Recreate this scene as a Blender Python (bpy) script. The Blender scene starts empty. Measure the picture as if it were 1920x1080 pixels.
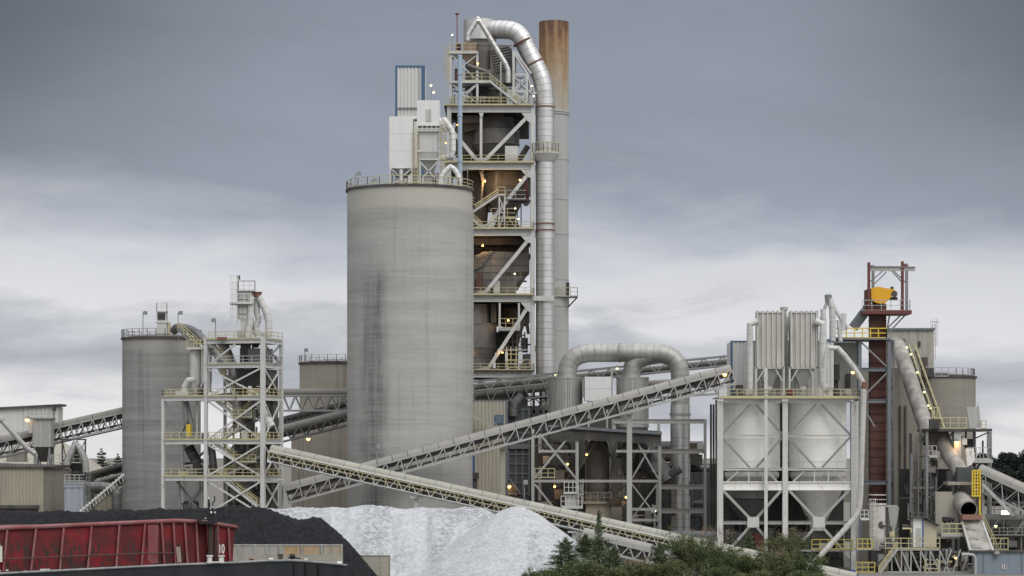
import bpy, math, random
from mathutils import Vector, noise
from math import sin, cos, pi, radians, sqrt, atan2, floor
random.seed(7)
SC = bpy.context.scene
COL = SC.collection
K = 0.0002125          # metres per photo pixel per metre of distance
HY, ZC = 850.0, 18.0   # horizon row of the photo, camera height above plant ground

# ------------------------------------------------------------------ camera
cam_d = bpy.data.cameras.new("camera"); cam = bpy.data.objects.new("camera", cam_d); COL.objects.link(cam)
cam.location = (0, 0, ZC); cam.rotation_euler = (radians(90), 0, 0)
cam_d.sensor_width = 36; cam_d.lens = 36 / (1920 * K); cam_d.shift_y = (HY - 540) / 1920
cam_d.clip_start = 1; cam_d.clip_end = 20000
SC.camera = cam
SC.view_settings.view_transform = 'Standard'; SC.view_settings.look = 'None'
SC.view_settings.exposure = 0.0; SC.view_settings.gamma = 1.0

# ------------------------------------------------------------------ node helper
class NT:
    def __init__(s, nt): s.nt = nt; s.n = nt.nodes; s.l = nt.links
    def new(s, typ, ins=None, **kw):
        nd = s.n.new(typ)
        for k, v in kw.items(): setattr(nd, k, v)
        for k, v in (ins or {}).items(): s.put(nd, k, v)
        return nd
    def put(s, nd, k, v):
        if isinstance(v, bpy.types.NodeSocket): s.l.new(v, nd.inputs[k])
        elif isinstance(v, bpy.types.Node): s.l.new(v.outputs[0], nd.inputs[k])
        else: nd.inputs[k].default_value = v
    def math(s, op, a, b=0.0, c=None, clamp=False):
        nd = s.new('ShaderNodeMath', {0: a, 1: b}, operation=op, use_clamp=clamp)
        if c is not None: s.put(nd, 2, c)
        return nd.outputs[0]
    def ss(s, v, lo, hi):       # smoothstep 0..1
        nd = s.new('ShaderNodeMapRange', {'Value': v, 'From Min': lo, 'From Max': hi}, interpolation_type='SMOOTHSTEP')
        return nd.outputs[0]
    def lin(s, v, lo, hi, a=0.0, b=1.0):
        return s.new('ShaderNodeMapRange', {'Value': v, 'From Min': lo, 'From Max': hi, 'To Min': a, 'To Max': b}).outputs[0]
    def mix(s, f, a, b, bt='MIX'):
        nd = s.new('ShaderNodeMix', data_type='RGBA', blend_type=bt)
        s.put(nd, 0, f); s.put(nd, 6, a); s.put(nd, 7, b)
        return nd.outputs[2]
    def noise(s, vec, scale, detail=6, rough=.6, dist=0):
        return s.new('ShaderNodeTexNoise', {'Vector': vec, 'Scale': scale, 'Detail': detail, 'Roughness': rough, 'Distortion': dist}).outputs[0]
    def map(s, vec, scale=(1, 1, 1), loc=(0, 0, 0)):
        return s.new('ShaderNodeMapping', {'Vector': vec, 'Scale': scale, 'Location': loc}).outputs[0]
    def ramp(s, f, stops):
        nd = s.new('ShaderNodeValToRGB', {0: f}); e = nd.color_ramp.elements
        while len(e) < len(stops): e.new(0.5)
        for i, (p, c) in enumerate(stops):
            e[i].position = p; e[i].color = c if len(c) == 4 else (*c, 1)
        return nd.outputs[0]

def srgb(r, g, b):
    f = lambda c: c / 12.92 if c <= .04045 else ((c + .055) / 1.055) ** 2.4
    return (f(r / 255), f(g / 255), f(b / 255), 1)

# ------------------------------------------------------------------ world: overcast evening cloud deck over a Nishita sky
SUN_EL, SUN_AZ = radians(46), radians(152)   # high, behind and to the right of the camera
wd = bpy.data.worlds.new("World"); SC.world = wd; wd.use_nodes = True
N = NT(wd.node_tree); N.n.clear()
out = N.new('ShaderNodeOutputWorld')
tc = N.new('ShaderNodeTexCoord').outputs['Generated']
sep = N.new('ShaderNodeSeparateXYZ', {0: tc}); X, Yd, Z = sep.outputs
el = N.math('DIVIDE', Z, N.math('MAXIMUM', N.math('SQRT', N.math('ADD', N.math('MULTIPLY', X, X), N.math('MULTIPLY', Yd, Yd))), .05))
cv = N.new('ShaderNodeCombineXYZ', {0: X, 1: Yd, 2: N.math('MULTIPLY', el, 2.3)}).outputs[0]
cvb = N.new('ShaderNodeCombineXYZ', {0: X, 1: Yd, 2: N.math('MULTIPLY', el, 3.6)}).outputs[0]
big = N.math('SUBTRACT', N.noise(N.map(cv, loc=(3.1, 0.4, 1.7)), 4.2, 4, .5), .5)
mid = N.math('SUBTRACT', N.noise(N.map(cvb, loc=(7.7, 2.0, 0)), 9.5, 6, .55, .5), .5)
fine = N.math('SUBTRACT', N.noise(N.map(cvb, loc=(1.7, 5.0, 0)), 26, 5, .6, .4), .5)
e2 = N.math('ADD', el, N.math('ADD', N.math('MULTIPLY', big, .052), N.math('ADD', N.math('MULTIPLY', mid, .066), N.math('MULTIPLY', fine, .02))))
# the cloud base hangs lower to the right of the view
e2 = N.math('ADD', e2, N.math('MULTIPLY', N.math('ADD', X, .02), .03))
sky = N.ramp(N.lin(e2, -.02, .23), [
    (0.0, srgb(226, 227, 230)), (0.115, srgb(232, 231, 232)), (.155, srgb(202, 204, 210)), (.200, srgb(174, 177, 186)), (.245, srgb(191, 194, 200)), (.305, srgb(219, 220, 223)),
    (.355, srgb(214, 216, 221)), (.40, srgb(194, 198, 207)), (.445, srgb(174, 180, 192)), (.50, srgb(152, 159, 172)), (.64, srgb(147, 154, 167)), (.80, srgb(142, 149, 162)), (1.0, srgb(126, 133, 146))])
side = N.math('MULTIPLY', N.math('ABSOLUTE', N.math('ADD', X, -.01)), N.ss(el, .0, .19))
dk = N.math('SUBTRACT', 1.0, N.math('MULTIPLY', N.ss(side, .05, .26), .62))  # lens vignetting put into the sky colour: darker toward the upper corners
dk = N.math('MULTIPLY', dk, N.math('ADD', 1.0, N.math('ADD', N.math('MULTIPLY', mid, .34), N.math('MULTIPLY', fine, .12))))
sky = N.mix(1.0, sky, N.new('ShaderNodeCombineXYZ', {0: dk, 1: dk, 2: dk}).outputs[0], 'MULTIPLY')
# overhead and behind the camera the unseen sky is brightened to light the plant, more on the right
back = N.ss(N.math('MULTIPLY', Yd, -1.0), -.75, .6)
up = N.ss(el, .24, 1.2)
thin = N.math('MAXIMUM', up, back)
sky = N.mix(thin, sky, N.mix(up, N.mix(N.lin(X, -.9, .9), (.58, .59, .61, 1), (1.22, 1.23, 1.26, 1)), (1.75, 1.78, 1.84, 1)))
nish = N.new('ShaderNodeTexSky', sky_type='NISHITA')
nish.sun_disc = False; nish.sun_elevation = SUN_EL; nish.sun_rotation = SUN_AZ
b1 = N.new('ShaderNodeBackground', {0: nish.outputs[0], 1: 0.05})
b2 = N.new('ShaderNodeBackground', {0: sky, 1: 1.0})
mx = N.new('ShaderNodeMixShader', {0: N.math('SUBTRACT', 1.0, N.math('MULTIPLY', thin, .12)), 1: b1.outputs[0], 2: b2.outputs[0]})
N.l.new(mx.outputs[0], out.inputs[0])

sun_d = bpy.data.lights.new("sun", 'SUN'); sun = bpy.data.objects.new("sun", sun_d); COL.objects.link(sun)
sun_d.energy = 1.2; sun_d.angle = radians(38); sun_d.color = (1, .965, .91)
sd = Vector((sin(SUN_AZ) * cos(SUN_EL), cos(SUN_AZ) * cos(SUN_EL), sin(SUN_EL)))
sun.rotation_euler = (-sd).to_track_quat('-Z', 'Y').to_euler()

# ------------------------------------------------------------------ materials
def material(name):
    m = bpy.data.materials.new(name); m.use_nodes = True
    n = NT(m.node_tree); n.n.clear()
    o = n.new('ShaderNodeOutputMaterial'); b = n.new('ShaderNodeBsdfPrincipled')
    n.l.new(b.outputs[0], o.inputs[0])
    return m, n, b

def surf(name, col, rough=.65, metal=0.0, var=.18, scale=.6, drip=0.0, rust=0.0, island=0.0, bump=0.0, bscale=3.0,
         dust=0.0, dustcol=(.36, .35, .32, 1), rustcol=(.16, .065, .03, 1), spec=.35):
    """weathered paint / sheet metal / stone: blotches, vertical drips, rust patches, panel to panel differences"""
    m, n, b = material(name)
    oc = n.new('ShaderNodeTexCoord').outputs['Object']
    c = (*col, 1) if len(col) == 3 else col
    a = n.noise(oc, scale, 6, .6); f = n.noise(oc, scale * 7, 4, .6)
    v = n.math('ADD', n.math('MULTIPLY', n.math('SUBTRACT', a, .5), var * 2.4), n.math('MULTIPLY', n.math('SUBTRACT', f, .5), var * 1.4))
    v = n.math('ADD', v, 1.0)
    if island:
        r = n.new('ShaderNodeNewGeometry').outputs['Random Per Island']
        v = n.math('ADD', v, n.math('MULTIPLY', n.math('SUBTRACT', r, .5), island * 2))
    if drip:
        d = n.noise(n.map(oc, (1.7, 1.7, .05)), 1.0, 5, .65)
        v = n.math('SUBTRACT', v, n.math('MULTIPLY', n.ss(d, .52, .72), drip))
    cc = n.mix(1.0, c, n.new('ShaderNodeCombineXYZ', {0: v, 1: v, 2: v}).outputs[0], 'MULTIPLY')
    if dust:
        q = n.noise(n.map(oc, (1, 1, .6), (4, 2, 9)), .35, 5, .65)
        cc = n.mix(n.math('MULTIPLY', n.ss(q, .38, .66), dust), cc, dustcol)
    if rust:
        q = n.noise(n.map(oc, (1, 1, .35), (9, 5, 2)), .8, 7, .7)
        cc = n.mix(n.math('MULTIPLY', n.ss(q, .62 - .16 * rust, .74), .9), cc, rustcol)
    n.put(b, 'Base Color', cc)
    n.put(b, 'Roughness', n.math('ADD', n.math('MULTIPLY', n.math('SUBTRACT', f, .5), .3), rough, clamp=True))
    b.inputs['Metallic'].default_value = metal; b.inputs['Specular IOR Level'].default_value = spec
    if bump:
        bn = n.new('ShaderNodeBump', {'Strength': bump, 'Distance': .15, 'Height': n.noise(oc, bscale, 6, .65)})
        n.put(b, 'Normal', bn.outputs[0])
    return m

def concrete(name, col, stain=None, band=.22, drip=.16, top=None, foot=None, stain2=None):
    """slip-formed concrete: pour bands, drips, blotches; stain=(x0,x1,z0,z1,amount) is a wash of dirt"""
    m, n, b = material(name)
    oc = n.new('ShaderNodeTexCoord').outputs['Object']
    sp = n.new('ShaderNodeSeparateXYZ', {0: oc}); x, y, z = sp.outputs
    lay = n.noise(n.map(oc, (.05, .05, .75)), 1.0, 6, .62)
    lay2 = n.noise(n.map(oc, (.12, .12, 2.6), (5, 1, 3)), 1.0, 4, .6)
    blot = n.noise(n.map(oc, (1, 1, .7)), .16, 6, .6)
    fine = n.noise(oc, 2.2, 6, .65)
    lay3 = n.noise(n.map(oc, (.10, .10, 5.5), (1, 9, 4)), 1.0, 5, .7)
    dr = n.noise(n.map(oc, (.9, .9, .03), (2, 7, 0)), 1.0, 5, .62)
    v = n.math('ADD', 1.0, n.math('MULTIPLY', n.math('SUBTRACT', lay, .5), band * 2))
    v = n.math('ADD', v, n.math('MULTIPLY', n.math('SUBTRACT', lay2, .5), band * 1.1))
    v = n.math('ADD', v, n.math('MULTIPLY', n.math('SUBTRACT', blot, .5), .34))
    v = n.math('ADD', v, n.math('MULTIPLY', n.math('SUBTRACT', fine, .5), .16))
    v = n.math('SUBTRACT', v, n.math('MULTIPLY', n.ss(dr, .5, .75), drip))
    v = n.math('ADD', v, n.math('MULTIPLY', n.math('SUBTRACT', lay3, .5), n.math('MULTIPLY', n.ss(blot, .3, .65), .38)))
    jo = n.math('FRACT', n.math('DIVIDE', z, 1.22))
    v = n.math('SUBTRACT', v, n.math('MULTIPLY', n.math('MULTIPLY', n.ss(jo, .93, .99), n.ss(lay2, .42, .62)), .2))
    for st in (stain, stain2):
        if not st: continue
        x0, x1, z0, z1, am = st
        wob = n.math('MULTIPLY', n.math('SUBTRACT', n.noise(n.map(oc, (.35, .35, .16)), 1.0, 6, .7), .5), 4.2)
        xx = n.math('ADD', x, wob); zz = n.math('ADD', z, n.math('MULTIPLY', wob, 2.5))
        mk = n.math('MULTIPLY', n.ss(xx, x0 - 1.1, x0 + 1.0), n.math('SUBTRACT', 1.0, n.ss(xx, x1 - 1.4, x1 + 2.0)))
        mk = n.math('MULTIPLY', mk, n.math('MULTIPLY', n.ss(zz, z0 - 3, z0 + 3), n.math('SUBTRACT', 1.0, n.ss(zz, z1 - 12, z1 + 2))))
        mk = n.math('MULTIPLY', mk, n.math('MULTIPLY', n.math('ADD', .62, n.math('MULTIPLY', n.ss(lay2, .4, .6), .38)), n.math('ADD', .55, n.math('MULTIPLY', n.ss(n.noise(n.map(oc, (1.6, 1.6, .06), (3, 3, 0)), 1.0, 5, .65), .36, .62), .55))))
        v = n.math('SUBTRACT', v, n.math('MULTIPLY', mk, am))
    v = n.math('MAXIMUM', v, .12)
    cc = n.mix(1.0, (*col, 1), n.new('ShaderNodeCombineXYZ', {0: v, 1: v, 2: v}).outputs[0], 'MULTIPLY')
    cc = n.mix(n.math('MULTIPLY', n.ss(blot, .5, .75), .2), cc, (col[0] * .95, col[1] * .9, col[2] * .78, 1))
    if top:   # the youngest pours near the rim have their own tone
        zt, amt = top
        tz = n.math('ADD', z, n.math('MULTIPLY', n.math('SUBTRACT', blot, .5), 5.0))
        cc = n.mix(n.math('MULTIPLY', n.ss(tz, zt - 2.0, zt + 1.6), amt), cc, (col[0] * .80, col[1] * .77, col[2] * .70, 1))
        lz = n.math('ADD', z, n.math('MULTIPLY', n.math('SUBTRACT', lay2, .5), 2.0))
        cc = n.mix(n.math('MULTIPLY', n.ss(lz, zt + 3.0, zt + 4.2), .8), cc, (col[0] * 1.2, col[1] * 1.17, col[2] * 1.07, 1))
    n.put(b, 'Base Color', cc); b.inputs['Roughness'].default_value = .85; b.inputs['Specular IOR Level'].default_value = .2
    bn = n.new('ShaderNodeBump', {'Strength': .35, 'Distance': .12, 'Height': n.math('ADD', n.math('MULTIPLY', lay2, .6), fine)})
    n.put(b, 'Normal', bn.outputs[0])
    return m

def emit(name, col, strength):
    m, n, b = material(name)
    b.inputs['Base Color'].default_value = (*col, 1)
    b.inputs['Emission Color'].default_value = (*col, 1); b.inputs['Emission Strength'].default_value = strength
    return m

M = {}
M['conc_main'] = concrete('silo concrete', (.37, .367, .352), stain=(-6.9, -4.0, -6, 51, .54), top=(52.8, .34), stain2=(-11, -3.6, -5, 12, .34), band=.27)
M['conc_back'] = concrete('silo concrete plain', (.38, .375, .345))
M['conc_grey'] = concrete('grey silo concrete', (.27, .27, .262), band=.5, drip=.26, top=(31.3, .12))
M['conc_tan'] = concrete('tan silo concrete', (.33, .305, .255), band=.2, drip=.3)
M['conc_brown'] = concrete('brown grey silo concrete', (.255, .24, .205), band=.2, drip=.26)
M['conc_wall'] = concrete('retaining wall concrete', (.35, .33, .28), band=.1, drip=.34)
M['white'] = surf('white painted steel', (.52, .52, .505), .55, 0, .13, .5, drip=.16, rust=.12)
M['white_clean'] = surf('clean white panels', (.66, .66, .645), .5, 0, .07, .35, drip=.10)
M['white_dirty'] = surf('streaked white panels', (.52, .51, .475), .6, 0, .16, .4, drip=.34, dust=.35, dustcol=(.33, .31, .26, 1))
M['bin_white'] = surf('white bin paint', (.76, .75, .71), .6, 0, .14, .3, drip=.16, dust=.22, dustcol=(.5, .47, .40, 1), rust=.14)
M['grey_steel'] = surf('grey steel', (.225, .228, .228), .55, .1, .2, .6, drip=.18, rust=.1)
M['lgrey_steel'] = surf('light grey steel', (.36, .36, .345), .55, .1, .18, .6, drip=.2, rust=.12, dust=.2)
M['blue_grey'] = surf('blue grey steel', (.155, .168, .182), .55, .1, .16, .6, drip=.15, rust=.05)
M['pale_blue'] = surf('pale blue pipe paint', (.33, .41, .50), .45, 0, .1, .5, drip=.12)
M['dark_steel'] = surf('dark dusty steel', (.05, .049, .047), .75, .1, .3, .5, dust=.35, dustcol=(.19, .17, .145, 1), rust=.1)
M['vessel'] = surf('stained vessel plate', (.125, .12, .115), .6, .25, .25, .35, drip=.35, dust=.4, dustcol=(.25, .23, .2, 1), rust=.35, rustcol=(.13, .07, .045, 1), island=.12)
M['vessel_brown'] = surf('brown vessel plate', (.085, .072, .06), .7, .1, .3, .4, drip=.3, rust=.4)
M['clad'] = surf('aluminium cladding', (.60, .595, .58), .38, .72, .13, .5, drip=.13, island=.10, dust=.14, dustcol=(.3, .28, .25, 1), spec=.5)
M['clad_dull'] = surf('dull aluminium cladding', (.40, .395, .38), .52, .5, .18, .35, drip=.42, island=.12, dust=.35, dustcol=(.33, .31, .275, 1))
M['clad_dark'] = surf('dark cladding', (.13, .13, .128), .5, .45, .22, .4, drip=.3, island=.18, dust=.25, dustcol=(.22, .2, .18, 1))
M['seam'] = surf('seam band', (.27, .26, .25), .6, .3, .2, 1.0)
M['rust_seam'] = surf('rusty band', (.20, .10, .075), .7, .1, .2, 1.0)
M['corr_beige'] = surf('beige corrugated sheet', (.42, .395, .325), .6, .05, .1, .2, drip=.18, dust=.2)
M['corr_white'] = surf('white corrugated sheet', (.56, .56, .54), .5, .05, .07, .3, drip=.14)
M['corr_grey'] = surf('grey corrugated sheet', (.42, .42, .40), .55, .15, .12, .3, drip=.28, dust=.25)
M['corr_drab'] = surf('drab corrugated sheet', (.36, .345, .30), .6, .05, .14, .3, drip=.35, dust=.4, dustcol=(.2, .18, .15, 1))
M['shed'] = surf('shed cladding', (.33, .305, .24), .65, .05, .12, .25, drip=.22, dust=.3, dustcol=(.22, .2, .16, 1))
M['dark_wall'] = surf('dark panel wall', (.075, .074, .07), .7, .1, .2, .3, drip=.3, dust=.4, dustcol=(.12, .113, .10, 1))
M['dark_panel'] = surf('dark grey panels', (.07, .077, .082), .6, .2, .15, .4, drip=.1, dust=.2, dustcol=(.17, .165, .155, 1))
M['blue_trim'] = surf('blue trim', (.055, .12, .20), .5, 0, .12, .6)
M['blue'] = surf('blue paint', (.05, .11, .27), .5, 0, .15, .8)
M['yellow_rail'] = surf('dusty yellow paint', (.47, .42, .235), .6, 0, .16, .5, dust=.3, dustcol=(.42, .4, .32, 1), rust=.12)
M['yellow'] = surf('bright yellow paint', (.66, .48, .045), .5, 0, .14, .5, rust=.05)
M['orange_yellow'] = surf('orange yellow paint', (.70, .36, .02), .5, 0, .12, .6, drip=.12, rust=.06)
M['galv'] = surf('galvanised rail', (.40, .40, .39), .5, .3, .12, .8)
M['rail_white'] = surf('white rail', (.62, .62, .59), .5, 0, .1, .8)
M['red_casing'] = surf('oxide red plate', (.072, .026, .02), .65, .0, .16, .5, drip=.2, dust=.22, dustcol=(.2, .12, .095, 1), island=.12)
M['red_steel'] = surf('oxide red steel', (.13, .042, .035), .6, 0, .2, .5, rust=.2)
M['belt'] = surf('conveyor belt rubber', (.035, .034, .032), .85, 0, .3, .8, dust=.3, dustcol=(.16, .15, .13, 1))
M['cover'] = surf('conveyor cover sheet', (.265, .258, .238), .6, .15, .12, .5, drip=.1, island=.07, dust=.3, dustcol=(.37, .345, .29, 1))
M['cover_beige'] = surf('beige conveyor cover', (.33, .322, .275), .6, .1, .12, .5, drip=.1, island=.07, dust=.25, dustcol=(.30, .285, .24, 1))
M['yellow_dull'] = surf('worn yellow rail', (.48, .39, .085), .6, 0, .15, .6, rust=.1)
M['cover_dark'] = surf('weathered conveyor cover', (.22, .21, .19), .65, .1, .15, .5, island=.08, dust=.35, dustcol=(.25, .23, .2, 1))
M['dust_pipe'] = surf('dust caked pipe', (.36, .345, .315), .75, .1, .42, .8, dust=.75, dustcol=(.16, .15, .135, 1), island=.12, bump=.6, bscale=1.4)
M['glass'] = surf('dark window glass', (.05, .07, .09), .12, 0, .05, 1.0, spec=.6)
M['window_blue'] = surf('window pane', (.10, .14, .18), .15, 0, .05, 1.0, spec=.6)
M['lamp_warm'] = emit('sodium lamp', (1.0, .52, .13), 7)
M['lamp_white'] = emit('warm white lamp', (1.0, .80, .42), 4)
M['lamp_green'] = emit('yellow green lamp', (.95, 1.0, .45), 3)
M['lamp_box'] = emit('lit sign face', (1.0, .98, .85), 4)
M['black'] = surf('black steel', (.018, .018, .02), .6, 0, .2, .8)

# ------------------------------------------------------------------ geometry
def W(px, py, Y): return Vector(((px - 960) * K * Y, Y, ZC + (HY - py) * K * Y))
def mm(n, Y): return n * K * Y
UP = Vector((0, 0, 1))

class MB:
    def __init__(s): s.v = []; s.f = []; s.sm = []; s.mi = []; s.m = 0; s.gid = 0; s.dep = 0; s.g = []
    def _a(s, vs, fs, smooth=False):
        o = len(s.v); s.v += [tuple(p) for p in vs]
        for f in fs: s.f.append(tuple(i + o for i in f)); s.sm.append(smooth); s.mi.append(s.m); s.g.append(s.gid)
    def hexa(s, p):      # p: 8 corners, 0-3 bottom ring, 4-7 top ring
        s._a(p, [(0, 3, 2, 1), (4, 5, 6, 7), (0, 1, 5, 4), (1, 2, 6, 5), (2, 3, 7, 6), (3, 0, 4, 7)]); return s
    def box(s, x0, x1, y0, y1, z0, z1):
        return s.hexa([(x0, y0, z0), (x1, y0, z0), (x1, y1, z0), (x0, y1, z0), (x0, y0, z1), (x1, y0, z1), (x1, y1, z1), (x0, y1, z1)])
    def obox(s, c, u, v, hu, hv, h0, h1):   # box turned about z: u, v horizontal unit vectors
        P = lambda a, b, z: c + u * a + v * b + UP * z
        return s.hexa([P(-hu, -hv, h0), P(hu, -hv, h0), P(hu, hv, h0), P(-hu, hv, h0), P(-hu, -hv, h1), P(hu, -hv, h1), P(hu, hv, h1), P(-hu, hv, h1)])
    def bar(s, a, b, w, h=None, ref=None):
        a, b = Vector(a), Vector(b); h = h or w; d = b - a
        if d.length < 1e-5: return s
        d.normalize(); r = Vector(ref) if ref else (UP if abs(d.z) < .98 else Vector((0, 1, 0)))
        u = d.cross(r).normalized(); v = u.cross(d).normalized(); u *= w / 2; v *= h / 2
        return s.hexa([a - u - v, a + u - v, a + u + v, a - u + v, b - u - v, b + u - v, b + u + v, b - u + v])
    def ibeam(s, a, b, w, h, ref=None):     # flanges across ref, web between
        a, b = Vector(a), Vector(b); d = (b - a).normalized(); r = Vector(ref) if ref else (UP if abs(d.z) < .98 else Vector((0, 1, 0)))
        u = d.cross(r).normalized(); v = u.cross(d).normalized(); t = h * .11
        s.bar(a + v * (h / 2 - t / 2), b + v * (h / 2 - t / 2), w, t, ref); s.bar(a - v * (h / 2 - t / 2), b - v * (h / 2 - t / 2), w, t, ref)
        s.bar(a, b, w * .25, h - 2 * t, ref); return s
    def sweep(s, pts, rs, n=12, cap=True, ref=None, arc=None):
        pts = [Vector(p) for p in pts]; k = len(pts)
        if not hasattr(rs, '__len__'): rs = [rs] * k
        T = []
        for i in range(k):
            t = (pts[min(i + 1, k - 1)] - pts[max(i - 1, 0)]); T.append(t.normalized() if t.length else UP)
        r = Vector(ref) if ref else (UP if abs(T[0].z) < .9 else Vector((0, 1, 0)))
        u = T[0].cross(r).normalized(); vs = []; rings = []
        for i in range(k):
            u = (u - T[i] * u.dot(T[i])).normalized(); v = T[i].cross(u)
            rings.append([pts[i] + (u * cos(2 * pi * j / n) + v * sin(2 * pi * j / n)) * rs[i] for j in range(n)]); vs += rings[-1]
        fs = [(i * n + j, i * n + (j + 1) % n, (i + 1) * n + (j + 1) % n, (i + 1) * n + j) for i in range(k - 1) for j in range(n)]
        s._a(vs, fs, True)
        if cap:
            if rs[0] > .001: s._a(rings[0], [tuple(reversed(range(n)))])
            if rs[-1] > .001: s._a(rings[-1], [tuple(range(n))])
        return s
    def lathe(s, x, y, prof, n=32, cap=True):    # prof: [(r, z)...] from bottom up
        rings = [[(x + r * cos(2 * pi * j / n), y + r * sin(2 * pi * j / n), z) for j in range(n)] for r, z in prof]
        for i in range(len(prof) - 1):
            s._a(rings[i] + rings[i + 1], [(j, (j + 1) % n, n + (j + 1) % n, n + j) for j in range(n)], True)
        if cap:
            if prof[0][0] > .01: s._a(rings[0], [tuple(reversed(range(n)))])
            if prof[-1][0] > .01: s._a(rings[-1], [tuple(range(n))])
        return s
    def loft(s, rings, cap=True):
        n = len(rings[0])
        for i in range(len(rings) - 1):
            s._a(list(rings[i]) + list(rings[i + 1]), [(j, (j + 1) % n, n + (j + 1) % n, n + j) for j in range(n)])
        if cap: s._a(rings[0], [tuple(reversed(range(n)))]); s._a(rings[-1], [tuple(range(n))])
        return s
    def prism(s, poly, y0, y1):     # poly in x,z (or 3-vectors), pushed along y
        p = [(q[0], q[-1]) for q in poly]
        return s.loft([[(x, y0, z) for x, z in p], [(x, y1, z) for x, z in p]])
    def frustum(s, cx, cy, z0, a0, b0, z1, a1, b1, dx=0, dy=0):   # rectangular hopper, half sizes a,b
        R = lambda X, Y_, z, a, b: [(X - a, Y_ - b, z), (X + a, Y_ - b, z), (X + a, Y_ + b, z), (X - a, Y_ + b, z)]
        return s.loft([R(cx + dx, cy + dy, z0, a0, b0), R(cx, cy, z1, a1, b1)])
    def out(s, name, mats, parent=None, label=None, kind=None, cat=None, group=None):
        if not s.v: return None
        if name in SPLIT and s.gid > 1:       # several pieces of one kind: one mesh each
            r = None
            for k in sorted(set(s.g)):
                n = MB(); ix = {}
                for f, sm, mi, g in zip(s.f, s.sm, s.mi, s.g):
                    if g != k: continue
                    n.f.append(tuple(ix.setdefault(i, len(ix)) for i in f)); n.sm.append(sm); n.mi.append(mi); n.g.append(1)
                n.v = [s.v[i] for i in ix]; n.gid = 1; r = n.out(name, mats, parent, label, kind, cat, group)
            return r
        o0 = Vector((0, 0, 0)); p = parent
        while p is not None: o0 = o0 + p.location; p = p.parent
        me = bpy.data.meshes.new(name)
        vs = [(x - o0.x, y - o0.y, z - o0.z) for x, y, z in s.v]
        me.from_pydata(vs, [], s.f)
        mats = mats if isinstance(mats, (list, tuple)) else [mats]
        for m in mats: me.materials.append(M[m] if isinstance(m, str) else m)
        me.polygons.foreach_set('use_smooth', s.sm); me.polygons.foreach_set('material_index', [min(i, len(mats) - 1) for i in s.mi])
        me.update()
        o = bpy.data.objects.new(name, me); COL.objects.link(o); o.parent = parent
        for k_, v_ in (('label', label), ('kind', kind), ('category', cat), ('group', group)):
            if v_: o[k_] = v_
        return o

SPLIT = set('brace wall_vent ring flange_ring feeder_house platform cabinet hanger buttress base_block inner_duct balcony_floor girder support upper_post weld_band stiffener opening_hatch motor_deck red_panel post_row filter_tube fan_house conduit pilaster stud riser_pipes downpipe gas_duct crown_brace support_frame duct_bracket strut cross_brace knee_brace hanger feed_shaft lantern louvre fan_motor drive_box tie_beam pipe_bundle red_hopper top_beam cable_tower duct_ring service_cabin pipe_tie platform_strut wall_vent'.split())
def _track(fn):
    def w(s, *a, **k):
        if s.dep == 0: s.gid += 1
        s.dep += 1; r = fn(s, *a, **k); s.dep -= 1; return r
    return w
for _n in 'hexa box obox bar ibeam sweep lathe loft prism frustum'.split(): setattr(MB, _n, _track(getattr(MB, _n)))

def thing(name, label, cat, loc, group=None):
    o = bpy.data.objects.new(name, None); COL.objects.link(o); o.location = loc; o.empty_display_size = .5
    o['label'] = label; o['category'] = cat
    if group: o['group'] = group
    return o
def copy_tree(o, parent=None):
    c = o.copy(); COL.objects.link(c); c.parent = parent
    for ch in list(o.children): copy_tree(ch, c)
    return c

def fillet(pts, R, n=7):
    pts = [Vector(p) for p in pts]; o = [pts[0]]
    for i in range(1, len(pts) - 1):
        a, b, c = pts[i - 1], pts[i], pts[i + 1]; d0 = (a - b); d1 = (c - b)
        r = min(R, d0.length * .49, d1.length * .49); p0 = b + d0.normalized() * r; p1 = b + d1.normalized() * r
        for k in range(n + 1):
            t = k / n; o.append(p0 * (1 - t) ** 2 + b * 2 * t * (1 - t) + p1 * t * t)
    return o + [pts[-1]]
def resample(pts, step):
    pts = [Vector(p) for p in pts]; o = [pts[0].copy()]; acc = 0.0
    for a, b in zip(pts, pts[1:]):
        L = (b - a).length; d = step - acc
        while d <= L + 1e-9:
            o.append(a + (b - a) * (d / L)); d += step
        acc = L - (d - step)
    if (o[-1] - pts[-1]).length > step * .25: o.append(pts[-1].copy())
    else: o[-1] = pts[-1].copy()
    return o
def duct(mb, pts, r, seg=1.2, n=20, seam=.05, every=0, ref=None):
    """clad duct: one short drum per sheet, a proud seam at each joint (mat 1), an extra rusty band (mat 2) every so many"""
    q = resample(pts, seg); r0 = r
    for i in range(len(q) - 1):
        a, b = q[i], q[i + 1]; ta = (q[i + 1] - q[max(i - 1, 0)]).normalized(); tb = (q[min(i + 2, len(q) - 1)] - q[i]).normalized()
        mb.m = 0; k = r0 * (1 + random.uniform(-.006, .006))
        _ring(mb, a, ta, b, tb, k, n, ref)
        if seam and i:
            mb.m = 2 if (every and i % every == 0) else 1
            w = .035 if mb.m == 1 else .16; rr = r0 * 1.006 + (.05 if mb.m == 2 else .006)
            _ring(mb, a - ta * w, ta, a + ta * w, ta, rr, n, ref)
    mb.m = 0
    for c, d in ((q[0], q[0] - q[1]), (q[-1], q[-1] - q[-2])):
        d = d.normalized(); mb.sweep([c, c + d * .02], [r0, r0], n)
    return mb
def _ring(mb, a, ta, b, tb, r, n, ref):
    R = Vector(ref) if ref else Vector((0, 1, 0))
    def ring(c, t):
        u = t.cross(R)
        if u.length < .1: u = t.cross(UP)
        u.normalize(); v = t.cross(u)
        return [c + (u * cos(2 * pi * j / n) + v * sin(2 * pi * j / n)) * r for j in range(n)]
    mb._a(ring(a, ta) + ring(b, tb), [(j, (j + 1) % n, n + (j + 1) % n, n + j) for j in range(n)], True)

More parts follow.
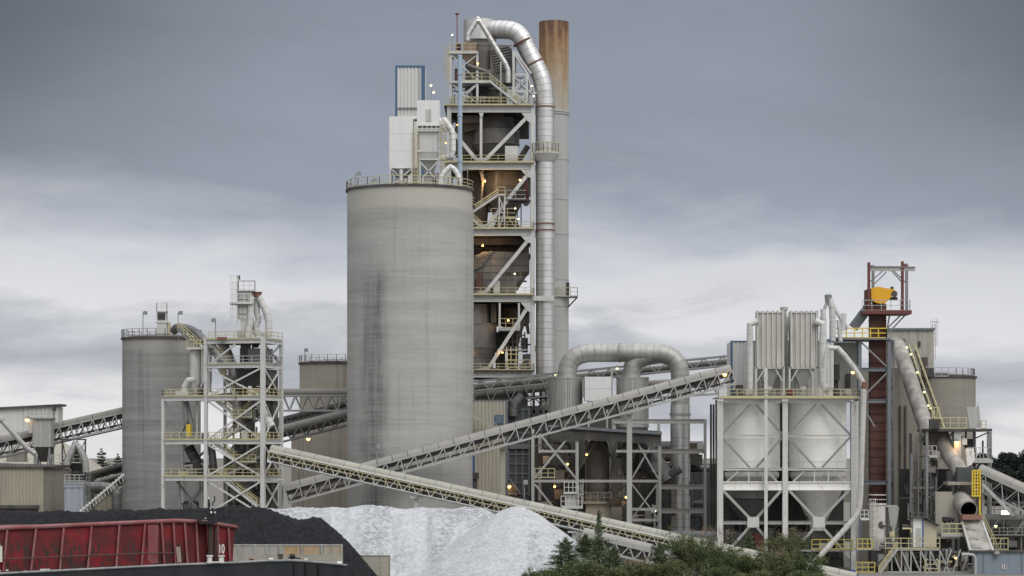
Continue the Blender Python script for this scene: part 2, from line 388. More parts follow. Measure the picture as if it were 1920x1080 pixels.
def rail(mb, pts, h=1.1, sp=1.7, r=.055, closed=False, toe=True):
    pts = [Vector(p) for p in pts]
    if closed: pts = pts + [pts[0]]
    for a, b in zip(pts, pts[1:]):
        L = (b - a).length; n = max(1, round(L / sp))
        mb.bar(a + UP * h, b + UP * h, r * 2); mb.bar(a + UP * h * .52, b + UP * h * .52, r * 1.6)
        if toe: mb.bar(a + UP * .08, b + UP * .08, .03, .16)
        for i in range(n + 1):
            p = a + (b - a) * (i / n); mb.bar(p, p + UP * h, r * 1.9)
    return mb
def stair(ms, mr, a, b, w=1.0, side=None, h=1.05):
    """flight between two floor points: stringers and treads into ms, handrails into mr"""
    a, b = Vector(a), Vector(b); d = b - a; fl = Vector((d.x, d.y, 0)).normalized(); s = Vector((-fl.y, fl.x, 0)) * (w / 2)
    n = max(3, int(abs(d.z) / .28))
    for q in (s, -s):
        ms.bar(a + q, b + q, .07, .34)
        mr.bar(a + q + UP * h, b + q + UP * h, .10); mr.bar(a + q + UP * h * .55, b + q + UP * h * .55, .08)
        k = max(2, round(d.length / 1.8))
        for i in range(k + 1):
            p = a + d * (i / k) + q; mr.bar(p, p + UP * h, .09)
    for i in range(n):
        p = a + d * ((i + .5) / n); ms.bar(p - s, p + s, .26, .05)
def cage_ladder(mb, x, y, z0, z1, r=.42, side=-1, cage=True):
    for dx in (-.24, .24): mb.bar((x + dx, y, z0), (x + dx, y, z1), .07)
    z = z0
    while z < z1: mb.bar((x - .24, y, z), (x + .24, y, z), .045); z += .4
    if cage:
        z = z0 + 2.2; n = 8; P = lambda j, zz: Vector((x + r * cos(pi + pi * j / n), y - r * 1.5 * sin(pi * j / n), zz))
        while z < z1 + 1:
            for j in range(n): mb.bar(P(j, z), P(j + 1, z), .05, .07)
            z += 1.0
        for j in range(0, n + 1, 2): mb.bar(P(j, z0 + 2.2), P(j, z1 + .9), .05)
def corr_panel(mb, a, b, z0, z1, pitch=.5, depth=.09):
    """trapezoid-ribbed wall sheet from a to b (xy), facing the right-hand side of a->b; real ribs"""
    a, b = Vector((a[0], a[1], 0)), Vector((b[0], b[1], 0)); d = b - a; L = d.length; d.normalize(); nrm = Vector((d.y, -d.x, 0))
    n = max(1, round(L / pitch)); p = L / n; pts = []
    for i in range(n):
        for f, o in ((0, 0), (.3, 0), (.42, 1), (.88, 1)): pts.append(a + d * (p * (i + f)) + nrm * depth * o)
    pts.append(b)
    z0f = z0 if callable(z0) else (lambda q: z0); z1f = z1 if callable(z1) else (lambda q: z1)
    vs = [(q.x, q.y, z0f(q)) for q in pts] + [(q.x, q.y, z1f(q)) for q in pts]; k = len(pts)
    mb._a(vs, [(i, i + 1, k + i + 1, k + i) for i in range(k - 1)])
def corr_box(mb, x0, x1, y0, y1, z0, z1, pitch=.5, depth=.09):
    mb.box(x0, x1, y0, y1, z0, z1)
    e = .004
    corr_panel(mb, (x0, y0 - e), (x1, y0 - e), z0, z1, pitch, depth)
    corr_panel(mb, (x1 + e, y0), (x1 + e, y1), z0, z1, pitch, depth)
    corr_panel(mb, (x0 - e, y1), (x0 - e, y0), z0, z1, pitch, depth)

def lamp(par, p, kind='lamp_warm', r=.28, power=0, name='lamp', pole=None):
    """floodlight: hood, and a glowing bulb as its child"""
    p = Vector(p); b = MB(); b.lathe(p.x, p.y, [(r * .35, p.z + r * 1.7), (r * .5, p.z + r * 1.5), (r * .95, p.z + r * .75), (r * .98, p.z + r * .3)][::-1], 12)
    if pole is not None: b.bar((p.x + .05, p.y + .3, pole), (p.x + .05, p.y + .3, p.z + r), .09); b.bar((p.x, p.y + .3, p.z + r), (p.x, p.y, p.z + r), .08)
    o = b.out(name, 'grey_steel', par)
    g = MB(); g.lathe(p.x, p.y, [(.02, p.z - r * .9), (r * .6, p.z - r * .65), (r * .9, p.z - r * .1), (r * .85, p.z + r * .29)], 12); g.out('bulb', kind, o)
    if power:
        ld = bpy.data.lights.new('lamp_light', 'POINT'); ld.energy = power; ld.color = (1, .55, .18); ld.shadow_soft_size = .3
        lo = bpy.data.objects.new('lamp_light', ld); COL.objects.link(lo); lo.parent = par
        w = p - Vector((0, .5, r * 1.3)); q = par
        while q is not None: w = w - q.location; q = q.parent
        lo.location = w
    return o
def flood_pole(par, p0, h, cross=.5, kind=None):
    p0 = Vector(p0); b = MB(); b.bar(p0, p0 + UP * h, .12); t = p0 + UP * h
    b.bar(t, t + Vector((cross, 0, .05)), .09)
    o = b.out('flood_pole', 'grey_steel', par)
    c = MB(); c.hexa([t + Vector(q) for q in ((cross - .3, -.35, -.35), (cross + .3, -.35, -.35), (cross + .35, .1, -.3), (cross - .35, .1, -.3), (cross - .3, -.3, .25), (cross + .3, -.3, .25), (cross + .3, .15, .3), (cross - .3, .15, .3))])
    c.out('flood_head', kind or 'grey_steel', o)

def clutter(t, x0, x1, y0, y1, z0, z1, n, seed, mats, big=1.0, frame=None):
    """small plant equipment: cabinets, pipes, motors, gratings, cable trays, each a part of its own"""
    rnd = random.Random(seed); R = rnd.uniform
    for i in range(n):
        x, y, z = R(x0, x1), R(y0, y1), R(z0, z1); k = rnd.choice('bbphvmlt'); m = rnd.choice(mats); b = MB()
        if frame is not None: c = frame(x, y, z)
        else: c = Vector((x, y, z))
        if k == 'b':
            w, d, h = R(.3, 1.0) * big, R(.3, .8) * big, R(.4, 1.5) * big; b.box(c.x - w, c.x + w, c.y - d, c.y + d, c.z - h, c.z + h); b.box(c.x - w * .7, c.x + w * .7, c.y - d - .06, c.y - d - .003, c.z - h * .7, c.z + h * .6); nm = 'equipment_box'
        elif k == 'p':
            L_ = R(1, 3.5) * big; b.sweep(fillet([c, c + Vector((L_, 0, 0)), c + Vector((L_, 0, -R(1, 3) * big))], .5), R(.1, .3) * big, 10); nm = 'process_pipe'
        elif k == 'h': b.bar(c - Vector((R(1, 3) * big, 0, 0)), c + Vector((R(1, 3) * big, 0, R(-.4, .4))), R(.12, .35)); nm = 'cross_member'
        elif k == 'v': b.bar(c - UP * R(1, 3) * big, c + UP * R(1, 3) * big, R(.12, .3)); nm = 'upright'
        elif k == 'm': r = R(.25, .6) * big; b.sweep([c - Vector((r * 1.5, 0, 0)), c + Vector((r * 1.5, 0, 0))], r, 14); b.box(c.x - r, c.x + r, c.y - r * .8, c.y + r * .8, c.z - r * 1.5, c.z - r * .7); nm = 'motor'
        elif k == 'l': b.bar(c + Vector((-R(.6, 2), 0, -R(.6, 2))) * big, c + Vector((R(.6, 2), 0, R(.6, 2))) * big, R(.12, .26)); nm = 'strut_bar'
        else:
            h = R(.8, 2) * big; b.frustum(c.x, c.y, c.z - h, .25 * big, .25 * big, c.z, R(.6, 1.1) * big, .7 * big); nm = 'small_hopper'
        b.out(nm, m, t)
# ================================================================== SETTING: ground, water, hill
M['ground'] = surf('dusty yard ground', (.16, .15, .13), .9, 0, .3, .08, bump=.4, bscale=.6)
m_, n_, b_ = material('river water'); M['water'] = m_
b_.inputs['Base Color'].default_value = (.02, .028, .03, 1); b_.inputs['Roughness'].default_value = .12
oc_ = n_.new('ShaderNodeTexCoord').outputs['Object']
n_.put(b_, 'Normal', n_.new('ShaderNodeBump', {'Strength': .4, 'Distance': .3, 'Height': n_.noise(n_.map(oc_, (.25, .6, 1)), 1, 5, .6)}).outputs[0])
g = MB(); xs = [-6000, -900, -300, -120, -60, -20, 20, 60, 120, 300, 900, 6000]
ys = [(268, -6), (280, -.3), (306, -.1), (330, 0), (345, 0), (420, 0), (600, 0), (1200, 0), (9000, 0)]
g._a([(x, y, z) for y, z in ys for x in xs], [(j * 12 + i, j * 12 + i + 1, (j + 1) * 12 + i + 1, (j + 1) * 12 + i) for j in range(len(ys) - 1) for i in range(11)])
g.out('ground', 'ground', kind='structure')
g = MB(); g._a([(-6000, -400, -1.6), (6000, -400, -1.6), (6000, 290, -1.6), (-6000, 290, -1.6)], [(0, 1, 2, 3)]); g.out('water', 'water', kind='structure')
M['hill'] = surf('wooded hill soil', (.05, .06, .035), .9, 0, .3, .05)
g = MB(); hx = [x * 12 for x in range(8, 60)]; hy = [860 + 30 * i for i in range(10)]
hz = lambda x, y: max(-.5, 11.5 * min(1, max(0, (x - 135) / 60)) * min(1, (y - 860) / 60)) + 1.6 * noise.noise(Vector((x * .02, y * .02, 3)))
g._a([(x, y, hz(x, y)) for y in hy for x in hx], [(j * 52 + i, j * 52 + i + 1, (j + 1) * 52 + i + 1, (j + 1) * 52 + i) for j in range(9) for i in range(51)], True)
g.out('hill', 'hill', kind='structure')

# ------------------------------------------------------------------ stock piles
def rocky(name, c0, c1, sp):
    m, n, b = material(name)
    oc = n.new('ShaderNodeTexCoord').outputs['Object']
    vo = n.new('ShaderNodeTexVoronoi', {'Vector': oc, 'Scale': sp}); f = n.noise(oc, 3.0, 8, .75); g2 = n.noise(oc, .22, 5, .6)
    cell = n.new('ShaderNodeSeparateColor', {0: vo.outputs['Color']}).outputs[0]
    co = n.new('ShaderNodeAttribute', attribute_name='coarse').outputs['Fac']
    cell = n.math('ADD', n.math('MULTIPLY', n.math('SUBTRACT', cell, .5), n.math('ADD', .5, n.math('MULTIPLY', co, .6))), .5)
    t = n.math('ADD', n.math('MULTIPLY', cell, .5), n.math('ADD', n.math('MULTIPLY', f, .5), n.math('MULTIPLY', g2, .38)))
    n.put(b, 'Base Color', n.mix(n.ss(t, .3, 1.0), c0, c1)); b.inputs['Roughness'].default_value = .9; b.inputs['Specular IOR Level'].default_value = .2
    h = n.math('ADD', n.math('MULTIPLY', n.math('SUBTRACT', 1, vo.outputs['Distance']), .6), f)
    n.put(b, 'Normal', n.new('ShaderNodeBump', {'Strength': n.math('ADD', .25, n.math('MULTIPLY', co, .75)), 'Distance': .2, 'Height': h}).outputs[0])
    return m
M['white_rock'] = rocky('crushed white limestone', (.28, .287, .298, 1), (.485, .494, .51, 1), 2.6)
M['coal'] = rocky('black coal fines', (.005, .0054, .0065, 1), (.019, .0197, .022, 1), 3.2)

def crest_fn(pts, Y):
    q = [((px - 960) * K * Y, ZC + (HY - py) * K * Y) for px, py in pts]
    def f(x):
        if x <= q[0][0]: return q[0][1]
        for (xa, za), (xb, zb) in zip(q, q[1:]):
            if x <= xb:
                t = (x - xa) / (xb - xa); return za + (zb - za) * t
        return q[-1][1] - (x - q[-1][0]) * .8
    return f
COARSE = {}
def heap(name, zfun, x0, x1, y0, y1, dx, dy, mat, label, cat, base):
    nx = int((x1 - x0) / dx) + 1; ny = int((y1 - y0) / dy) + 1; mb = MB(); vs = []
    for j in range(ny):
        y = y0 + j * dy
        for i in range(nx):
            x = x0 + i * dx; vs.append((x, y, max(base, zfun(x, y))))
    fs = []
    for j in range(ny - 1):
        for i in range(nx - 1):
            a = j * nx + i
            if max(vs[a][2], vs[a + 1][2], vs[a + nx][2], vs[a + nx + 1][2]) > base + .001: fs.append((a, a + 1, a + nx + 1, a + nx))
    mb._a(vs, fs, True); o = mb.out(name, mat); at = o.data.attributes.new('coarse', 'FLOAT', 'POINT'); at.data.foreach_set('value', [COARSE.get((round(x, 3), round(y, 3)), .35) for x, y, z in vs]); o['label'] = label; o['category'] = cat
    return o
wc = crest_fn([(300, 962), (470, 957), (505, 953), (530, 955), (560, 951), (600, 953), (625, 949), (650, 952), (680, 947), (730, 950), (760, 954), (790, 950), (850, 955), (870, 951), (905, 953), (925, 962), (936, 975), (960, 1040), (980, 1100)], 325)
dc = W(968, 950, 317)
def wz(x, y):
    q = Vector((x, y, 0)); lump = noise.noise(Vector((x * .28, y * .12, 1.3))); gul = noise.noise(Vector((x * .42 + lump * .6, y * .05, 8.1)))
    yr = 325 + 1.8 * noise.noise(Vector((x * .2, 0, 4)))
    d = sqrt((y - yr) ** 2 + 1.2) - 1.0
    a = wc(x) - .72 * d + gul * .95 * min(1, d / 2.5) + lump * .6 * min(1, d / 2)
    if x > 8: gul *= .4
    r = sqrt((x - dc.x) ** 2 + ((y - dc.y) * .95) ** 2)
    c = dc.z - .80 * (sqrt(r * r + 6.0) - sqrt(6.0)) + .12 * gul
    e = 1.8; h = max(e - abs(a - c), 0) / e; z = max(a, c) + h * h * e * .25
    co = noise.noise(Vector((x * .34, y * .07, 5.5))) + .22 * noise.noise(Vector((x * .6, y * .6, 2))) - .45 * min(1, max(0, (c - a + .8) / 1.6)) + (.25 if d < 2.2 else 0)
    k = min(1, max(0, (co + .02) / .3))
    COARSE[(round(x, 3), round(y, 3))] = k
    z += k * (.22 * abs(noise.noise(Vector((x * 2.1, y * 2.1, z * 2.1)))) + .20 * abs(noise.noise(Vector((x * 4.3, y * 4.3, z * 4))))) + .05 * noise.noise(q * 3.0)
    return z
heap('limestone_pile', wz, -47, 13, 302, 336, .16, .16, 'white_rock', 'long heap of crushed white limestone with a smooth dome at its right end', 'stone pile', -.3)
cc_ = crest_fn([(-120, 962), (0, 958), (60, 960), (120, 957), (150, 960), (200, 956), (230, 954), (262, 957), (300, 953), (330, 956), (365, 952), (405, 953), (420, 950), (440, 947), (462, 950), (500, 953), (512, 957), (545, 970), (562, 974), (575, 973), (590, 969), (602, 971), (650, 1012), (706, 1078), (730, 1105)], 300)
def cz(x, y):
    lump = noise.noise(Vector((x * .35, y * .3, 2))); d = sqrt((y - 300) ** 2 + .25) - .5
    z = cc_(x) - .74 * d + lump * .3 * min(1, d / 2) + .20 * noise.noise(Vector((x * 1.7, y * 1.7, 1))) + .12 * noise.noise(Vector((x * 4, y * 4, 1)))
    return z
heap('coal_pile', cz, -74, -12, 286, 314, .22, .3, 'coal', 'long black coal heap behind the red barge sloping down to the right', 'coal pile', -.3)

# ------------------------------------------------------------------ retaining walls along the quay
M['stain_panel'] = surf('stained steel panel', (.36, .355, .345), .6, .1, .2, .7, drip=.35, dust=.4, dustcol=(.42, .36, .25, 1))
M['ochre_panel'] = surf('ochre stained panel', (.37, .33, .26), .6, .1, .22, .7, drip=.3, dust=.7, dustcol=(.45, .26, .07, 1))
w0 = W(438, 1060, 283); t = thing('barrier_wall', 'low concrete wall topped by stained steel panels at the foot of the coal heap', 'wall', (w0.x, 283, -2))
z1, z2 = W(0, 1021, 283).z, W(0, 1039.5, 283).z; X0, X1 = W(400, 0, 283).x, W(642, 0, 283).x
b = MB(); b.box(X0, X1, 283, 284, -2.3, z2); b.out('concrete_base', 'conc_wall', t)
pcs = [400, 447, 478, 499, 505, 523, 534, 563, 568, 600, 606, 642]
for i, (a_, c_) in enumerate(zip(pcs, pcs[1:])):
    b = MB(); b.box(W(a_, 0, 283).x + .02, W(c_, 0, 283).x - .02, 283.12, 283.3, z2 + .004, z1 - .12)
    b.out('panel', 'ochre_panel' if i in (8, 10, 6) else 'stain_panel', t)
b = MB(); b.box(X0, X1, 283.05, 283.7, z1 - .12, z1); b.out('cap_rail', 'lgrey_steel', t)
b = MB()
for p in (447, 478, 500, 525, 566, 603, 641): b.box(W(p, 0, 283).x - .09, W(p, 0, 283).x + .09, 282.98, 283.1, z2 + .003, z1 - .121)
b.out('post_row', 'lgrey_steel', t)
for p in (526, 548):
    b = MB(); x = W(p, 0, 283).x; b.box(x - .25, x + .25, 282.95, 283.05, W(0, 1050, 283).z, z2 - .02); b.box(x - .32, x + .32, 282.9, 283.06, z2 - .02, z2 + .04); b.out('opening_hatch', 'vessel_brown', t)
t = thing('retaining_wall', 'plain concrete wall end standing between the coal and the white limestone', 'wall', (W(700, 0, 303).x, 303, -2))
b = MB(); x0, x1 = W(640, 0, 303).x, W(731, 0, 303).x; zt = W(0, 1043, 303).z
b.box(x0, x1, 303, 303.5, -2.4, zt); b.out('wall_slab', 'conc_wall', t)
b = MB(); b.box(x0, x1 + .03, 302.95, 303.55, zt, zt + .12); b.box(x1 - .12, x1 + .02, 302.97, 303.53, -2.4, zt - .002); b.out('coping', 'conc_brown', t)
# ================================================================== SILOS
def silo(name, label, px, r_px, Y, top_py, mat, z0=0, rim=.24, nseg=72, rimmat='dark_steel', post=None):
    c = W(px, top_py, Y); r = mm(r_px, Y); t = thing(name, label, 'silo', (c.x, Y, z0))
    b = MB(); b.lathe(c.x, Y, [(r, z0), (r, c.z)], nseg, True); b.out('wall', mat, t)
    b = MB(); b.lathe(c.x, Y, [(r + rim, c.z + .003), (r + rim, c.z + .36), (r * .5, c.z + .9), (.01, c.z + 1.0)], nseg); b.out('roof_slab', rimmat, t)
    return t, c, r
def round_rail(t, c, r, z, a0=0, a1=2 * pi, mat='yellow_rail', n=28, h=1.15, name='railing'):
    b = MB(); rail(b, [Vector((c.x + r * cos(a0 + (a1 - a0) * i / n), c.y + r * sin(a0 + (a1 - a0) * i / n), z)) for i in range(n + 1)], h, 2.2, .05)
    return b.out(name, mat, t)
SM, c0, r0 = silo('storage_silo', 'tallest pale concrete silo in front of the preheater tower, dark damp streak down its left', 768.5, 117.5, 400, 361, 'conc_main')
round_rail(SM, c0, r0 + .1, c0.z + .5)
zt = c0.z + .5
for px, h, cr in ((667, 2.2, .5), (698, 1.2, .4)):
    p = W(px, 0, 397); flood_pole(SM, (p.x, 397, zt), h, cr)
p = W(877, 0, 400); flood_pole(SM, (p.x, 399, zt), 3.2, -.5)
S2, c2, r2 = silo('storage_silo', 'second pale concrete silo, all but hidden behind the tallest one', 777, 111, 425, 390, 'conc_back')
round_rail(S2, c2, r2 + .1, c2.z + .5)
S3, c3, r3 = silo('storage_silo', 'grey concrete silo on the far left with banded pours and a flat rim', 303, 73, 415, 638, 'conc_grey', rimmat='vessel_brown')
round_rail(S3, c3, r3 + .1, c3.z + .5, mat='galv')
# tan silo with a wider lower drum
S4, c4, r4 = silo('storage_silo', 'tan brown concrete silo behind the conveyor bridges, a wider drum at its foot', 636, 74, 462, 684, 'conc_tan')
round_rail(S4, c4, r4 + .1, c4.z + .5, mat='rail_white')
q = W(640, 783, 460); b = MB(); b.lathe(q.x, 462, [(mm(95, 462), 0), (mm(95, 462), q.z), (mm(74, 462) + .1, q.z + 1.0)], 64); b.out('lower_drum', 'conc_tan', S4)
b = MB()
for px in (557, 566): p = W(px, 0, 449); b.box(p.x - .35, p.x + .35, 448.2, 449, 0, q.z - 1.5)
b.out('buttress', 'conc_tan', S4)
lamp(S4, W(578, 823, 440), 'lamp_warm', .36)
p = W(571, 0, 455); flood_pole(S4, (p.x, 456, c4.z + .5), 2.0, .2)
S5, c5, r5 = silo('storage_silo', 'brown concrete silo on the right under the head house', 1742, 86, 430, 710, 'conc_brown')
round_rail(S5, c5, r5 - .2, c5.z + .5, -1.3, .25, mat='galv', n=8)
b = MB(); b.bar((c5.x - 6.3, 424, 0), (c5.x - 6.3, 424, c5.z - 3), .5); b.bar((c5.x - 5.0, 423, 0), (c5.x - 5.0, 423, c5.z - 3), .35); b.out('pilaster', 'conc_brown', S5)

# ------------------------------------------------------------------ filters on the tall silo
zr = zt + .1; Y = 398
def leg4(t, x0, x1, y0, y1, za, zb, w, mat, brace=True):
    for x in (x0, x1):
        for y in (y0, y1):
            b = MB(); b.bar((x, y, za), (x, y, zb), w); b.out('leg', mat, t)
    if brace:
        b = MB()
        for y in (y0, y1): b.bar((x0, y, za), (x1, y, zb), w * .7); b.bar((x1, y, za), (x0, y, zb), w * .7)
        b.out('cross_brace', mat, t)
x0, x1 = W(731, 0, Y).x, W(775, 0, Y).x; za, zb = W(0, 318, Y).z, W(0, 221, Y).z
t = thing('filter_housing', 'tall plain white box filter on legs at the left of the silo roof', 'dust filter', ((x0 + x1) / 2, Y, zr))
b = MB()
for i in range(3):
    h0 = za + (zb - za) * i / 3; h1 = za + (zb - za) * (i + 1) / 3 - .04; b.box(x0, x1, Y - 1.8, Y + 1.8, h0, h1)
b.box(x0 + .05, x1 - .05, Y - 1.75, Y + 1.75, za, zb); b.out('housing', 'white_clean', t)
b = MB(); b.frustum((x0 + x1) / 2, Y, zr + 1.2, .5, .5, za - .003, (x1 - x0) / 2 - .15, 1.6); b.out('hopper', 'lgrey_steel', t)
leg4(t, x0 + .15, x1 - .15, Y - 1.7, Y + 1.7, zr, za - .004, .26, 'white')
b = MB(); duct(b, [W(752, 352, Y - 2.1), W(752, 318, Y - 2.1)], .34, 1, 14); b.out('outlet_pipe', ['clad', 'seam'], t)
t2 = thing('bag_filter', 'white bag filter with a grey hopper and ladder in the middle of the silo roof', 'dust filter', (W(805, 0, Y).x, Y, zr))
xa, xb = W(783, 0, Y).x, W(825, 0, Y).x
b = MB(); b.box(xa, xb, Y - 1.8, Y + 1.9, W(0, 238, Y).z, W(0, 191, Y).z); b.out('fan_house', 'white_clean', t2)
b = MB(); b.box(W(799, 0, Y).x, W(809, 0, Y).x, Y - 1.88, Y - 1.8, W(0, 230, Y).z, W(0, 208, Y).z); b.out('access_door', 'white_dirty', t2)
xc, xd = W(787, 0, Y).x, W(822, 0, Y).x
b = MB(); b.box(xc, xd, Y - 1.5, Y + 1.5, W(0, 287, Y).z, W(0, 246, Y).z); b.box(xc - .4, xd + .4, Y - 2, Y + 1.8, W(0, 246, Y).z, W(0, 243, Y).z); b.out('bag_housing', 'white', t2)
b = MB(); b.box(xc + .05, xd - .05, Y - 1.45, Y + 1.45, W(0, 300, Y).z, W(0, 287.2, Y).z); b.frustum((xc + xd) / 2, Y, W(0, 330, Y).z, .6, .6, W(0, 300, Y).z, 1.3, 1.4); b.out('hopper', 'lgrey_steel', t2)
leg4(t2, xc - .25, xd + .25, Y - 1.7, Y + 1.7, zr, W(0, 243, Y).z - .003, .24, 'white', False)
b = MB(); b.bar((xc - .2, Y - 1.7, zr + .6), (xd + .2, Y - 1.7, zr + 4.2), .2); b.bar((xd + .2, Y - 1.7, zr + .6), (xc - .2, Y - 1.7, zr + 4.2), .2); b.bar((xc - .3, Y - 1.75, W(0, 301, Y).z), (xd + .3, Y - 1.75, W(0, 301, Y).z), .25); b.out('cross_brace', 'white', t2)
b = MB(); cage_ladder(b, W(831, 0, Y).x, Y - 1.6, zr, W(0, 240, Y).z, .5); cage_ladder(b, W(781, 0, Y).x, Y - 1.9, zr, W(0, 255, Y).z, .5); b.out('ladder', 'yellow_rail', t2)
b = MB(); rail(b, [W(783, 246, Y - 2), W(827, 246, Y - 2)], .9, .8, .05); b.bar(W(780, 283, Y - 2), W(790, 283, Y - 2), .3); b.out('railing', 'rail_white', t2)
b = MB(); duct(b, fillet([W(825, 227, Y), W(832, 222, Y - .5), W(841, 236, Y - .5), W(849, 246, Y - .5), W(849, 292, Y - .5), W(840, 296, Y), W(826, 296, Y)], 2.2), .48, .9, 14); b.sweep([W(824, 232, Y), W(833, 232, Y), W(838, 246, Y)], [.95, .85, .5], 14); b.out('exhaust_duct', ['white_clean', 'seam'], t2)
b = MB(); duct(b, [W(774, 223, Y), W(784, 223, Y)], .38, .5, 12); b.out('link_duct', ['clad', 'seam'], t2)
b = MB(); b.box(W(776, 0, Y).x, W(782, 0, Y).x, Y - 1, Y, zr, zr + 3); b.box(W(795, 0, Y).x, W(812, 0, Y).x, Y - 1.2, Y + .6, zr, zr + 1.6); b.lathe(W(818, 0, Y).x, Y - .8, [(.5, zr), (.5, zr + 2.2)], 14); b.out('fan_motor', 'lgrey_steel', t2)
t3 = thing('wye_duct', 'white upside down V pipe on the right edge of the silo roof', 'pipe', (W(845, 0, 396).x, 396, zr))
b = MB(); duct(b, fillet([W(826, 353, 395), W(826, 332, 395), W(843, 312, 395), W(848, 312, 395), W(862, 332, 395), W(862, 356, 395)], 1.6), .42, .8, 14); b.out('pipe_run', ['white_clean', 'lgrey_steel'], t3)
# pale blue riser
t4 = thing('riser_pipe', 'slim pale blue vertical pipe up the front of the preheater tower', 'pipe', (W(862, 0, 446).x, 446, 0))
b = MB(); p = W(862.5, 103, 446); b.sweep([(p.x, 446, 0), p], .40, 14)
for py in (200, 218, 304, 140): w = W(862.5, py, 446); b.sweep([w, w + UP * .25], .5, 14)
b.out('pipe_run', 'pale_blue', t4)

# ------------------------------------------------------------------ white ribbed shaft with blue corners behind the silo
Y = 428; x0, x1 = W(741, 0, Y).x, W(797, 0, Y).x; zt_ = W(0, 123, Y).z; zc_ = W(0, 203, Y).z
t = thing('elevator_shaft', 'tall white ribbed elevator shaft with blue corner trim rising behind the silo roof', 'shaft', ((x0 + x1) / 2, Y, c2.z + .9))
b = MB(); corr_box(b, x0 + .12, x1 - .12, Y, Y + 5, c2.z + .9, zt_ - .1, .62, .13); b.out('wall', 'corr_white', t)
b = MB(); b.box(x0, x0 + .38, Y - .16, Y - .135, c2.z + .9, zt_); b.box(x1 - .62, x1, Y - .16, Y + 5.1, c2.z + 5.4, zt_); b.box(x0 + .381, x1 - .621, Y - .16, Y + 5.1, zt_ - .35, zt_ - .002); b.box(x1 - 1.05, x1 - .97, Y - .2, Y - .15, zc_, zt_ - .4); b.out('corner_trim', 'blue_trim', t)
b = MB(); b.box(x0 + .2, x1 - .9, Y - .35, Y - .14, zc_ - .12, zc_ + .12); b.out('flashing', 'grey_steel', t)
for px, py in ((808, 160), (813, 173)): lamp(t, W(px, py, 429), 'lamp_white', .22, pole=W(0, 200, 429).z)
# ================================================================== PREHEATER TOWER
Y0, Y1 = 450.0, 464.0
TX = lambda px: W(px, 0, Y0).x
TZ = lambda py: W(0, py, Y0).z
xl, xr = TX(842), TX(999)
T = thing('preheater_tower', 'tallest white steel frame tower packed with dark vessels, stairs and glowing lamps', 'tower', (TX(920), Y0, 0))
def P(px, py, dy=0.0): return Vector((TX(px), Y0 + dy, TZ(py)))
LEV = [205, 312, 436, 560, 702]
# columns
for x in (xl, xr):
    for y in (Y0 + .0, Y1):
        b = MB(); b.ibeam((x, y, 0), (x, y, TZ(199)), .75, .75, (0, 1, 0)); b.out('column', 'white', T)
for py in LEV + [800]:
    z = TZ(py)
    for y in (Y0, Y1):
        b = MB(); b.ibeam((xl + .39, y, z), (xr - .39, y, z), .6, mm(12, Y0)); b.out('floor_beam', 'white', T)
    for x in (xl, xr):
        b = MB(); b.ibeam((x, Y0 + .39, z), (x, Y1 - .39, z), .5, mm(11, Y0)); b.out('floor_beam', 'white', T)
    b = MB(); b.box(xl - .9, xr + .3, Y0 - .9, Y1 + .6, z + mm(6, Y0) + .004, z + mm(6, Y0) + .18)
    for k in range(1, 5): b.box(xl + .5, xr - .5, Y0 + 2.6 * k, Y0 + 2.6 * k + .35, z - .5, z + mm(6, Y0))
    b.out('floor_slab', 'vessel_brown' if py > 300 else 'dark_steel', T)
    b = MB(); rail(b, [Vector((xl - .8, Y0 - .8, z + .75)), Vector((xr + .2, Y0 - .8, z + .75))], 1.15, 1.6, .05); rail(b, [Vector((xr + .2, Y0 - .8, z + .75)), Vector((xr + .2, Y1, z + .75))], 1.15, 1.8, .05); b.out('railing', 'yellow_rail', T)
# edge plate on each floor, dusty yellow
for py in LEV[:4]:
    b = MB(); b.box(xl - .92, xr + .25, Y0 - .93, Y0 - .91, TZ(py) + .58, TZ(py) + .80); b.out('edge_plate', 'yellow_rail', T)
# braces with gussets
def brace(a, c, w=.62):
    b = MB(); b.bar(a, c, w, w, (0, 1, 0)); b.out('brace', 'white', T)
def gusset(pts):
    b = MB(); b.prism([(P(*q).x, P(*q).z) for q in pts], Y0 - .38, Y0 + .38); b.out('gusset_plate', 'white', T)
brace(P(902, 213), P(902, 299), .45)
brace(P(987, 221), P(911, 299)); brace(P(852, 250), P(893, 299))
gusset([(978, 212), (995, 212), (995, 232), (988, 226)]); gusset([(890, 305.5), (914, 305.5), (911, 296), (894, 296)]); gusset([(898, 212), (907, 212), (904, 220), (901, 220)])
brace(P(989, 328), P(913, 424)); gusset([(977, 319), (995, 319), (995, 334), (988, 332), (983, 325)]); gusset([(886, 430), (917, 430), (912, 420), (894, 424)])
brace(P(989, 452), P(910, 548)); gusset([(977, 443), (995, 443), (995, 456), (988, 455)]); gusset([(886, 553), (916, 553), (912, 544), (892, 548)])
brace(P(987, 580), P(911, 698)); gusset([(976, 567), (995, 567), (995, 586), (989, 583)]); gusset([(886, 696), (916, 696), (912, 688), (892, 692)])
for za, zb in ((312, 205), (436, 312), (560, 436), (702, 560)):
    brace(Vector((xl, Y1, TZ(za))), Vector((xr, Y1, TZ(zb))), .5)
    brace(Vector((xr, Y0 + .5, TZ(zb))), Vector((xr, Y1 - .5, TZ(za))), .5)
brace(P(997, 712), P(930, 800), .5); brace(P(850, 712), P(925, 800), .5)

# ---- vessels (each one a part)
def vessel(name, prof, px, dy, mat='vessel', n=28):
    x = TX(px); b = MB()
    for (ra, pa), (rb, pb) in zip(prof, prof[1:]):
        b.lathe(x, Y0 + dy, [(mm(ra, Y0), TZ(pa)), (mm(rb, Y0), TZ(pb))], n, True)
        b.lathe(x, Y0 + dy, [(mm(rb, Y0) + .09, TZ(pb) - .1), (mm(rb, Y0) + .09, TZ(pb) + .1)], n, True)
    return b.out(name, mat, T)
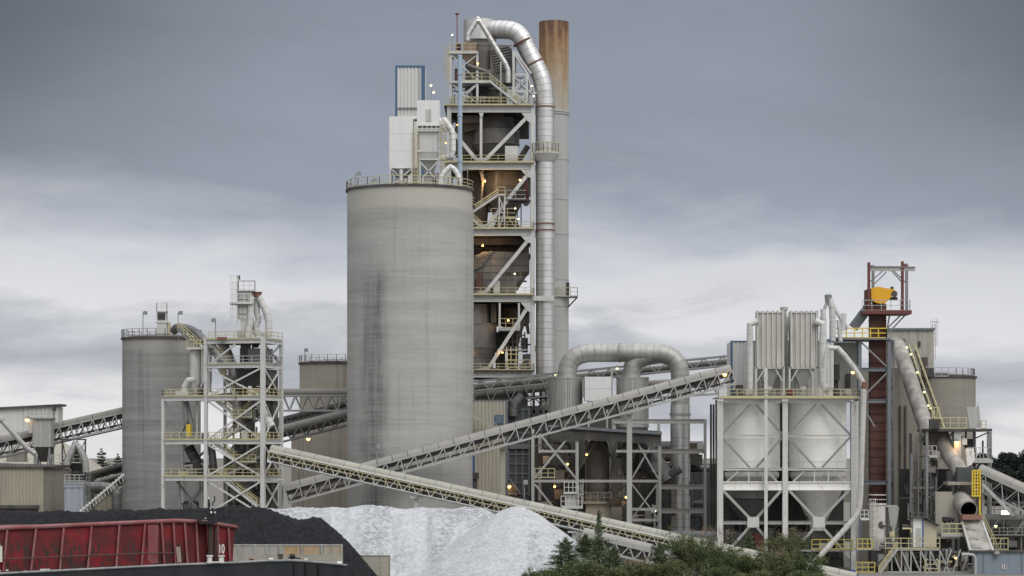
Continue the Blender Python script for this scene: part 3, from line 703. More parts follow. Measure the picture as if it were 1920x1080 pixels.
# level 1 (205-312): wide cyclone pair
vessel('cyclone', [(10, 306), (34, 284), (46, 264), (46, 238), (38, 232), (34, 214)], 928, 6.5)
vessel('cyclone', [(8, 306), (26, 280), (28, 240), (22, 222)], 876, 7.2, 'vessel_brown')
b = MB(); b.box(TX(862), TX(908), Y0 + 1.5, Y0 + 4, TZ(228), TZ(214)); b.bar(P(868, 235, 4), P(946, 214, 4), 1.8); b.out('gas_duct', 'vessel_brown', T)
b = MB(); b.box(TX(947), TX(971), Y0 - .3, Y0 + 1.6, TZ(303), TZ(274)); b.out('cabinet', 'white', T)
b = MB(); duct(b, fillet([P(962, 306, 3), P(974, 296, 3), P(990, 270, 3)], 2), .5, .9, 12, 0); b.out('feed_pipe', ['vessel_brown', 'seam'], T)
# level 2 (312-436)
vessel('cyclone', [(12, 430), (14, 408), (22, 396), (38, 366), (44, 342), (44, 319)], 946, 7)
vessel('cyclone', [(22, 420), (26, 376), (26, 340), (22, 319)], 890, 7.5, 'vessel_brown')
b = MB(); b.frustum(TX(950), Y0 + 5, TZ(425), mm(26, Y0), 2, TZ(392), mm(10, Y0), 1.6); b.box(TX(924), TX(971), Y0 + 3, Y0 + 7, TZ(431), TZ(425.2)); b.out('feed_hopper', 'vessel_brown', T)
b = MB(); b.bar(P(902, 320, 1), P(906, 337, 1), .6); b.bar(P(906, 337, 1), P(902, 378, 1), .35); b.bar(P(931, 320, 1.2), P(930, 372, 1.2), .35); b.out('downpipe', 'vessel', T)
ms, mr = MB(), MB(); stair(ms, mr, P(886, 398, -.2), P(934, 366, -.2), 1.2); ms.box(TX(933), TX(947), Y0 - .9, Y0 + .6, TZ(367.5), TZ(365)); rail(mr, [P(934, 366, -.8), P(947, 366, -.8)], 1.4, 1, .05)
for px in (936, 946): ms.bar(P(px, 368, -.6), P(px, 429, -.6), .22)
ms.bar(P(936, 370, -.6), P(946, 398, -.6), .18); ms.bar(P(946, 398, -.6), P(937, 428, -.6), .18); ms.bar(P(936, 399, -.6), P(946, 399, -.6), .18)
ms.out('stairway', 'white', T); mr.out('stair_railing', 'yellow_rail', T)
b = MB(); b.box(TX(950), TX(990), Y0 - .6, Y0 + 3, TZ(376.5), TZ(374)); b.out('platform', 'dark_steel', T)
b = MB(); rail(b, [P(948, 374, -.5), P(986, 374, -.5), P(990, 374, 2.8)], 1.6, 1.5, .045); b.out('railing', 'galv', T)
b = MB()
for px, qx in ((981, 989), (985, 991)): b.bar(P(px, 330, 1), P(qx, 375, 1), .3)
b.out('hanger', 'red_steel', T)
b = MB(); b.box(TX(921), TX(967), Y0 - .3, Y0 + 2, TZ(410.5), TZ(408)); b.out('platform', 'yellow_rail', T)
b = MB(); rail(b, [P(921, 408, -.3), P(967, 408, -.3), P(967, 408, 2)], 1.6, 1.3, .05)
for px in (921, 967): b.bar(P(px, 430, -.3), P(px, 408, -.3), .18)
b.bar(P(922, 426, -.3), P(933, 411, -.3), .15); b.bar(P(955, 411, -.3), P(966, 426, -.3), .15)
b.out('railing', 'yellow_rail', T)
ms, mr = MB(), MB(); stair(ms, mr, P(904, 428, .4), P(888, 412, .4), 1.0); ms.out('stairway', 'white', T); mr.out('stair_railing', 'yellow_rail', T)
# level 3 (436-560): big plated elbow casing
b = MB(); px_ = [(866, 552), (866, 498), (905, 470), (938, 470), (993, 472), (993, 507), (968, 530), (968, 553), (930, 553)]
b.prism([(P(*q).x, P(*q).z) for q in px_], Y0 + 2.2, Y0 + 10)
for px in (890, 908, 920, 933, 946, 960, 976): b.bar(P(px, 473 if px > 905 else 482, 2.15), P(px, 550 if px < 968 else 520, 2.15), .16)
for py in (482, 495, 508, 522, 536): b.bar(P(880 if py > 490 else 900, py, 2.15), P(993 if py < 508 else 968, py, 2.15), .14)
b.out('riser_casing', 'vessel', T)
b = MB()
for i in range(7): b.bar(P(872 + i * 3.2, 512 - i * 5.6, 1.6), P(905 + i * 3.0, 496 - i * 4.4, 1.7), .34, .16)
b.out('ribbed_plate', 'vessel', T)
b = MB(); b.frustum(TX(960), Y0 + 4, TZ(541), 1.0, 1.5, TZ(508.1), 3.0, 1.9); b.out('feed_hopper', 'vessel_brown', T)
b = MB(); b.box(TX(925), TX(937), Y0 + .3, Y0 + 1.8, TZ(553), TZ(526)); b.out('cabinet', 'white', T)
b = MB(); b.box(TX(886), TX(996), Y0 + 3, Y0 + 9, TZ(456), TZ(443)); b.out('gas_duct', 'dark_steel', T)
b = MB(); b.box(TX(893), TX(900), Y0 + .5, Y0 + 1.2, TZ(549), TZ(512)); b.box(TX(901), TX(905), Y0 + .5, Y0 + 1.2, TZ(549), TZ(510)); b.out('red_panel', 'red_casing', T)
# level 4 (560-702): stacked drum
vessel('calciner_drum', [(38, 702), (42, 668), (47, 650), (47, 606), (40, 603), (40, 570)], 884, 5)
vessel('cyclone', [(9, 700), (11, 640), (20, 610), (26, 575)], 962, 9, 'vessel_brown')
b = MB(); b.box(TX(934), TX(975), Y0 - .2, Y0 + 5, TZ(620), TZ(615)); b.box(TX(932), TX(990), Y0 + 1, Y0 + 5, TZ(657), TZ(654)); b.out('platform', 'lgrey_steel', T)
b = MB(); rail(b, [P(935, 615, -.1), P(975, 615, -.1)], 1.7, 1.4, .05); b.out('railing', 'yellow_rail', T)
b = MB()
for px in (937, 973): b.bar(P(px, 568, 0), P(px, 616, 0), .34)
b.out('hanger', 'white', T)
b = MB()
for px in (948, 953, 961, 970, 978, 984): b.bar(P(px, 622, 1.5), P(px, 655, 1.5), .26)
for py in (628, 640, 650): b.bar(P(946, py, 1.5), P(985, py, 1.5), .22)
b.bar(P(982, 585, 1), P(990, 626, 1), .35); b.bar(P(988, 585, 1), P(992, 626, 1), .3)
b.out('screen_frame', 'dark_steel', T)
b = MB(); b.box(TX(929), TX(947), Y0 + 5, Y0 + 9, TZ(700), TZ(620)); b.box(TX(905), TX(994), Y0 + 9, Y0 + 12, TZ(600), TZ(566)); b.box(TX(920), TX(930), Y0 + 2, Y0 + 6, TZ(604), TZ(568)); b.out('feed_shaft', 'dark_steel', T)
b = MB(); rail(b, [P(952, 690, -.2), P(993, 690, -.2)], 1.5, 1.4, .05)
b.out('railing', 'yellow_rail', T); b = MB()
for px in (950, 958, 968): b.bar(P(px, 690, .2), P(px, 650, .2), .16)
for py in (664, 676): b.bar(P(950, py, .2), P(985, py, .2), .13)
b.out('railing', 'yellow_rail', T)
b = MB(); b.box(TX(948), TX(976), Y0 - .2, Y0 + 2, TZ(684), TZ(681)); b.bar(P(949, 684, -.1), P(949, 700, -.1), .3); b.bar(P(975, 684, -.1), P(975, 702, -.1), .3); b.bar(P(950, 684, -.1), P(962, 702, -.1), .2); b.out('platform', 'lgrey_steel', T)
b = MB(); b.box(TX(976), TX(995), Y0 + 1, Y0 + 4, TZ(702), TZ(682)); b.box(TX(918), TX(935), Y0, Y0 + 2, TZ(700), TZ(690)); b.out('cabinet', 'vessel', T)
# below: dark plant down to the ground
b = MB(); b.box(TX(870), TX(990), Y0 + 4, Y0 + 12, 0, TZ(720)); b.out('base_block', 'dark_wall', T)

for i, (pa_, pb_) in enumerate(((214, 300), (322, 425), (446, 548), (572, 695))):
    clutter(T, TX(862 if i == 0 else 886), TX(990), Y0 + 3, Y1 - 1, TZ(pb_), TZ(pa_), 13, 50 + i, ['dark_steel', 'vessel', 'vessel_brown', 'grey_steel', 'dark_steel'], 1.1)
for pb_, pa_ in ((232, 213), (336, 320), (462, 444), (592, 568)):
    b = MB(); b.box(TX(866), xr - .6, Y0 + 10.5, Y0 + 11.5, TZ(pb_ + 14), TZ(pa_)); b.out('rear_girder', 'dark_steel', T)
clutter(T, TX(850), TX(940), Y0 + 1, Y0 + 6, TZ(194), TZ(160), 10, 60, ['grey_steel', 'vessel', 'dark_steel', 'lgrey_steel'], .8)
# ---- crown of the tower above the top floor
b = MB()
for px in (845, 895): b.bar(P(px, 198), P(px, 97), .42); b.bar(P(px, 198, 6), P(px, 97, 6), .36)
b.out('upper_post', 'white', T)
b = MB(); b.box(TX(841), TX(896), Y0 - .5, Y0 + 6.4, TZ(101), TZ(97)); b.out('upper_platform', 'white', T)
b = MB(); b.box(TX(844), TX(921), Y0 - .4, Y0 + 6.4, TZ(156), TZ(152)); b.out('upper_platform', 'white', T)
b = MB(); rail(b, [P(842, 97, -.4), P(895, 97, -.4), P(895, 97, 6)], 1.4, 1.3, .055); b.out('railing', 'yellow_rail', T)
b = MB(); rail(b, [P(868, 152, -.3), P(921, 152, -.3)], 1.4, 1.5, .055); b.out('railing', 'yellow_rail', T)
b = MB(); rail(b, [P(846, 197, -.3), P(972, 197, -.3)], 1.4, 1.6, .055); b.out('railing', 'yellow_rail', T)
ms, mr = MB(), MB(); stair(ms, mr, P(918, 153, -.6), P(970, 195, -.6), 1.2, h=1.3); ms.out('stairway', 'white', T); mr.out('stair_railing', 'yellow_rail', T)
b = MB()
for a, c in (((848, 158), (893, 192)), ((893, 158), (866, 180)), ((848, 104), (893, 150)), ((893, 104), (870, 122)), ((862, 190), (893, 160))): b.bar(P(*a), P(*c), .2)
b.bar(P(939, 116, 0), P(939, 195, 0), .24); b.bar(P(850, 160, 5), P(893, 194, 5), .2)
b.out('crown_brace', 'white', T)
b = MB(); cage_ladder(b, TX(838), Y0 - .3, TZ(167), TZ(95), .45); b.out('cage_ladder', 'yellow_rail', T)
vessel('cyclone', [(30, 176), (34, 158), (34, 78), (30, 76)], 905, 6.5, 'vessel')
vessel('cyclone', [(30, 198), (38, 186), (38, 160)], 912, 6.6, 'dark_steel')
b = MB(); b.frustum(TX(881), Y0 + 1.6, TZ(122), .4, .5, TZ(101.2), 1.3, 1.3); b.box(TX(868), TX(894), Y0 + .4, Y0 + 3, TZ(97), TZ(79)); b.out('dust_hopper', surf('rust dusted plate', (.34, .25, .19), .7, 0, .2, .5, rust=.5, rustcol=(.22, .11, .06, 1)), T)
b = MB(); duct(b, [P(878, 123, 0), P(917, 136, -.1)], .38, 1, 10, 0); b.box(TX(913), TX(922), Y0 - .5, Y0 + .6, TZ(140), TZ(131)); b.out('screw_feeder', ['rusty', 'seam'] if 'rusty' in M else ['vessel', 'seam'], T)
b = MB(); b.box(TX(854), TX(864), Y0 + .3, Y0 + 2, TZ(97), TZ(81)); b.box(TX(852), TX(862), Y0 + 1, Y0 + 3, TZ(150), TZ(127)); b.out('cabinet', 'red_casing', T)
# slatted air duct between cyclone and downcomer
b = MB(); prof = [(919, 152), (919, 84), (932, 80), (950, 81), (960, 90), (962, 152)]
b.prism([(P(*q).x, P(*q).z) for q in prof], Y0 + 2, Y0 + 7)
for i in range(9): b.bar(P(920 + i * 1.2, 92 + i * 5, 1.8), P(959, 82 + i * 5.2, 1.8), .3, .2)
b.out('slatted_duct', 'vessel', T)
# duct support frame at right
b = MB()
for a, c, w in (((963, 95), (963, 197), .4), ((988, 140), (988, 197), .36), ((963, 98), (990, 140), .35), ((966, 96), (996, 138), .3), ((963, 140), (990, 140), .34), ((963, 170), (990, 172), .3),
                ((963, 142), (988, 168), .2), ((988, 142), (964, 168), .2), ((964, 172), (988, 196), .2), ((988, 173), (966, 196), .2), ((963, 100), (982, 128), .2), ((990, 170), (1006, 175), .25), ((990, 140), (1002, 190), .25)):
    b.bar(P(*a), P(*c), w); b.bar(P(a[0] + 3, a[1], 4), P(c[0] + 3, c[1], 4), w)
b.out('support_frame', 'white', T)
b = MB(); m0 = P(857, 97, 0); b.bar(m0, P(857, 27, 0), .16); b.lathe(m0.x, Y0, [(.2, TZ(28)), (.42, TZ(26.5)), (.2, TZ(24))], 10); b.out('lightning_mast', 'red_steel', T)
# lamps
for px, py, dy, k, pw in ((848, 66, -.3, 'lamp_white', 0), (896, 120, -.6, 'lamp_warm', 0), (997, 162, -.6, 'lamp_white', 0), (1001, 181, -.6, 'lamp_white', 0), (858, 233, 1, 'lamp_warm', 40), (836, 269, -1, 'lamp_warm', 0),
                      (909, 339, .6, 'lamp_warm', 420), (975, 337, .6, 'lamp_warm', 320), (966, 391, -.2, 'lamp_white', 0), (972, 410, .2, 'lamp_white', 0), (905, 460, .6, 'lamp_warm', 380), (965, 513, .3, 'lamp_white', 0),
                      (953, 600, 1.2, 'lamp_warm', 120), (942, 661, -.4, 'lamp_warm', 40), (886, 660, 1, 'lamp_warm', 20)):
    lamp(T, P(px, py, dy - .2), k, .19, pw, pole=TZ(552) if py == 513 else (TZ(97) if py == 66 else None))

# ------------------------------------------------------------------ the great clad downcomer duct
DY = 451
D = thing('downcomer_duct', 'great aluminium clad duct that arches over the tower top and drops down its right side', 'duct', (W(1021, 0, DY).x, DY, 0))
path = fillet([W(905, 57, DY + 5), W(938, 55, DY + 3), W(972, 58, DY + 1)] + [W(1017, 148, DY), W(1022, 178, DY)] + [W(1022, 715, DY)], 6.5, 9)
b = MB(); duct(b, path, mm(17.3, DY), 1.15, 32, .05, every=0); b.out('duct_run', ['clad', 'seam', 'rust_seam'], D)
b = MB()
for py in (201, 298, 420, 432, 560):
    p = W(1022, py, DY); b.lathe(p.x, DY, [(mm(17.3, DY) + .12, p.z - .14), (mm(17.3, DY) + .12, p.z + .14)], 32)
for a, c in ((W(978, 78, DY), W(979, 79.5, DY)), (W(1002, 117, DY), W(1003, 119, DY))):
    d = (W(1017, 148, DY) - W(972, 58, DY)).normalized(); b.sweep([a, a + d * .2], mm(17.3, DY) + .1, 30)
b.out('flange_ring', 'rust_seam', D)
b = MB(); p = W(900, 0, DY + 5); b.lathe(p.x, DY + 5.5, [(mm(31, DY + 5), W(0, 76, DY + 5).z), (mm(31, DY + 5), W(0, 38, DY + 5).z), (.1, W(0, 36, DY + 5).z)], 40); b.out('inlet_drum', 'clad', D)
b = MB(); z = W(0, 288, DY).z; x = W(1022, 0, DY).x; R = mm(28, DY)
b.lathe(x, DY, [(R * .66, z - 1.5), (R, z - .1), (R, z + .12), (R * .7, z + .14)], 24, False); b.out('ring_platform', 'white', D)
b = MB(); rail(b, [Vector((x + R * cos(-.2 - a * .3), DY + R * sin(-.2 - a * .3), z + .1)) for a in range(10)], 1.6, 1.4, .05); b.out('railing', 'yellow_rail', D)
b = MB()
for py in (205, 312, 436, 560): b.bar(W(999, py, DY), W(1006, py, DY), .3); b.bar(W(1000, py + 14, DY), W(1006, py + 2, DY), .25)
b.box(W(1000, 0, DY).x, W(1039, 0, DY).x, DY - 2.1, DY - 1.8, W(0, 565, DY).z, W(0, 556, DY).z)
b.out('duct_bracket', 'white', D)
Vp = thing('bypass_pipe', 'slim silver upside down V pipe at the top left of the tower crown', 'pipe', (W(905, 0, 448).x, 448, TZ(155)))
b = MB(); duct(b, fillet([W(877, 76, 448), W(877, 66, 448), W(896, 36, 448)], 1.5), .42, 1, 14); duct(b, fillet([W(896, 34, 448), W(951, 125, 448), W(953, 131, 448), W(953, 155, 448)], 2), .46, 1.2, 14)
b.sweep([W(896, 31, 448), W(896, 40, 448)], [.2, .6], 12); b.out('pipe_run', ['clad', 'seam'], Vp)
# ------------------------------------------------------------------ chimney
CY = 478; C = thing('chimney_stack', 'tall round chimney behind the duct, grey paint below and rusty brown top', 'chimney', (W(1038.5, 0, CY).x, CY, 0))
cx = W(1038.5, 0, CY).x; r = mm(28, CY); zt1 = W(0, 42, CY).z; zm = W(0, 211, CY).z
M['stack_grey'] = surf('grey stack paint', (.385, .385, .375), .55, 0, .08, .15, drip=.10)
m_, n_, b_ = material('rusted stack top'); M['stack_rust'] = m_
oc_ = n_.new('ShaderNodeTexCoord').outputs['Object']; z_ = n_.new('ShaderNodeSeparateXYZ', {0: oc_}).outputs[2]
q_ = n_.noise(n_.map(oc_, (.8, .8, .06)), 1, 6, .65); q2_ = n_.noise(oc_, .9, 6, .65)
t_ = n_.math('ADD', n_.lin(z_, zm, zt1, .05, .95), n_.math('MULTIPLY', n_.math('SUBTRACT', q_, .5), 1.7)); t_ = n_.math('ADD', t_, n_.math('MULTIPLY', n_.math('SUBTRACT', q2_, .5), .5))
n_.put(b_, 'Base Color', n_.ramp(t_, [(0, (.37, .35, .31, 1)), (.3, (.35, .29, .21, 1)), (.62, (.30, .20, .11, 1)), (.85, (.22, .115, .055, 1)), (1, (.11, .06, .04, 1))])); b_.inputs['Roughness'].default_value = .75
b = MB(); b.lathe(cx, CY, [(r * 1.0, 0), (r * .98, zm)], 40, False); b.out('lower_shaft', 'stack_grey', C)
b = MB(); b.lathe(cx, CY, [(r * .98, zm), (r, zt1), (r - .15, zt1), (r - .2, zt1 - 4)], 40, False); b.out('upper_shaft', 'stack_rust', C)
b = MB()
for py in (211, 215): b.lathe(cx, CY, [(r + .12, W(0, py, CY).z - .12), (r + .12, W(0, py, CY).z + .12)], 40)
for py in (300, 375, 440, 525, 620): b.lathe(cx, CY, [(r * .985 + .07, W(0, py, CY).z - .1), (r * .985 + .07, W(0, py, CY).z + .1)], 40)
b.out('flange_ring', 'stack_grey', C)
b = MB(); z = W(0, 556, CY).z; b.box(cx - .3, W(1083, 0, CY).x, CY - 3.2, CY + 2, z - .2, z); b.lathe(cx, CY, [(r + .06, z - 2), (r + .06, z + 2.6)], 40); b.out('service_platform', 'corr_grey', C)
b = MB(); rail(b, [W(1044, 556, CY - 3.1), W(1082.5, 556, CY - 3.1), W(1082.5, 556, CY + 1.9)], 1.7, 1.2, .055); b.out('railing', 'yellow_rail', C)
b = MB()
for d in (-3, -1, 1.5): b.bar((W(1082, 0, CY).x, CY + d, z - .2), (cx + r * .9, CY + d, z - 2.2), .16)
b.box(W(1063, 0, CY).x, W(1067, 0, CY).x, CY - 2, CY - 1.2, z, z + 2.6)
b.out('strut', 'dark_steel', C)
# ================================================================== CONVEYOR BRIDGES
def conveyor(name, label, a, b_, H, Wd, R, panel, mats, rail_in=True, cover=True, walk=0, cat='conveyor', loc=None, kind='warren', cap=.0, deep=.16, stub=True):
    """a, b_: ends of the line under the cover (top chord centre). truss hangs H below, cover hump sits on top"""
    a, b_ = Vector(a), Vector(b_); d = (b_ - a).normalized(); s = d.cross(UP).normalized(); u = s.cross(d).normalized(); L = (b_ - a).length
    lo = a if a.z < b_.z else b_
    t = thing(name, label, cat, (lo.x, lo.y, lo.z - H))
    n = max(2, round(L / panel)); p = L / n; tm, cm, bm, rm, lm = mats
    for q in (1, -1):
        m = MB(); o = s * (q * Wd / 2)
        m.bar(a + o, b_ + o, .24, .24); m.bar(a + o - u * H, b_ + o - u * H, .26, .30)
        for i in range(n):
            x0 = a + o + d * (p * i); x1 = a + o + d * (p * (i + 1)); 
            if kind == 'warren': m.bar(x0 - u * H, x0 + d * (p * .5), deep); m.bar(x0 + d * (p * .5), x1 - u * H, deep)
            else:
                m.bar(x0, x0 - u * H, deep); m.bar(x0 - u * H, x1, deep)
        m.bar(b_ + o, b_ + o - u * H, .2); m.bar(a + o, a + o - u * H, .2)
        m.out('truss', tm, t)
    m = MB()
    for i in range(n + 1):
        c = a + d * (p * i) - u * H; m.bar(c - s * Wd / 2, c + s * Wd / 2, .18)
    m.bar(a - u * (H - .06) - s * Wd * .1, b_ - u * (H - .06) - s * Wd * .1, Wd * .55, .06)
    m.out('deck', lm, t)
    m = MB(); m.bar(a - u * .50, b_ - u * .50, Wd * .66, .62); m.bar(a - u * H * .76, b_ - u * H * .76, Wd * .5, .3); m.out('belt', bm, t)
    m = MB(); k = int(L / .9)
    for i in range(k):
        c = a + d * (L * (i + .5) / k) - u * .55; m.sweep([c - s * Wd * .36, c + s * Wd * .36], .09, 6)
        if i % 2: c = c - u * (H * .55); m.sweep([c - s * Wd * .33, c + s * Wd * .33], .09, 6); m.bar(c + u * (H * .5) - s * Wd * .38, c - s * Wd * .38 - u * .2, .09)
    m.out('idler_rollers', 'dark_steel', t)
    if cover:
        m = MB(); step = 2.4; k = int(L / step); N_ = 9; ht = R
        for i in range(k):
            c0 = a + d * (L * i / k); c1 = a + d * (L * (i + 1) / k - .06); f = 1 + random.uniform(-.012, .012)
            ring = lambda c: [c + s * (cos(pi * j / N_) * Wd * .54 * f) + u * (sin(pi * j / N_) ** .8 * ht * f + .04) for j in range(N_ + 1)]
            A, B = ring(c0), ring(c1); m.m = 0
            m._a(A + B, [(j, N_ + 1 + j, N_ + 2 + j, j + 1) for j in range(N_)], True)
            m._a([A[0], A[-1], B[-1], B[0]], [(0, 1, 2, 3)])
            m._a(A, [tuple(range(N_ + 1))]); m._a(B, [tuple(reversed(range(N_ + 1)))])
            m.m = 1; C_ = [c1 + (q - c1) * 1.02 for q in ring(c1)]; D_ = [q + d * .09 for q in C_]; m._a(C_ + D_, [(j, N_ + 1 + j, N_ + 2 + j, j + 1) for j in range(N_)])
        m.out('cover', [cm, lm], t)
    if rm:
        m = MB(); o = -s * 0; 
        for q in ((-1, 1) if walk == 2 else (1,)):
            o = s * (q * (Wd / 2 + .16)); z0 = a + o - u * (H * .78); z1 = b_ + o - u * (H * .78); k = int(L / 1.9)
            m.bar(z0 + u * 1.0, z1 + u * 1.0, .10); m.bar(z0 + u * .5, z1 + u * .5, .08)
            for i in range(k + 1):
                c = z0 + (z1 - z0) * (i / k); m.bar(c - u * .2, c + u * 1.05, .09)
        m.out('railing', rm, t)
    return t, d, u, s
# A: long bridge rising to the right in front of the tall silo
A0, A1 = W(536, 919, 386.5), W(1372, 695, 386.5)
CA, *_ = conveyor('conveyor_bridge', 'long grey truss conveyor bridge rising to the right across the foot of the tallest silo', A0, A1, 2.05, 2.0, .98, 2.3, ('lgrey_steel', 'cover', 'belt', None, 'dark_steel'), kind='pratt')
# B: yellow railed bridge falling to the right
B0, B1 = W(510, 845, 379), W(1606, 1086, 352)
CB, *_ = conveyor('conveyor_bridge', 'long conveyor bridge with yellow railings falling to the right over the white pile', B0, B1, 1.62, 1.9, .88, 2.2, ('rail_white', 'cover_beige', 'belt', 'yellow_rail', 'blue_grey'), kind='warren', deep=.11)
b = MB()
b.bar(B0 + Vector((0, -1.15, -1.75)), B1 + Vector((0, -1.15, -1.75)), .12, .12); b.out('cable_pipe', 'blue_grey', CB)
for px, Y in ((781, 372), (1076, 364.5), (1285, 359)):
    b = MB(); t_ = (px - 510) / (1606 - 510); py = 845 + (1086 - 845) * t_; p = W(px, py + 26, Y)
    b.bar((p.x, Y, 0), (p.x, Y, p.z), .55); b.box(p.x - .9, p.x + .9, Y - .9, Y + .9, p.z - .25, p.z); b.out('support_leg', 'white', CB)
for px, Y in ((942, 387), (1180, 387)):
    py = 919 + (px - 536) * (695 - 919) / (1372 - 536) + 27; p = W(px, py, Y); b = MB(); b.bar((p.x, Y, 0), (p.x, Y, p.z - .3), .8); b.bar((p.x - .5, Y, p.z - .2), (p.x + .5, Y, p.z - .2), 1.6, .4); b.out('support_leg', 'conc_tan' if px < 1000 else 'lgrey_steel', CA)
lamp(CA, W(1359, 702, 384.8), 'lamp_warm', .36)
flood_pole(CA, W(706, 868, 386), 2.6, .3); flood_pole(CB, W(983, 940, 366), 2.8, .2); flood_pole(CB, W(1227, 985, 359), 2.2, -.2)
# C: gallery behind the ducts, from the tall silo to the bin station
def plain_truss(name, label, a, b_, H, Wd, panel, mat, pipes=(), rails=None, deep=.2):
    a, b_ = Vector(a), Vector(b_); d = (b_ - a).normalized(); s = d.cross(UP).normalized(); L = (b_ - a).length; n = max(2, round(L / panel)); p = L / n
    t = thing(name, label, 'conveyor', (a.x, a.y, min(a.z, b_.z) - H))
    for q in (1, -1):
        m = MB(); o = s * (q * Wd / 2); m.bar(a + o, b_ + o, .3, .32); m.bar(a + o - UP * H, b_ + o - UP * H, .3, .3)
        for i in range(n):
            x0 = a + o + d * (p * i); x1 = a + o + d * (p * (i + 1)); m.bar(x0 - UP * H, x0 + d * p * .5, deep); m.bar(x0 + d * p * .5, x1 - UP * H, deep)
        m.out('truss', mat, t)
    m = MB(); m.bar(a - UP * (H - .1), b_ - UP * (H - .1), Wd * .9, .1); m.out('deck', 'dark_steel', t)
    for (oz, oy, r, pm) in pipes:
        m = MB(); m.sweep([a + UP * oz + s * oy, b_ + UP * oz + s * oy], r, 14); m.out('pipe_run', pm, t)
    if rails:
        m = MB(); rail(m, [a + s * Wd / 2, b_ + s * Wd / 2], 1.1, 2, .05, toe=False); m.out('railing', rails, t)
    return t
G1 = plain_truss('gallery_bridge', 'thin dark gallery running level behind the twin elbow ducts toward the bin station', W(885, 716, 432), W(1372, 667, 428), 1.6, 2.2, 3.2, 'grey_steel', [(-.9, 0, .5, 'cover_dark')])
plain_truss('gallery_bridge', 'level dark pipe gallery between the tallest silo and the first clad drum', W(885, 722, 438), W(1030, 706, 438), 3.4, 2.4, 3.4, 'grey_steel', [(-1.4, 0, 1.15, 'cover_dark')], deep=.16)
plain_truss('gallery_bridge', 'sagging lower gallery meeting the bin station behind the silver duct', W(1180, 722, 424), W(1345, 712, 424), 2.4, 2.0, 2.4, 'lgrey_steel', [(-.3, 0, .9, 'cover_dark')])
lamp(G1, W(1042, 702, 430), 'lamp_green', .26); lamp(G1, W(1157, 690, 430), 'lamp_green', .26)
# three bridges between the stair tower and the tall silo
plain_truss('gallery_bridge', 'level covered truss gallery, uppermost of the three between stair tower and tall silo', W(520, 742, 420), W(655, 742, 420), 2.5, 2.2, 2.1, 'lgrey_steel', [(.5, 0, .72, 'cover_dark')], deep=.15)
plain_truss('gallery_bridge', 'thin dark sloping gallery, middle of the three between stair tower and tall silo', W(520, 786, 424), W(655, 752, 424), 1.0, 1.8, 2.1, 'grey_steel', [(-.3, 0, .5, 'cover_dark')], deep=.15)
plain_truss('gallery_bridge', 'tube conveyor gallery, lowest of the three between stair tower and tall silo', W(520, 809, 430), W(655, 775, 430), 2.0, 2.2, 2.6, 'grey_steel', [(-.1, -.6, 1.15, 'cover_dark')], deep=.16)
# left field conveyors
L1, *_ = conveyor('conveyor_bridge', 'grey truss conveyor rising from the small bin up to the left grey silo', W(95, 806, 418), W(262, 768, 416), 2.3, 2.2, 1.0, 2.0, ('lgrey_steel', 'cover_dark', 'belt', None, 'dark_steel'), kind='pratt', deep=.17)
L2, *_ = conveyor('conveyor_bridge', 'dark truss conveyor entering at the left edge and ending at the small bin', W(-60, 842, 418), W(68, 816, 418), 2.4, 2.2, 1.0, 2.2, ('grey_steel', 'cover_dark', 'belt', None, 'dark_steel'), kind='pratt', deep=.17)
L3, *_ = conveyor('conveyor_bridge', 'low dark conveyor, upper of the two behind the grey dust collector', W(140, 899, 430), W(262, 866, 430), 1.5, 2.0, .6, 2.4, ('dark_steel', 'dark_steel', 'belt', None, 'dark_steel'), kind='pratt')
L4, *_ = conveyor('conveyor_bridge', 'low dark conveyor, lower of the two behind the grey dust collector', W(160, 912, 424), W(262, 884, 424), 1.4, 2.0, .6, 2.4, ('dark_steel', 'cover_dark', 'belt', None, 'dark_steel'), kind='pratt')
# lower right stub behind the shrubs
L5, *_ = conveyor('conveyor_bridge', 'short low conveyor with a dusty cover half hidden behind the young conifers', W(1095, 1003, 340), W(1222, 1034, 337), 1.5, 1.8, .95, 2.0, ('lgrey_steel', 'cover', 'belt', None, 'grey_steel'))
for px in (1105, 1165, 1208):
    b = MB(); p = W(px, 1022 + (px - 1095) * .24, 338.6); b.bar((p.x, 338.6, -1), p, .4); b.out('support_leg', 'lgrey_steel', L5)
# ================================================================== STAIR TOWER ON THE LEFT
th = radians(18); ux = Vector((cos(th), -sin(th), 0)); vx = Vector((sin(th), cos(th), 0))
FR = W(493, 850, 380); FR.z = 0; SW, SD = 9.45, 7.0
def L(a, b, z): return FR + ux * ((a - 1) * SW) + vx * b + UP * z     # a: 0 left column .. 1 right column, b: metres back
LZ = lambda py: ZC + (HY - py) * K * 381
S = thing('stair_tower', 'open white steel tower of stairs and platforms in front of the grey silo', 'tower', L(.5, 3, 0))
AW = -.76
for a, b0, zt_, w in ((0, 0, 632, .5), (1, 0, 632, .62), (1, SD, 636, .5), (0, SD, 636, .4), (AW, 0, 747, .45), (AW, SD, 747, .38), (.5, SD, 640, .3)):
    b = MB(); b.bar(L(a, b0, 0), L(a, b0, LZ(zt_)), w, w, ux); b.out('column', 'white', S)
def lbeam(a0, b0, a1, b1, py, h=.62, w=.4, mat='white', z=None):
    b = MB(); zz = LZ(py) if z is None else z; b.ibeam(L(a0, b0, zz), L(a1, b1, zz), w, h); b.out('floor_beam', mat, S)
lev = [(640, 0), (686, 0), (747, 1), (829, 1), (898, 1)]
def grating(a0, a1, b0, b1, py, name='floor_grating'):
    b = MB(); z = LZ(py) + .34
    b.hexa([L(a0, b0, z), L(a1, b0, z), L(a1, b1, z), L(a0, b1, z), L(a0, b0, z + .1), L(a1, b0, z + .1), L(a1, b1, z + .1), L(a0, b1, z + .1)]); b.out(name, 'grey_steel', S)
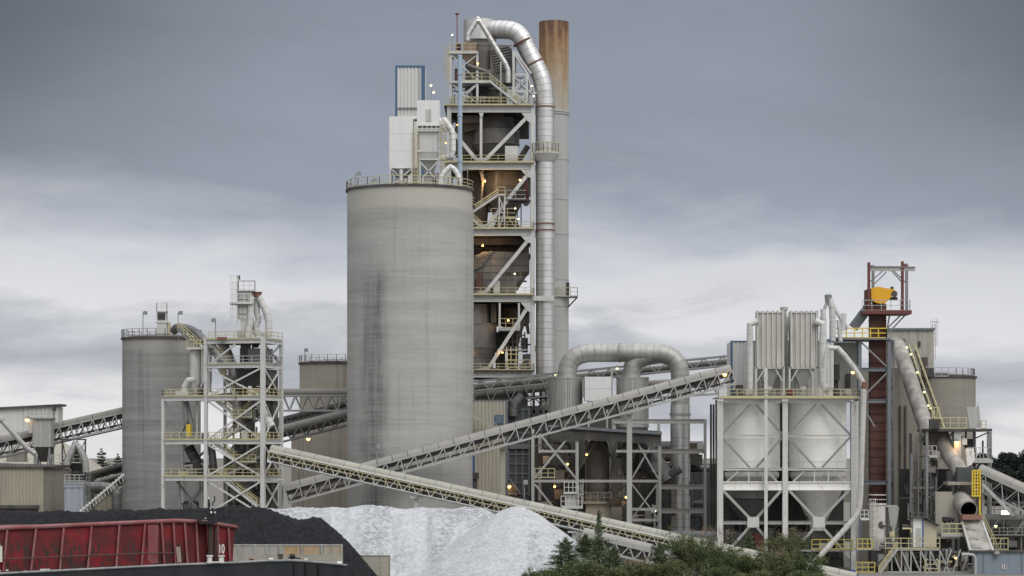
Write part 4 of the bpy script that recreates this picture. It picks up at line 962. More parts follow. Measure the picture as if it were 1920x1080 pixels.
for py, wing in lev:
    a0 = AW if wing else 0
    lbeam(a0 + .03, 0, .97, 0, py); lbeam(a0 + .03, SD, .97, SD, py, .5)
    lbeam(1, .33, 1, SD - .26, py); lbeam(a0, .3, a0, SD - .3, py, .5)
    if wing: lbeam(0, .3, 0, SD - .3, py, .45)
    b = MB()
    if wing: rail(b, [L(AW, SD, LZ(py) + .4), L(AW, -.1, LZ(py) + .4), L(-.03, -.1, LZ(py) + .4)], 1.1, 1.5, .05)
    rail(b, [L(.05, -.1, LZ(py) + .4), L(.96, -.1, LZ(py) + .4)], 1.1, 1.5, .05); rail(b, [L(1.02, .3, LZ(py) + .4), L(1.02, SD, LZ(py) + .4)], 1.1, 1.5, .05)
    b.out('railing', 'yellow_rail' if py != 686 else 'galv', S)
    b = MB(); b.bar(L(a0, -.34, LZ(py) + .40), L(.97, -.34, LZ(py) + .40), .03, .1); b.out('edge_plate', 'yellow_rail', S)
    if wing: grating(AW, -.02, 0, SD, py)
    if py == 640: grating(0, 1, 0, SD, py)
    else: grating(.62, 1, 0, SD, py); grating(.02, .3, 3.2, SD, py)
def lbrace(a0, p0, a1, p1, b0=0.0, b1=None, w=.24, mat='white', name='brace'):
    b = MB(); b.bar(L(a0, b0, LZ(p0)), L(a1, b0 if b1 is None else b1, LZ(p1)), w, w); b.out(name, mat, S)
lbrace(.02, 686, .52, 645); 
for p0, p1 in ((686, 747), (747, 829), (829, 898), (898, 955)):
    for a0, a1 in ((.02, .98), (.98, .02)): lbrace(a0, p0 + 4, a1, p1 - 4 if p1 < 950 else 965, .06 if a0 < .5 else -.06)
    lbrace(1, p0 + 4, 1, p1 - 4 if p1 < 950 else 960, .3, SD - .3, .22); lbrace(1, p1 - 4 if p1 < 950 else 960, 1, p0 + 4, .3, SD - .3, .2)
for p0, p1 in ((643, 686),): lbrace(1, p0, 1, p1 - 4, .3, SD - .3, .22, 'grey_steel'); lbrace(1, p1 - 4, 1, p0, .3, SD - .3, .2, 'grey_steel')
lbrace(AW + .02, 752, -.35, 826, .1, None, .26, 'grey_steel'); lbrace(AW + .02, 834, -.1, 893, SD, None, .3, 'grey_steel'); lbrace(-.1, 834, AW + .05, 893, SD * .6, None, .3, 'lgrey_steel')
lbrace(-.1, 902, AW + .2, 960, 3, None, .4, 'grey_steel'); lbrace(AW + .1, 904, -.3, 955, 3, None, .3, 'grey_steel')
# flights
def flight(a0, p0, a1, p1, b0, w=1.0):
    ms, mr = MB(), MB(); stair(ms, mr, L(a0, b0, LZ(p0) + .3), L(a1, b0, LZ(p1) + .3), w); o = ms.out('stairway', 'white', S); mr.out('stair_railing', 'yellow_rail', S)
flight(.06, 647, .34, 686, 1.2); flight(.1, 690, .42, 745, 2.4); flight(.06, 749, .45, 783, 1.4); flight(.75, 790, .1, 829, 3.2); flight(.08, 832, .48, 866, .9); flight(.86, 858, .22, 898, 2.6); flight(.24, 898, .90, 953, .5); flight(.5, 783, .9, 747, 2.8)
b = MB(); b.hexa([L(a_, b_, LZ(868) + h) for h in (0, .15) for a_, b_ in ((.46, .3), (.86, .3), (.86, 3.4), (.46, 3.4))]); b.out('landing', 'grey_steel', S)
b = MB(); rail(b, [L(.47, .3, LZ(868) + .15), L(.86, .3, LZ(868) + .15)], 1.1, 1.3, .05); b.out('railing', 'yellow_rail', S)
b = MB(); b.hexa([L(a_, b_, LZ(784) + h) for h in (0, .15) for a_, b_ in ((.42, .5), (.78, .5), (.78, 3.6), (.42, 3.6))]); b.out('landing', 'grey_steel', S)
b = MB(); rail(b, [L(.43, .5, LZ(784) + .15), L(.78, .5, LZ(784) + .15)], 1.1, 1.3, .05); b.out('railing', 'yellow_rail', S)
# machinery inside
def sbox(name, mat, a0, a1, b0, b1, pt, pb):
    b = MB(); b.hexa([L(a_, b_, z) for z in (LZ(pb), LZ(pt)) for a_, b_ in ((a0, b0), (a1, b0), (a1, b1), (a0, b1))]); return b.out(name, mat, S)
def spipe(name, mat, pts, r, n=14):
    b = MB(); q = fillet([L(a_, b_, LZ(p_)) for a_, p_, b_ in pts], 1.5); duct(b, q, r, 1.3, n, 0 if r < .4 else .04); return b.out(name, [mat, 'seam'], S)
sbox('screen_housing', 'grey_steel', .62, .92, 2.5, 5.5, 652, 682)
sbox('screen_housing', 'dark_steel', .5, .98, 2.2, 5.8, 692, 722); sbox('cabinet', 'yellow_rail', .66, .86, 1.2, 2.6, 728, 738)
sbox('chute', 'dark_steel', .68, .84, 3, 4.6, 724, 764); spipe('chute_pipe', 'white', [(.78, 752, 3), (1.0, 800, 3)], .75); sbox('feed_box', 'lgrey_steel', .58, .75, 2.4, 3.6, 766, 782)
sbox('feed_box', 'dark_steel', .52, .92, 3.5, 6, 752, 764); sbox('cabinet', 'yellow_rail', .74, .92, 2.2, 3.2, 812, 826); sbox('cabinet', 'rail_white', .52, .62, 2.2, 3.0, 806, 826)
sbox('motor_deck', 'dark_steel', .3, .98, 4, 6.6, 832, 850); sbox('chute', 'grey_steel', .45, .6, 4.2, 5.6, 786, 828); sbox('motor_deck', 'vessel_brown', .34, .8, 4.4, 6.6, 872, 892)
sbox('base_house', 'dark_wall', .16, .95, 4.5, 6.7, 906, 1020)
for a_ in (.3, .55, .7): spipe('support_post', 'lgrey_steel', [(a_, 800, 4), (a_, 1000, 4)], .16, 8)
sbox('control_box', 'yellow', -.40, -.33, 1, 1.8, 795, 818); sbox('red_tank', 'red_casing', -.12, -.02, .8, 1.6, 812, 826); sbox('cabinet', 'yellow_rail', -.52, -.40, .6, 1.4, 884, 895)
spipe('downpipe', 'grey_steel', [(-.45, 752, 2), (-.34, 800, 2), (-.34, 815, 2)], .35, 10); spipe('downpipe', 'dark_steel', [(-.45, 838, 3), (-.3, 870, 3), (-.25, 892, 3)], .8, 12)
spipe('downpipe', 'clad_dark', [(-.1, 838, 4), (-.05, 890, 4)], .6, 12)
for a_ in (-.62, -.25, -.2): spipe('support_post', 'lgrey_steel', [(a_, 900, 3), (a_, 1000, 3)], .18, 8)
spipe('riser', 'white', [(-.23, 752, 1.5), (-.23, 826, 1.5)], .14, 8)
FRM = lambda a_, b_, z_: L(a_, b_, z_)
DK = ['dark_steel', 'dark_steel', 'grey_steel', 'vessel', 'vessel_brown', 'lgrey_steel']
for i, (pa_, pb_, n_) in enumerate(((644, 684, 7), (692, 742, 13), (752, 826, 20), (834, 894, 20), (903, 958, 20))):
    clutter(S, .22 if i else .5, .78, 2.0, 6.6, LZ(pb_), LZ(pa_), n_, 70 + i, DK, .85, FRM)
for i, (pa_, pb_, n_) in enumerate(((790, 824, 3), (870, 893, 4), (930, 958, 4))): clutter(S, -.62, -.3, 1.5, 6, LZ(pb_), LZ(pa_), n_, 80 + i, DK, .8, FRM)
sbox('rear_duct', 'grey_steel', .36, .44, 5, 6.4, 650, 830); sbox('rear_house', 'dark_wall', .1, .97, 5.2, 6.6, 842, 896); sbox('rear_chute', 'dark_steel', .74, .97, 4.6, 6.4, 700, 828)
spipe('bypass_duct', 'clad_dull', [(.1, 640, 4), (.3, 690, 4), (.34, 760, 4), (.5, 800, 4)], .8, 16)
flight(.98, 905, .40, 868, 3.6); flight(.92, 829, .5, 868, 3.9)
# dust filters standing on the wing platform
for a_ in (-.33, -.14):
    b = MB(); c_ = L(a_, 3, 0); b.lathe(c_.x, c_.y, [(.35, LZ(735)), (.8, LZ(718)), (.85, LZ(712)), (.85, LZ(655)), (.6, LZ(649))], 18); b.out('filter_tube', 'white', S)
spipe('filter_duct', 'white', [(-.5, 740, 2.5), (-.5, 712, 2.5), (-.3, 710, 2.5)], .55); sbox('fan_box', 'white', -.62, -.4, 1.6, 3, 731, 739); spipe('filter_duct', 'vessel_brown', [(-.2, 738, 2), (-.1, 722, 2)], .5)
b = MB(); rail(b, [L(-.42, 1.6, LZ(650)), L(-.05, 1.6, LZ(650))], 1.2, 1, .05); rail(b, [L(-.1, .6, LZ(690)), L(-.02, .6, LZ(690))], 3.3, .8, .05); b.out('railing', 'yellow_rail', S)
sbox('filter_deck', 'white', -.42, -.04, 1.5, 5, 650, 653); sbox('pipe_stub', 'white', -.07, -.03, 2, 2.6, 655, 735)
# ------------------------------------------------------------------ classifier head on top of the stair tower
H = thing('classifier_tower', 'slim white machine tower with cage and side pipes atop the stair tower', 'tower', L(.72, 3, LZ(632)))
def HP(px, py, Y=383.5): return W(px, py, Y)
xa, xb = HP(447, 0).x, HP(474, 0).x
b = MB(); b.box(xa, xb, 382.5, 384.8, HP(0, 598).z, HP(0, 548).z); b.frustum((xa + xb) / 2 + .2, 383.6, HP(0, 632).z, .7, .7, HP(0, 597.9).z, (xb - xa) / 2 - .1, 1.05); b.out('casing', 'white', H)
b = MB()
for px in (449, 456, 463, 470): b.bar(HP(px, 600, 382.4), HP(px, 550, 382.4), .12)
for py in (560, 575, 588): b.bar(HP(447, py, 382.4), HP(474, py, 382.4), .12)
b.out('stiffener', 'lgrey_steel', H)
b = MB(); b.box(HP(432, 0).x, HP(477, 0).x, 381.7, 385.4, HP(0, 571).z, HP(0, 568.5).z); b.box(HP(445, 0).x, HP(478, 0).x, 382, 385.4, HP(0, 547).z, HP(0, 544.5).z); b.out('platform', 'white', H)
b = MB(); rail(b, [HP(447, 544, 382), HP(478, 544, 382), HP(478, 544, 385.3), HP(447, 544, 385.3)], 1.4, 1, .05, True); rail(b, [HP(432, 568, 381.8), HP(470, 568, 381.8)], 1.4, 1.0, .05); b.bar(HP(447, 527, 382), HP(478, 527, 382), .1); b.bar(HP(447, 527, 385), HP(478, 527, 385), .1)
for px in (447, 456, 468, 478): b.bar(HP(px, 544, 382), HP(px, 527, 382), .09)
b.out('railing', 'rail_white', H)
b = MB(); cage_ladder(b, HP(441, 0).x, 382.4, HP(0, 632).z, HP(0, 528).z, .6); b.bar(HP(446, 632, 382.6), HP(446, 520, 382.6), .2); b.out('cage_ladder', 'rail_white', H)
b = MB(); p = HP(447, 524); b.box(p.x - .25, p.x + .25, 383.2, 383.8, p.z, p.z + .6); b.bar(HP(447, 528), HP(447, 517), .12); b.out('beacon', 'dark_steel', H)
b = MB(); b.box(HP(449, 0).x, HP(466, 0).x, 382.8, 384.5, HP(0, 568.3).z, HP(0, 553).z); b.box(HP(452, 0).x, HP(470, 0).x, 382.6, 384.6, HP(0, 560).z, HP(0, 548.2).z); b.out('drive_box', 'grey_steel', H)
b = MB(); duct(b, fillet([HP(483, 553), HP(504, 594), HP(504, 632)], 2), .52, 1.1, 14, .03); b.out('side_pipe', ['white', 'lgrey_steel'], H)
b = MB(); duct(b, fillet([HP(481, 560, 384), HP(482, 590, 384), HP(486, 600, 384), HP(478, 614, 384), HP(482, 630, 384)], 1.4), .46, 1.1, 14, .03); duct(b, fillet([HP(470, 556, 382.6), HP(470, 600, 382.6), HP(464, 632, 382.6)], 1.4), .5, 1.1, 14, .03); b.out('side_pipe', ['white', 'lgrey_steel'], H)
b = MB(); p = HP(483, 553); b.lathe(p.x, 383.5, [(.55, HP(0, 558).z), (.6, HP(0, 551).z), (.75, HP(0, 547.5).z)], 14); b.out('pipe_cap', 'rust_seam', H)
b = MB(); b.bar(HP(486, 594), HP(503, 590), .2); b.bar(HP(486, 602), HP(503, 591), .16); b.out('pipe_tie', 'white', H)
b = MB(); b.box(HP(447, 0).x, HP(454, 0).x, 382, 384, HP(0, 636).z, HP(0, 620).z); b.box(HP(490, 0).x, HP(500, 0).x, 382.2, 384, HP(0, 634).z, HP(0, 624).z); b.out('fan_motor', 'lgrey_steel', H)
b = MB(); b.box(HP(410, 0).x, HP(427, 0).x, 381, 383, HP(0, 638).z, HP(0, 633).z); b.out('crate', 'rust_seam', H)
flood_pole(S, L(.12, 1, LZ(638)), 3.2, -.3)
# ------------------------------------------------------------------ things on the grey silo
z = c3.z + .9
E = thing('roof_elevator', 'small white elevator head with a cage on top of the grey left silo', 'elevator head', (W(304, 0, 412).x, 412, z))
EP = lambda px, py, Y=412: W(px, py, Y)
b = MB(); b.frustum(EP(305, 0).x, 412, z, .9, .9, EP(0, 606).z, .75, .9); b.box(EP(293, 0).x, EP(316, 0).x, 411, 413, EP(0, 606).z, EP(0, 603).z); b.box(EP(295, 0).x, EP(313, 0).x, 411.2, 413, EP(0, 602.9).z, EP(0, 585).z); b.out('casing', 'white', E)
b = MB(); rail(b, [EP(294, 584, 411), EP(313, 584, 411), EP(313, 584, 413), EP(294, 584, 413)], 1.4, .8, .05, True); b.box(EP(293, 0).x, EP(314, 0).x, 410.9, 413.1, EP(0, 585).z, EP(0, 583.5).z); b.out('cage', 'rail_white', E)
b = MB(); b.box(EP(316, 0).x, EP(320, 0).x, 411, 412, z, EP(0, 605).z); b.out('door_panel', 'yellow_rail', E)
b = MB(); b.box(EP(297, 0).x, EP(311, 0).x, 411.1, 411.2, EP(0, 600).z, EP(0, 588).z); b.out('louvre', 'dark_steel', E)
flood_pole(S3, EP(268, 637, 409), 4.4, .4); flood_pole(S3, EP(334, 637, 409), 4.4, .4); 
O = thing('overflow_duct', 'fat grey elbow duct arching off the grey silo toward the stair tower', 'duct', (EP(350, 0, 406).x, 406, z))
b = MB(); duct(b, fillet([EP(326, 620, 407), EP(332, 613, 406), EP(362, 618, 403), EP(408, 664, 398), EP(420, 690, 398)], 3.2), mm(8, 405), .9, 18, .05); b.out('duct_run', ['clad_dark', 'seam'], O)
b = MB(); ms = MB(); stair(ms, b, EP(336, 618, 401), EP(372, 652, 399), .9); ms.out('catwalk', 'grey_steel', O); b.out('railing', 'yellow_rail', O)

# ================================================================== LEFT YARD
Y = 470; x0, x1 = W(-120, 0, Y).x, W(109, 0, Y).x; zr0, zr1 = W(0, 770, Y).z, W(0, 757.5, Y).z
t = thing('warehouse', 'white ribbed warehouse with a low sloping roof at the left edge', 'building', ((x0 + x1) / 2, Y, 0))
b = MB(); b.prism([(x0, 0), (x1, 0), (x1, zr1 - .5), (x0, zr0 - .5)], Y + .1, Y + 5); zf = lambda q: zr0 - .4 + (zr1 - zr0) * (q.x - x0) / (x1 - x0)
xm = W(42, 0, Y).x; corr_panel(b, (xm, Y), (x1, Y), 0, zf, .8, .14); b.box(x0, xm - .02, Y - .05, Y + .09, 0, zr0 - .5); b.prism([(x0, zr0 - 1), (xm - .02, zr0 - 1), (xm - .02, zf(Vector((xm, 0, 0)))), (x0, zr0 - .4)], Y - .04, Y + .08); b.out('wall', 'corr_white', t)
b = MB(); b.prism([(x0 - .5, zr0 - .38), (x1 + .6, zr1 - .38), (x1 + .6, zr1), (x0 - .5, zr0)], Y - .7, Y + 5.5); b.out('roof', 'dark_steel', t)
b = MB(); p = W(102, 766, Y - .4); b.box(p.x - .3, p.x + .3, p.y - .5, p.y, p.z - .4, p.z + .4); b.out('vent_cowl', 'dark_steel', t)
# conical store
t = thing('storage_dome', 'pale conical storage dome behind the left bins', 'dome', (W(80, 0, 452).x, 452, 0))
b = MB(); c_ = W(78, 806, 452); R = mm(152, 452); b.lathe(c_.x, 452, [(R + 4, 0), (R + 2, 4.0), (R * .9, W(0, 893, 452).z), (R * .45, W(0, 846, 452).z), (.2, c_.z)], 64); b.out('shell', 'conc_wall', t)
b = MB(); b.box(W(27, 0, 440).x, W(60, 0, 440).x, 433, 436, W(0, 866, 440).z, W(0, 846, 440).z); b.out('hatch_patch', 'conc_brown', t)
# shed
Y = 400; x0, x1, x2 = W(-90, 0, Y).x, W(81, 0, Y).x, W(108, 0, Y).x
t = thing('shed', 'drab ribbed metal shed at the lower left with a darker end wall', 'shed', (x0, Y, 0))
z1 = W(0, 878, Y).z
b = MB(); b.box(x0, x1, Y + .02, Y + 14, 0, z1); corr_panel(b, (x0, Y), (x1, Y), W(0, 947, Y).z, z1, .55, .1); b.out('wall', 'shed', t)
b = MB(); b.hexa([(x1 + .01, Y + .03, 0), (x2, Y + 9, 0), (x2, Y + 14, 0), (x1 + .01, Y + 14, 0), (x1 + .01, Y + .03, z1 - .1), (x2, Y + 9, z1 - .1), (x2, Y + 14, z1 - .1), (x1 + .01, Y + 14, z1 - .1)]); b.out('end_wall', 'conc_brown', t)
b = MB(); b.hexa([(x0, Y - .4, z1 + .003), (x1 + .4, Y - .4, z1 + .003), (x2 + .4, Y + 9, z1 + .003), (x0, Y + 14.5, z1 + .003), (x0, Y - .4, z1 + .3), (x1 + .4, Y - .4, z1 + .3), (x2 + .4, Y + 9, z1 + .5), (x0, Y + 14.5, z1 + .9)]); b.out('roof', 'dark_steel', t)
b = MB(); b.box(x0, W(74, 0, Y).x, Y - 2, Y - .1, W(0, 953, Y).z, W(0, 947, Y).z); b.box(x0, W(72, 0, Y).x, Y - 1.6, Y - .2, 0, W(0, 954, Y).z); b.out('lean_to', 'dark_steel', t)
# small bin
Y = 416; t = thing('hopper_bin', 'small grey steel bin with a railed roof where two conveyors meet', 'bin', (W(82, 0, Y).x, Y, W(0, 880, Y).z))
BP = lambda px, py, dy=0: W(px, py, Y + dy)
b = MB(); corr_box(b, BP(65, 0).x, BP(99, 0).x, Y - 1.6, Y + 2, BP(0, 838).z, BP(0, 786).z, .7, .08); b.out('casing', 'lgrey_steel', t)
b = MB(); b.frustum(BP(83, 0).x, Y, BP(0, 866).z, .5, .5, BP(0, 838.1).z, 1.4, 1.5); b.out('hopper', 'dark_steel', t)
b = MB(); b.box(BP(55, 0).x, BP(101, 0).x, Y - 2, Y + 2.2, BP(0, 786).z, BP(0, 784).z); b.out('roof_deck', 'grey_steel', t)
b = MB(); rail(b, [BP(55, 784, -1.9), BP(101, 784, -1.9), BP(101, 784, 2)], 1.1, 1, .05); b.bar(BP(55, 775, 2), BP(101, 775, 2), .1); b.out('railing', 'galv', t)
leg4(t, BP(68, 0).x, BP(96, 0).x, Y - 1.4, Y + 1.8, 0, BP(0, 838).z - .004, .28, 'grey_steel', True)
lamp(t, BP(51, 787, -2), 'lamp_warm', .4)
b = MB(); b.box(BP(57, 0).x, BP(64, 0).x, Y - 1.5, Y + 1, BP(0, 812).z, BP(0, 790).z); b.out('side_box', 'corr_grey', t)
t = thing('screw_pipe', 'thin leaning grey feed pipe crossing in front of the left conveyor', 'pipe', (W(40, 0, 411).x, 411, W(0, 850, 411).z))
b = MB(); duct(b, fillet([W(-30, 752, 411), W(52, 842, 411), W(66, 851, 411)], 1.2), .42, 1.5, 12, .03); b.sweep([W(-2, 782, 411), W(4, 789, 411)], .55, 12); b.out('pipe_run', ['lgrey_steel', 'seam'], t)
# frame with bent pipe
Y = 412; BP = lambda px, py, dy=0: W(px, py, Y + dy)
t = thing('pipe_rig', 'dark steel frame carrying an upside down V pipe above the grey dust collector', 'frame', (BP(143, 0).x, Y, 0))
b = MB()
for px in (117, 160):
    for dy in (0, 4): b.bar(BP(px, 960, dy), BP(px, 824, dy), .24)
for py in (824, 868, 885):
    for dy in (0, 4): b.bar(BP(112, py, dy), BP(162, py, dy), .22)
for a, c in ((117, 139), (139, 160), (125, 117), (160, 145)): b.bar(BP(a, 868), BP(c, 826), .14)
b.out('frame', 'dark_steel', t)
b = MB(); rail(b, [BP(99, 868, -.5), BP(163, 868, -.5)], 1.3, 1.2, .05); b.out('railing', 'galv', t)
b = MB(); duct(b, fillet([BP(125, 890, -.6), BP(125, 866, -.6), BP(142, 830, -.6), BP(147, 836, -.6), BP(161, 864, -.6), BP(161, 885, -.6)], 1.3), .55, 1.1, 14, .04); b.out('bent_pipe', ['lgrey_steel', 'seam'], t)
b = MB(); b.lathe(BP(141, 0).x, Y + 2, [(1, BP(0, 890).z), (1.2, BP(0, 870).z), (1, BP(0, 840).z), (.4, BP(0, 834).z)], 18); b.box(BP(103, 0).x, BP(128, 0).x, Y + 1, Y + 3, BP(0, 884).z, BP(0, 871).z); b.out('blower', 'dark_steel', t)
b = MB(); b.box(BP(100, 0).x, BP(166, 0).x, Y + 1, Y + 6, 0, BP(0, 892).z); b.out('base_block', 'dark_wall', t)
# dust collector
Y = 398; BP = lambda px, py, dy=0: W(px, py, Y + dy)
t = thing('dust_collector', 'pale blue grey box dust collector with a railed top behind the coal heap', 'dust filter', (BP(140, 0).x, Y, 0))
b = MB(); corr_box(b, BP(121, 0).x, BP(157, 0).x, Y, Y + 3.2, 0, BP(0, 903).z, 1.0, .1); b.box(BP(120, 0).x, BP(158, 0).x, Y - .2, Y + 3.3, BP(0, 914).z, BP(0, 908).z); b.out('housing', surf('blue grey housing', (.30, .325, .36), .5, .1, .1, .4, drip=.15), t)
b = MB(); rail(b, [BP(121, 903, -.2), BP(158, 903, -.2), BP(158, 903, 3)], 1.1, .8, .05); rail(b, [BP(121, 908, -.3), BP(158, 908, -.3)], .6, .8, .05); b.out('railing', 'galv', t)
b = MB(); cage_ladder(b, BP(163, 0).x, Y + .4, 2, BP(0, 898).z, .5); b.out('cage_ladder', 'grey_steel', t)
b = MB(); duct(b, fillet([BP(160, 913, 2), BP(206, 913, 2), BP(219, 919, 2), BP(219, 960, 2)], 1.8), .82, 1.4, 16, .05); b.out('outlet_duct', ['clad_dark', 'seam'], t)
t = thing('ribbed_boom', 'white ribbed boom leaning up to the right beside the grey dust collector', 'boom', W(152, 957, 394))
b = MB(); a, c = W(145, 964, 394), W(233, 889, 394); b.bar(a, c, .42, .30); n_ = 16
for i in range(n_): q = a + (c - a) * (i / n_); b.bar(q + Vector((.1, 0, -.1)), q + Vector((.32, 0, -.75)), .1); b.bar(q - Vector((0, .25, .0)), q + Vector((0, .25, .3)), .13)
b.out('boom', 'white', t)
b = MB(); b.bar(a + Vector((.4, .2, -.9)), c + Vector((.3, .2, -.9)), .14); b.out('lower_chord', 'vessel_brown', t)
t = thing('back_building', 'low tan building glimpsed between the dust collector and the grey silo', 'building', (W(190, 0, 440).x, 440, 0))
b = MB(); corr_box(b, W(150, 0, 440).x, W(240, 0, 440).x, 440, 450, 0, W(0, 922, 440).z, .8); b.out('wall', 'shed', t)
b = MB(); b.box(W(148, 0, 440).x, W(242, 0, 440).x, 439.5, 450.5, W(0, 922, 440).z + .003, W(0, 918, 440).z); b.out('roof', 'dark_steel', t)
# ================================================================== CENTRE: building, drums, arch duct, steel frames
Y = 424; BP = lambda px, py, dy=0: W(px, py, Y + dy)
t = thing('process_building', 'beige ribbed building with a blue edged corner and small window right of the tallest silo', 'building', (BP(900, 0).x, Y, 0))
x0, x1 = BP(840, 0).x, BP(951, 0).x; zt_ = BP(0, 752).z
b = MB(); corr_box(b, x0, x1 - .25, Y, Y + 10, 0, zt_, .62, .1); b.out('wall', 'corr_beige', t)
b = MB(); b.box(x1 - .25, x1 + .12, Y - .14, Y + 10.1, 0, zt_ + .1); b.box(x0, x1 - .251, Y - .14, Y + 10.1, zt_ + .002, zt_ + .2); b.out('corner_trim', 'blue_grey', t)
b = MB(); b.box(BP(927, 0).x, BP(944, 0).x, Y - .2, Y - .11, BP(0, 796).z, BP(0, 778).z); o = b.out('window', 'blue_trim', t)
b = MB(); b.box(BP(929, 0).x, BP(942, 0).x, Y - .26, Y - .203, BP(0, 794).z, BP(0, 780).z); b.out('pane', 'window_blue', o)
ms, mr = MB(), MB(); stair(ms, mr, W(884, 778, 421), W(930, 806, 421), 1.1); ms.out('outside_stair', 'corr_beige', t); mr.out('stair_railing', 'galv', t)
b = MB(); p = BP(888, 855); b.bar((p.x, Y - 1, BP(0, 925).z), (p.x, Y - 1, BP(0, 855).z), .45); b.out('blue_pipe', 'blue', t)
b = MB(); b.box(BP(884, 0).x, BP(898, 0).x, Y - 1.6, Y - .6, BP(0, 898).z, BP(0, 886).z); b.bar(BP(891, 950, -1), BP(891, 898, -1), .6); b.out('valve_box', 'dark_steel', t)
# dark panelled bay
Y = 426; t = thing('panel_tower', 'dark grey panelled bay tower beside the beige building', 'building', (BP(972, 0).x, Y, 0))
b = MB(); b.box(BP(953, 0).x, BP(993, 0).x, Y, Y + 9, 0, BP(0, 765).z); b.out('wall', 'dark_panel', t)
b = MB()
for px in (954, 967, 980, 992): b.bar(BP(px, 930, -.1), BP(px, 765, -.1), .22)
for py in (768, 790, 812, 852, 870, 888, 905, 926): b.bar(BP(953, py, -.12), BP(993, py, -.12), .2)
b.bar(BP(954, 837, -.3), BP(992, 837, -.3), .5, .8); b.bar(BP(955, 898, -.4), BP(976, 926, -.4), .6, .3); b.out('panel_frame', 'blue_grey', t)
b = MB(); duct(b, fillet([BP(962, 780, -1), BP(962, 760, -1), BP(980, 742, -1)], 1.5), .8, 1, 14); b.out('vent_pipe', ['clad_dark', 'seam'], t)
lamp(t, BP(955, 912, -.8), 'lamp_warm', .34, 60)
Y = 440; t = thing('equipment_deck', 'dark tangle of girders and ducts behind the first clad drum under the gallery', 'deck', (BP(990, 0).x, Y, 0))
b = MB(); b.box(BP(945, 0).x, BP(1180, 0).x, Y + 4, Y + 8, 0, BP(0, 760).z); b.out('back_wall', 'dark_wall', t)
for px in (957, 1001, 1014, 1024):
    b = MB(); b.bar(BP(px, 1000), BP(px, 725), .4); b.out('column', 'grey_steel', t)
for py in (745, 772):
    b = MB(); b.bar(BP(945, py), BP(1040, py), .4, .6); b.out('girder', 'grey_steel', t)
b = MB(); b.bar(BP(1001, 770), BP(1026, 745), .2); b.bar(BP(1001, 745), BP(1026, 770), .2); b.bar(BP(958, 770), BP(1000, 748), .2); b.bar(BP(960, 748), BP(975, 765), .6); b.out('brace', 'lgrey_steel', t)
# --- twin drums and the arch
def drum(label, px, r, ytop, ybot, ycone, Yd):
    t = thing('clad_drum', label, 'vessel', (W(px, 0, Yd).x, Yd, W(0, ycone, Yd).z), 'clad drums under the arch duct'); x = W(px, 0, Yd).x; R = mm(r, Yd); b = MB()
    b.lathe(x, Yd, [(R - .12, W(0, ybot, Yd).z), (R - .12, W(0, ytop, Yd).z)], 40)
    for j in range(40):
        a = 2 * pi * j / 40; p = Vector((x + (R - .06) * cos(a), Yd + (R - .06) * sin(a), 0)); s = Vector((-sin(a), cos(a), 0))
        b.obox(p, s, Vector((cos(a), sin(a), 0)), .20, .08, W(0, ybot, Yd).z, W(0, ytop, Yd).z + .05)
    b.out('ribbed_shell', 'clad_dull', t)
    b = MB(); b.lathe(x, Yd, [(R * .95, W(0, ycone - 60, Yd).z - 2), (R * .97, W(0, ybot, Yd).z - .003)], 32); b.lathe(x, Yd, [(.9, W(0, ycone, Yd).z), (R * .95, W(0, ycone - 60, Yd).z - 2.003)], 32); b.out('cone', 'clad_dark', t)
    b = MB()
    for z in (W(0, ytop, Yd).z, W(0, ybot, Yd).z): b.lathe(x, Yd, [(R + .1, z - .15), (R + .1, z + .15)], 40)
    b.out('ring', 'clad_dull', t)
    return t
drum('ribbed clad drum under the left leg of the arch duct', 1060, 32, 709, 772, 910, 420)
drum('ribbed clad drum under the shorter elbow, right of the white panel box', 1186, 30, 709, 800, 905, 420)
AY = 418; t = thing('arch_duct', 'big clad duct arching over both drums and dropping as a silver pipe on the right', 'duct', (W(1276, 0, AY).x, AY, 0))
A = lambda px, py, dy=0: W(px, py, AY + dy)
ap = fillet([A(1063, 712), A(1063, 668), A(1092, 661)] if 0 else [A(1063, 712, 2), A(1063, 692, 2), A(1072, 672, 2), A(1096, 661.5, 2), A(1242, 661.5), A(1266, 672), A(1275.5, 694), A(1275.5, 760)], 3.0, 6)
b = MB(); duct(b, ap, mm(17.5, AY), 1.1, 30, .04); b.out('arch_run', ['clad_dull', 'seam'], t)
b = MB(); duct(b, [A(1275.5, 760), A(1275.5, 1000)], mm(18.5, AY), 1.35, 30, .04); b.out('drop_run', ['clad', 'seam'], t)
b = MB(); duct(b, fillet([A(1184.5, 712, 1), A(1184.5, 688, 1), A(1192, 677, 1), A(1210, 668, .6), A(1240, 663, .3)], 3.2, 7), mm(16.5, AY), 1.1, 26, .04); b.out('branch_elbow', ['clad_dull', 'seam'], t)
b = MB()
for py in (777, 792): p = A(1275.5, py); b.lathe(p.x, AY, [(mm(20, AY), p.z - .18), (mm(20, AY), p.z + .18)], 30)
b.out('flange_ring', 'seam', t)
b = MB(); p = A(1160, 661.5); b.sweep([p, p + Vector((.25, 0, 0))], mm(17.5, AY) + .08, 30); b.out('expansion_joint', 'seam', t)
t = thing('panel_box', 'plain white panel box between the two clad drums', 'equipment box', (A(1120, 0).x, 416, A(0, 750).z))
b = MB(); x0, x1 = A(1096, 0).x, A(1145, 0).x
b.box(x0, x1, 416, 420, A(0, 729.5).z, A(0, 707).z); b.box(x0, x1, 416, 420, A(0, 752).z, A(0, 730).z); b.box(x0 + .1, x1 - .1, 416.1, 419.9, A(0, 751).z, A(0, 708).z); b.out('housing', 'white_clean', t)
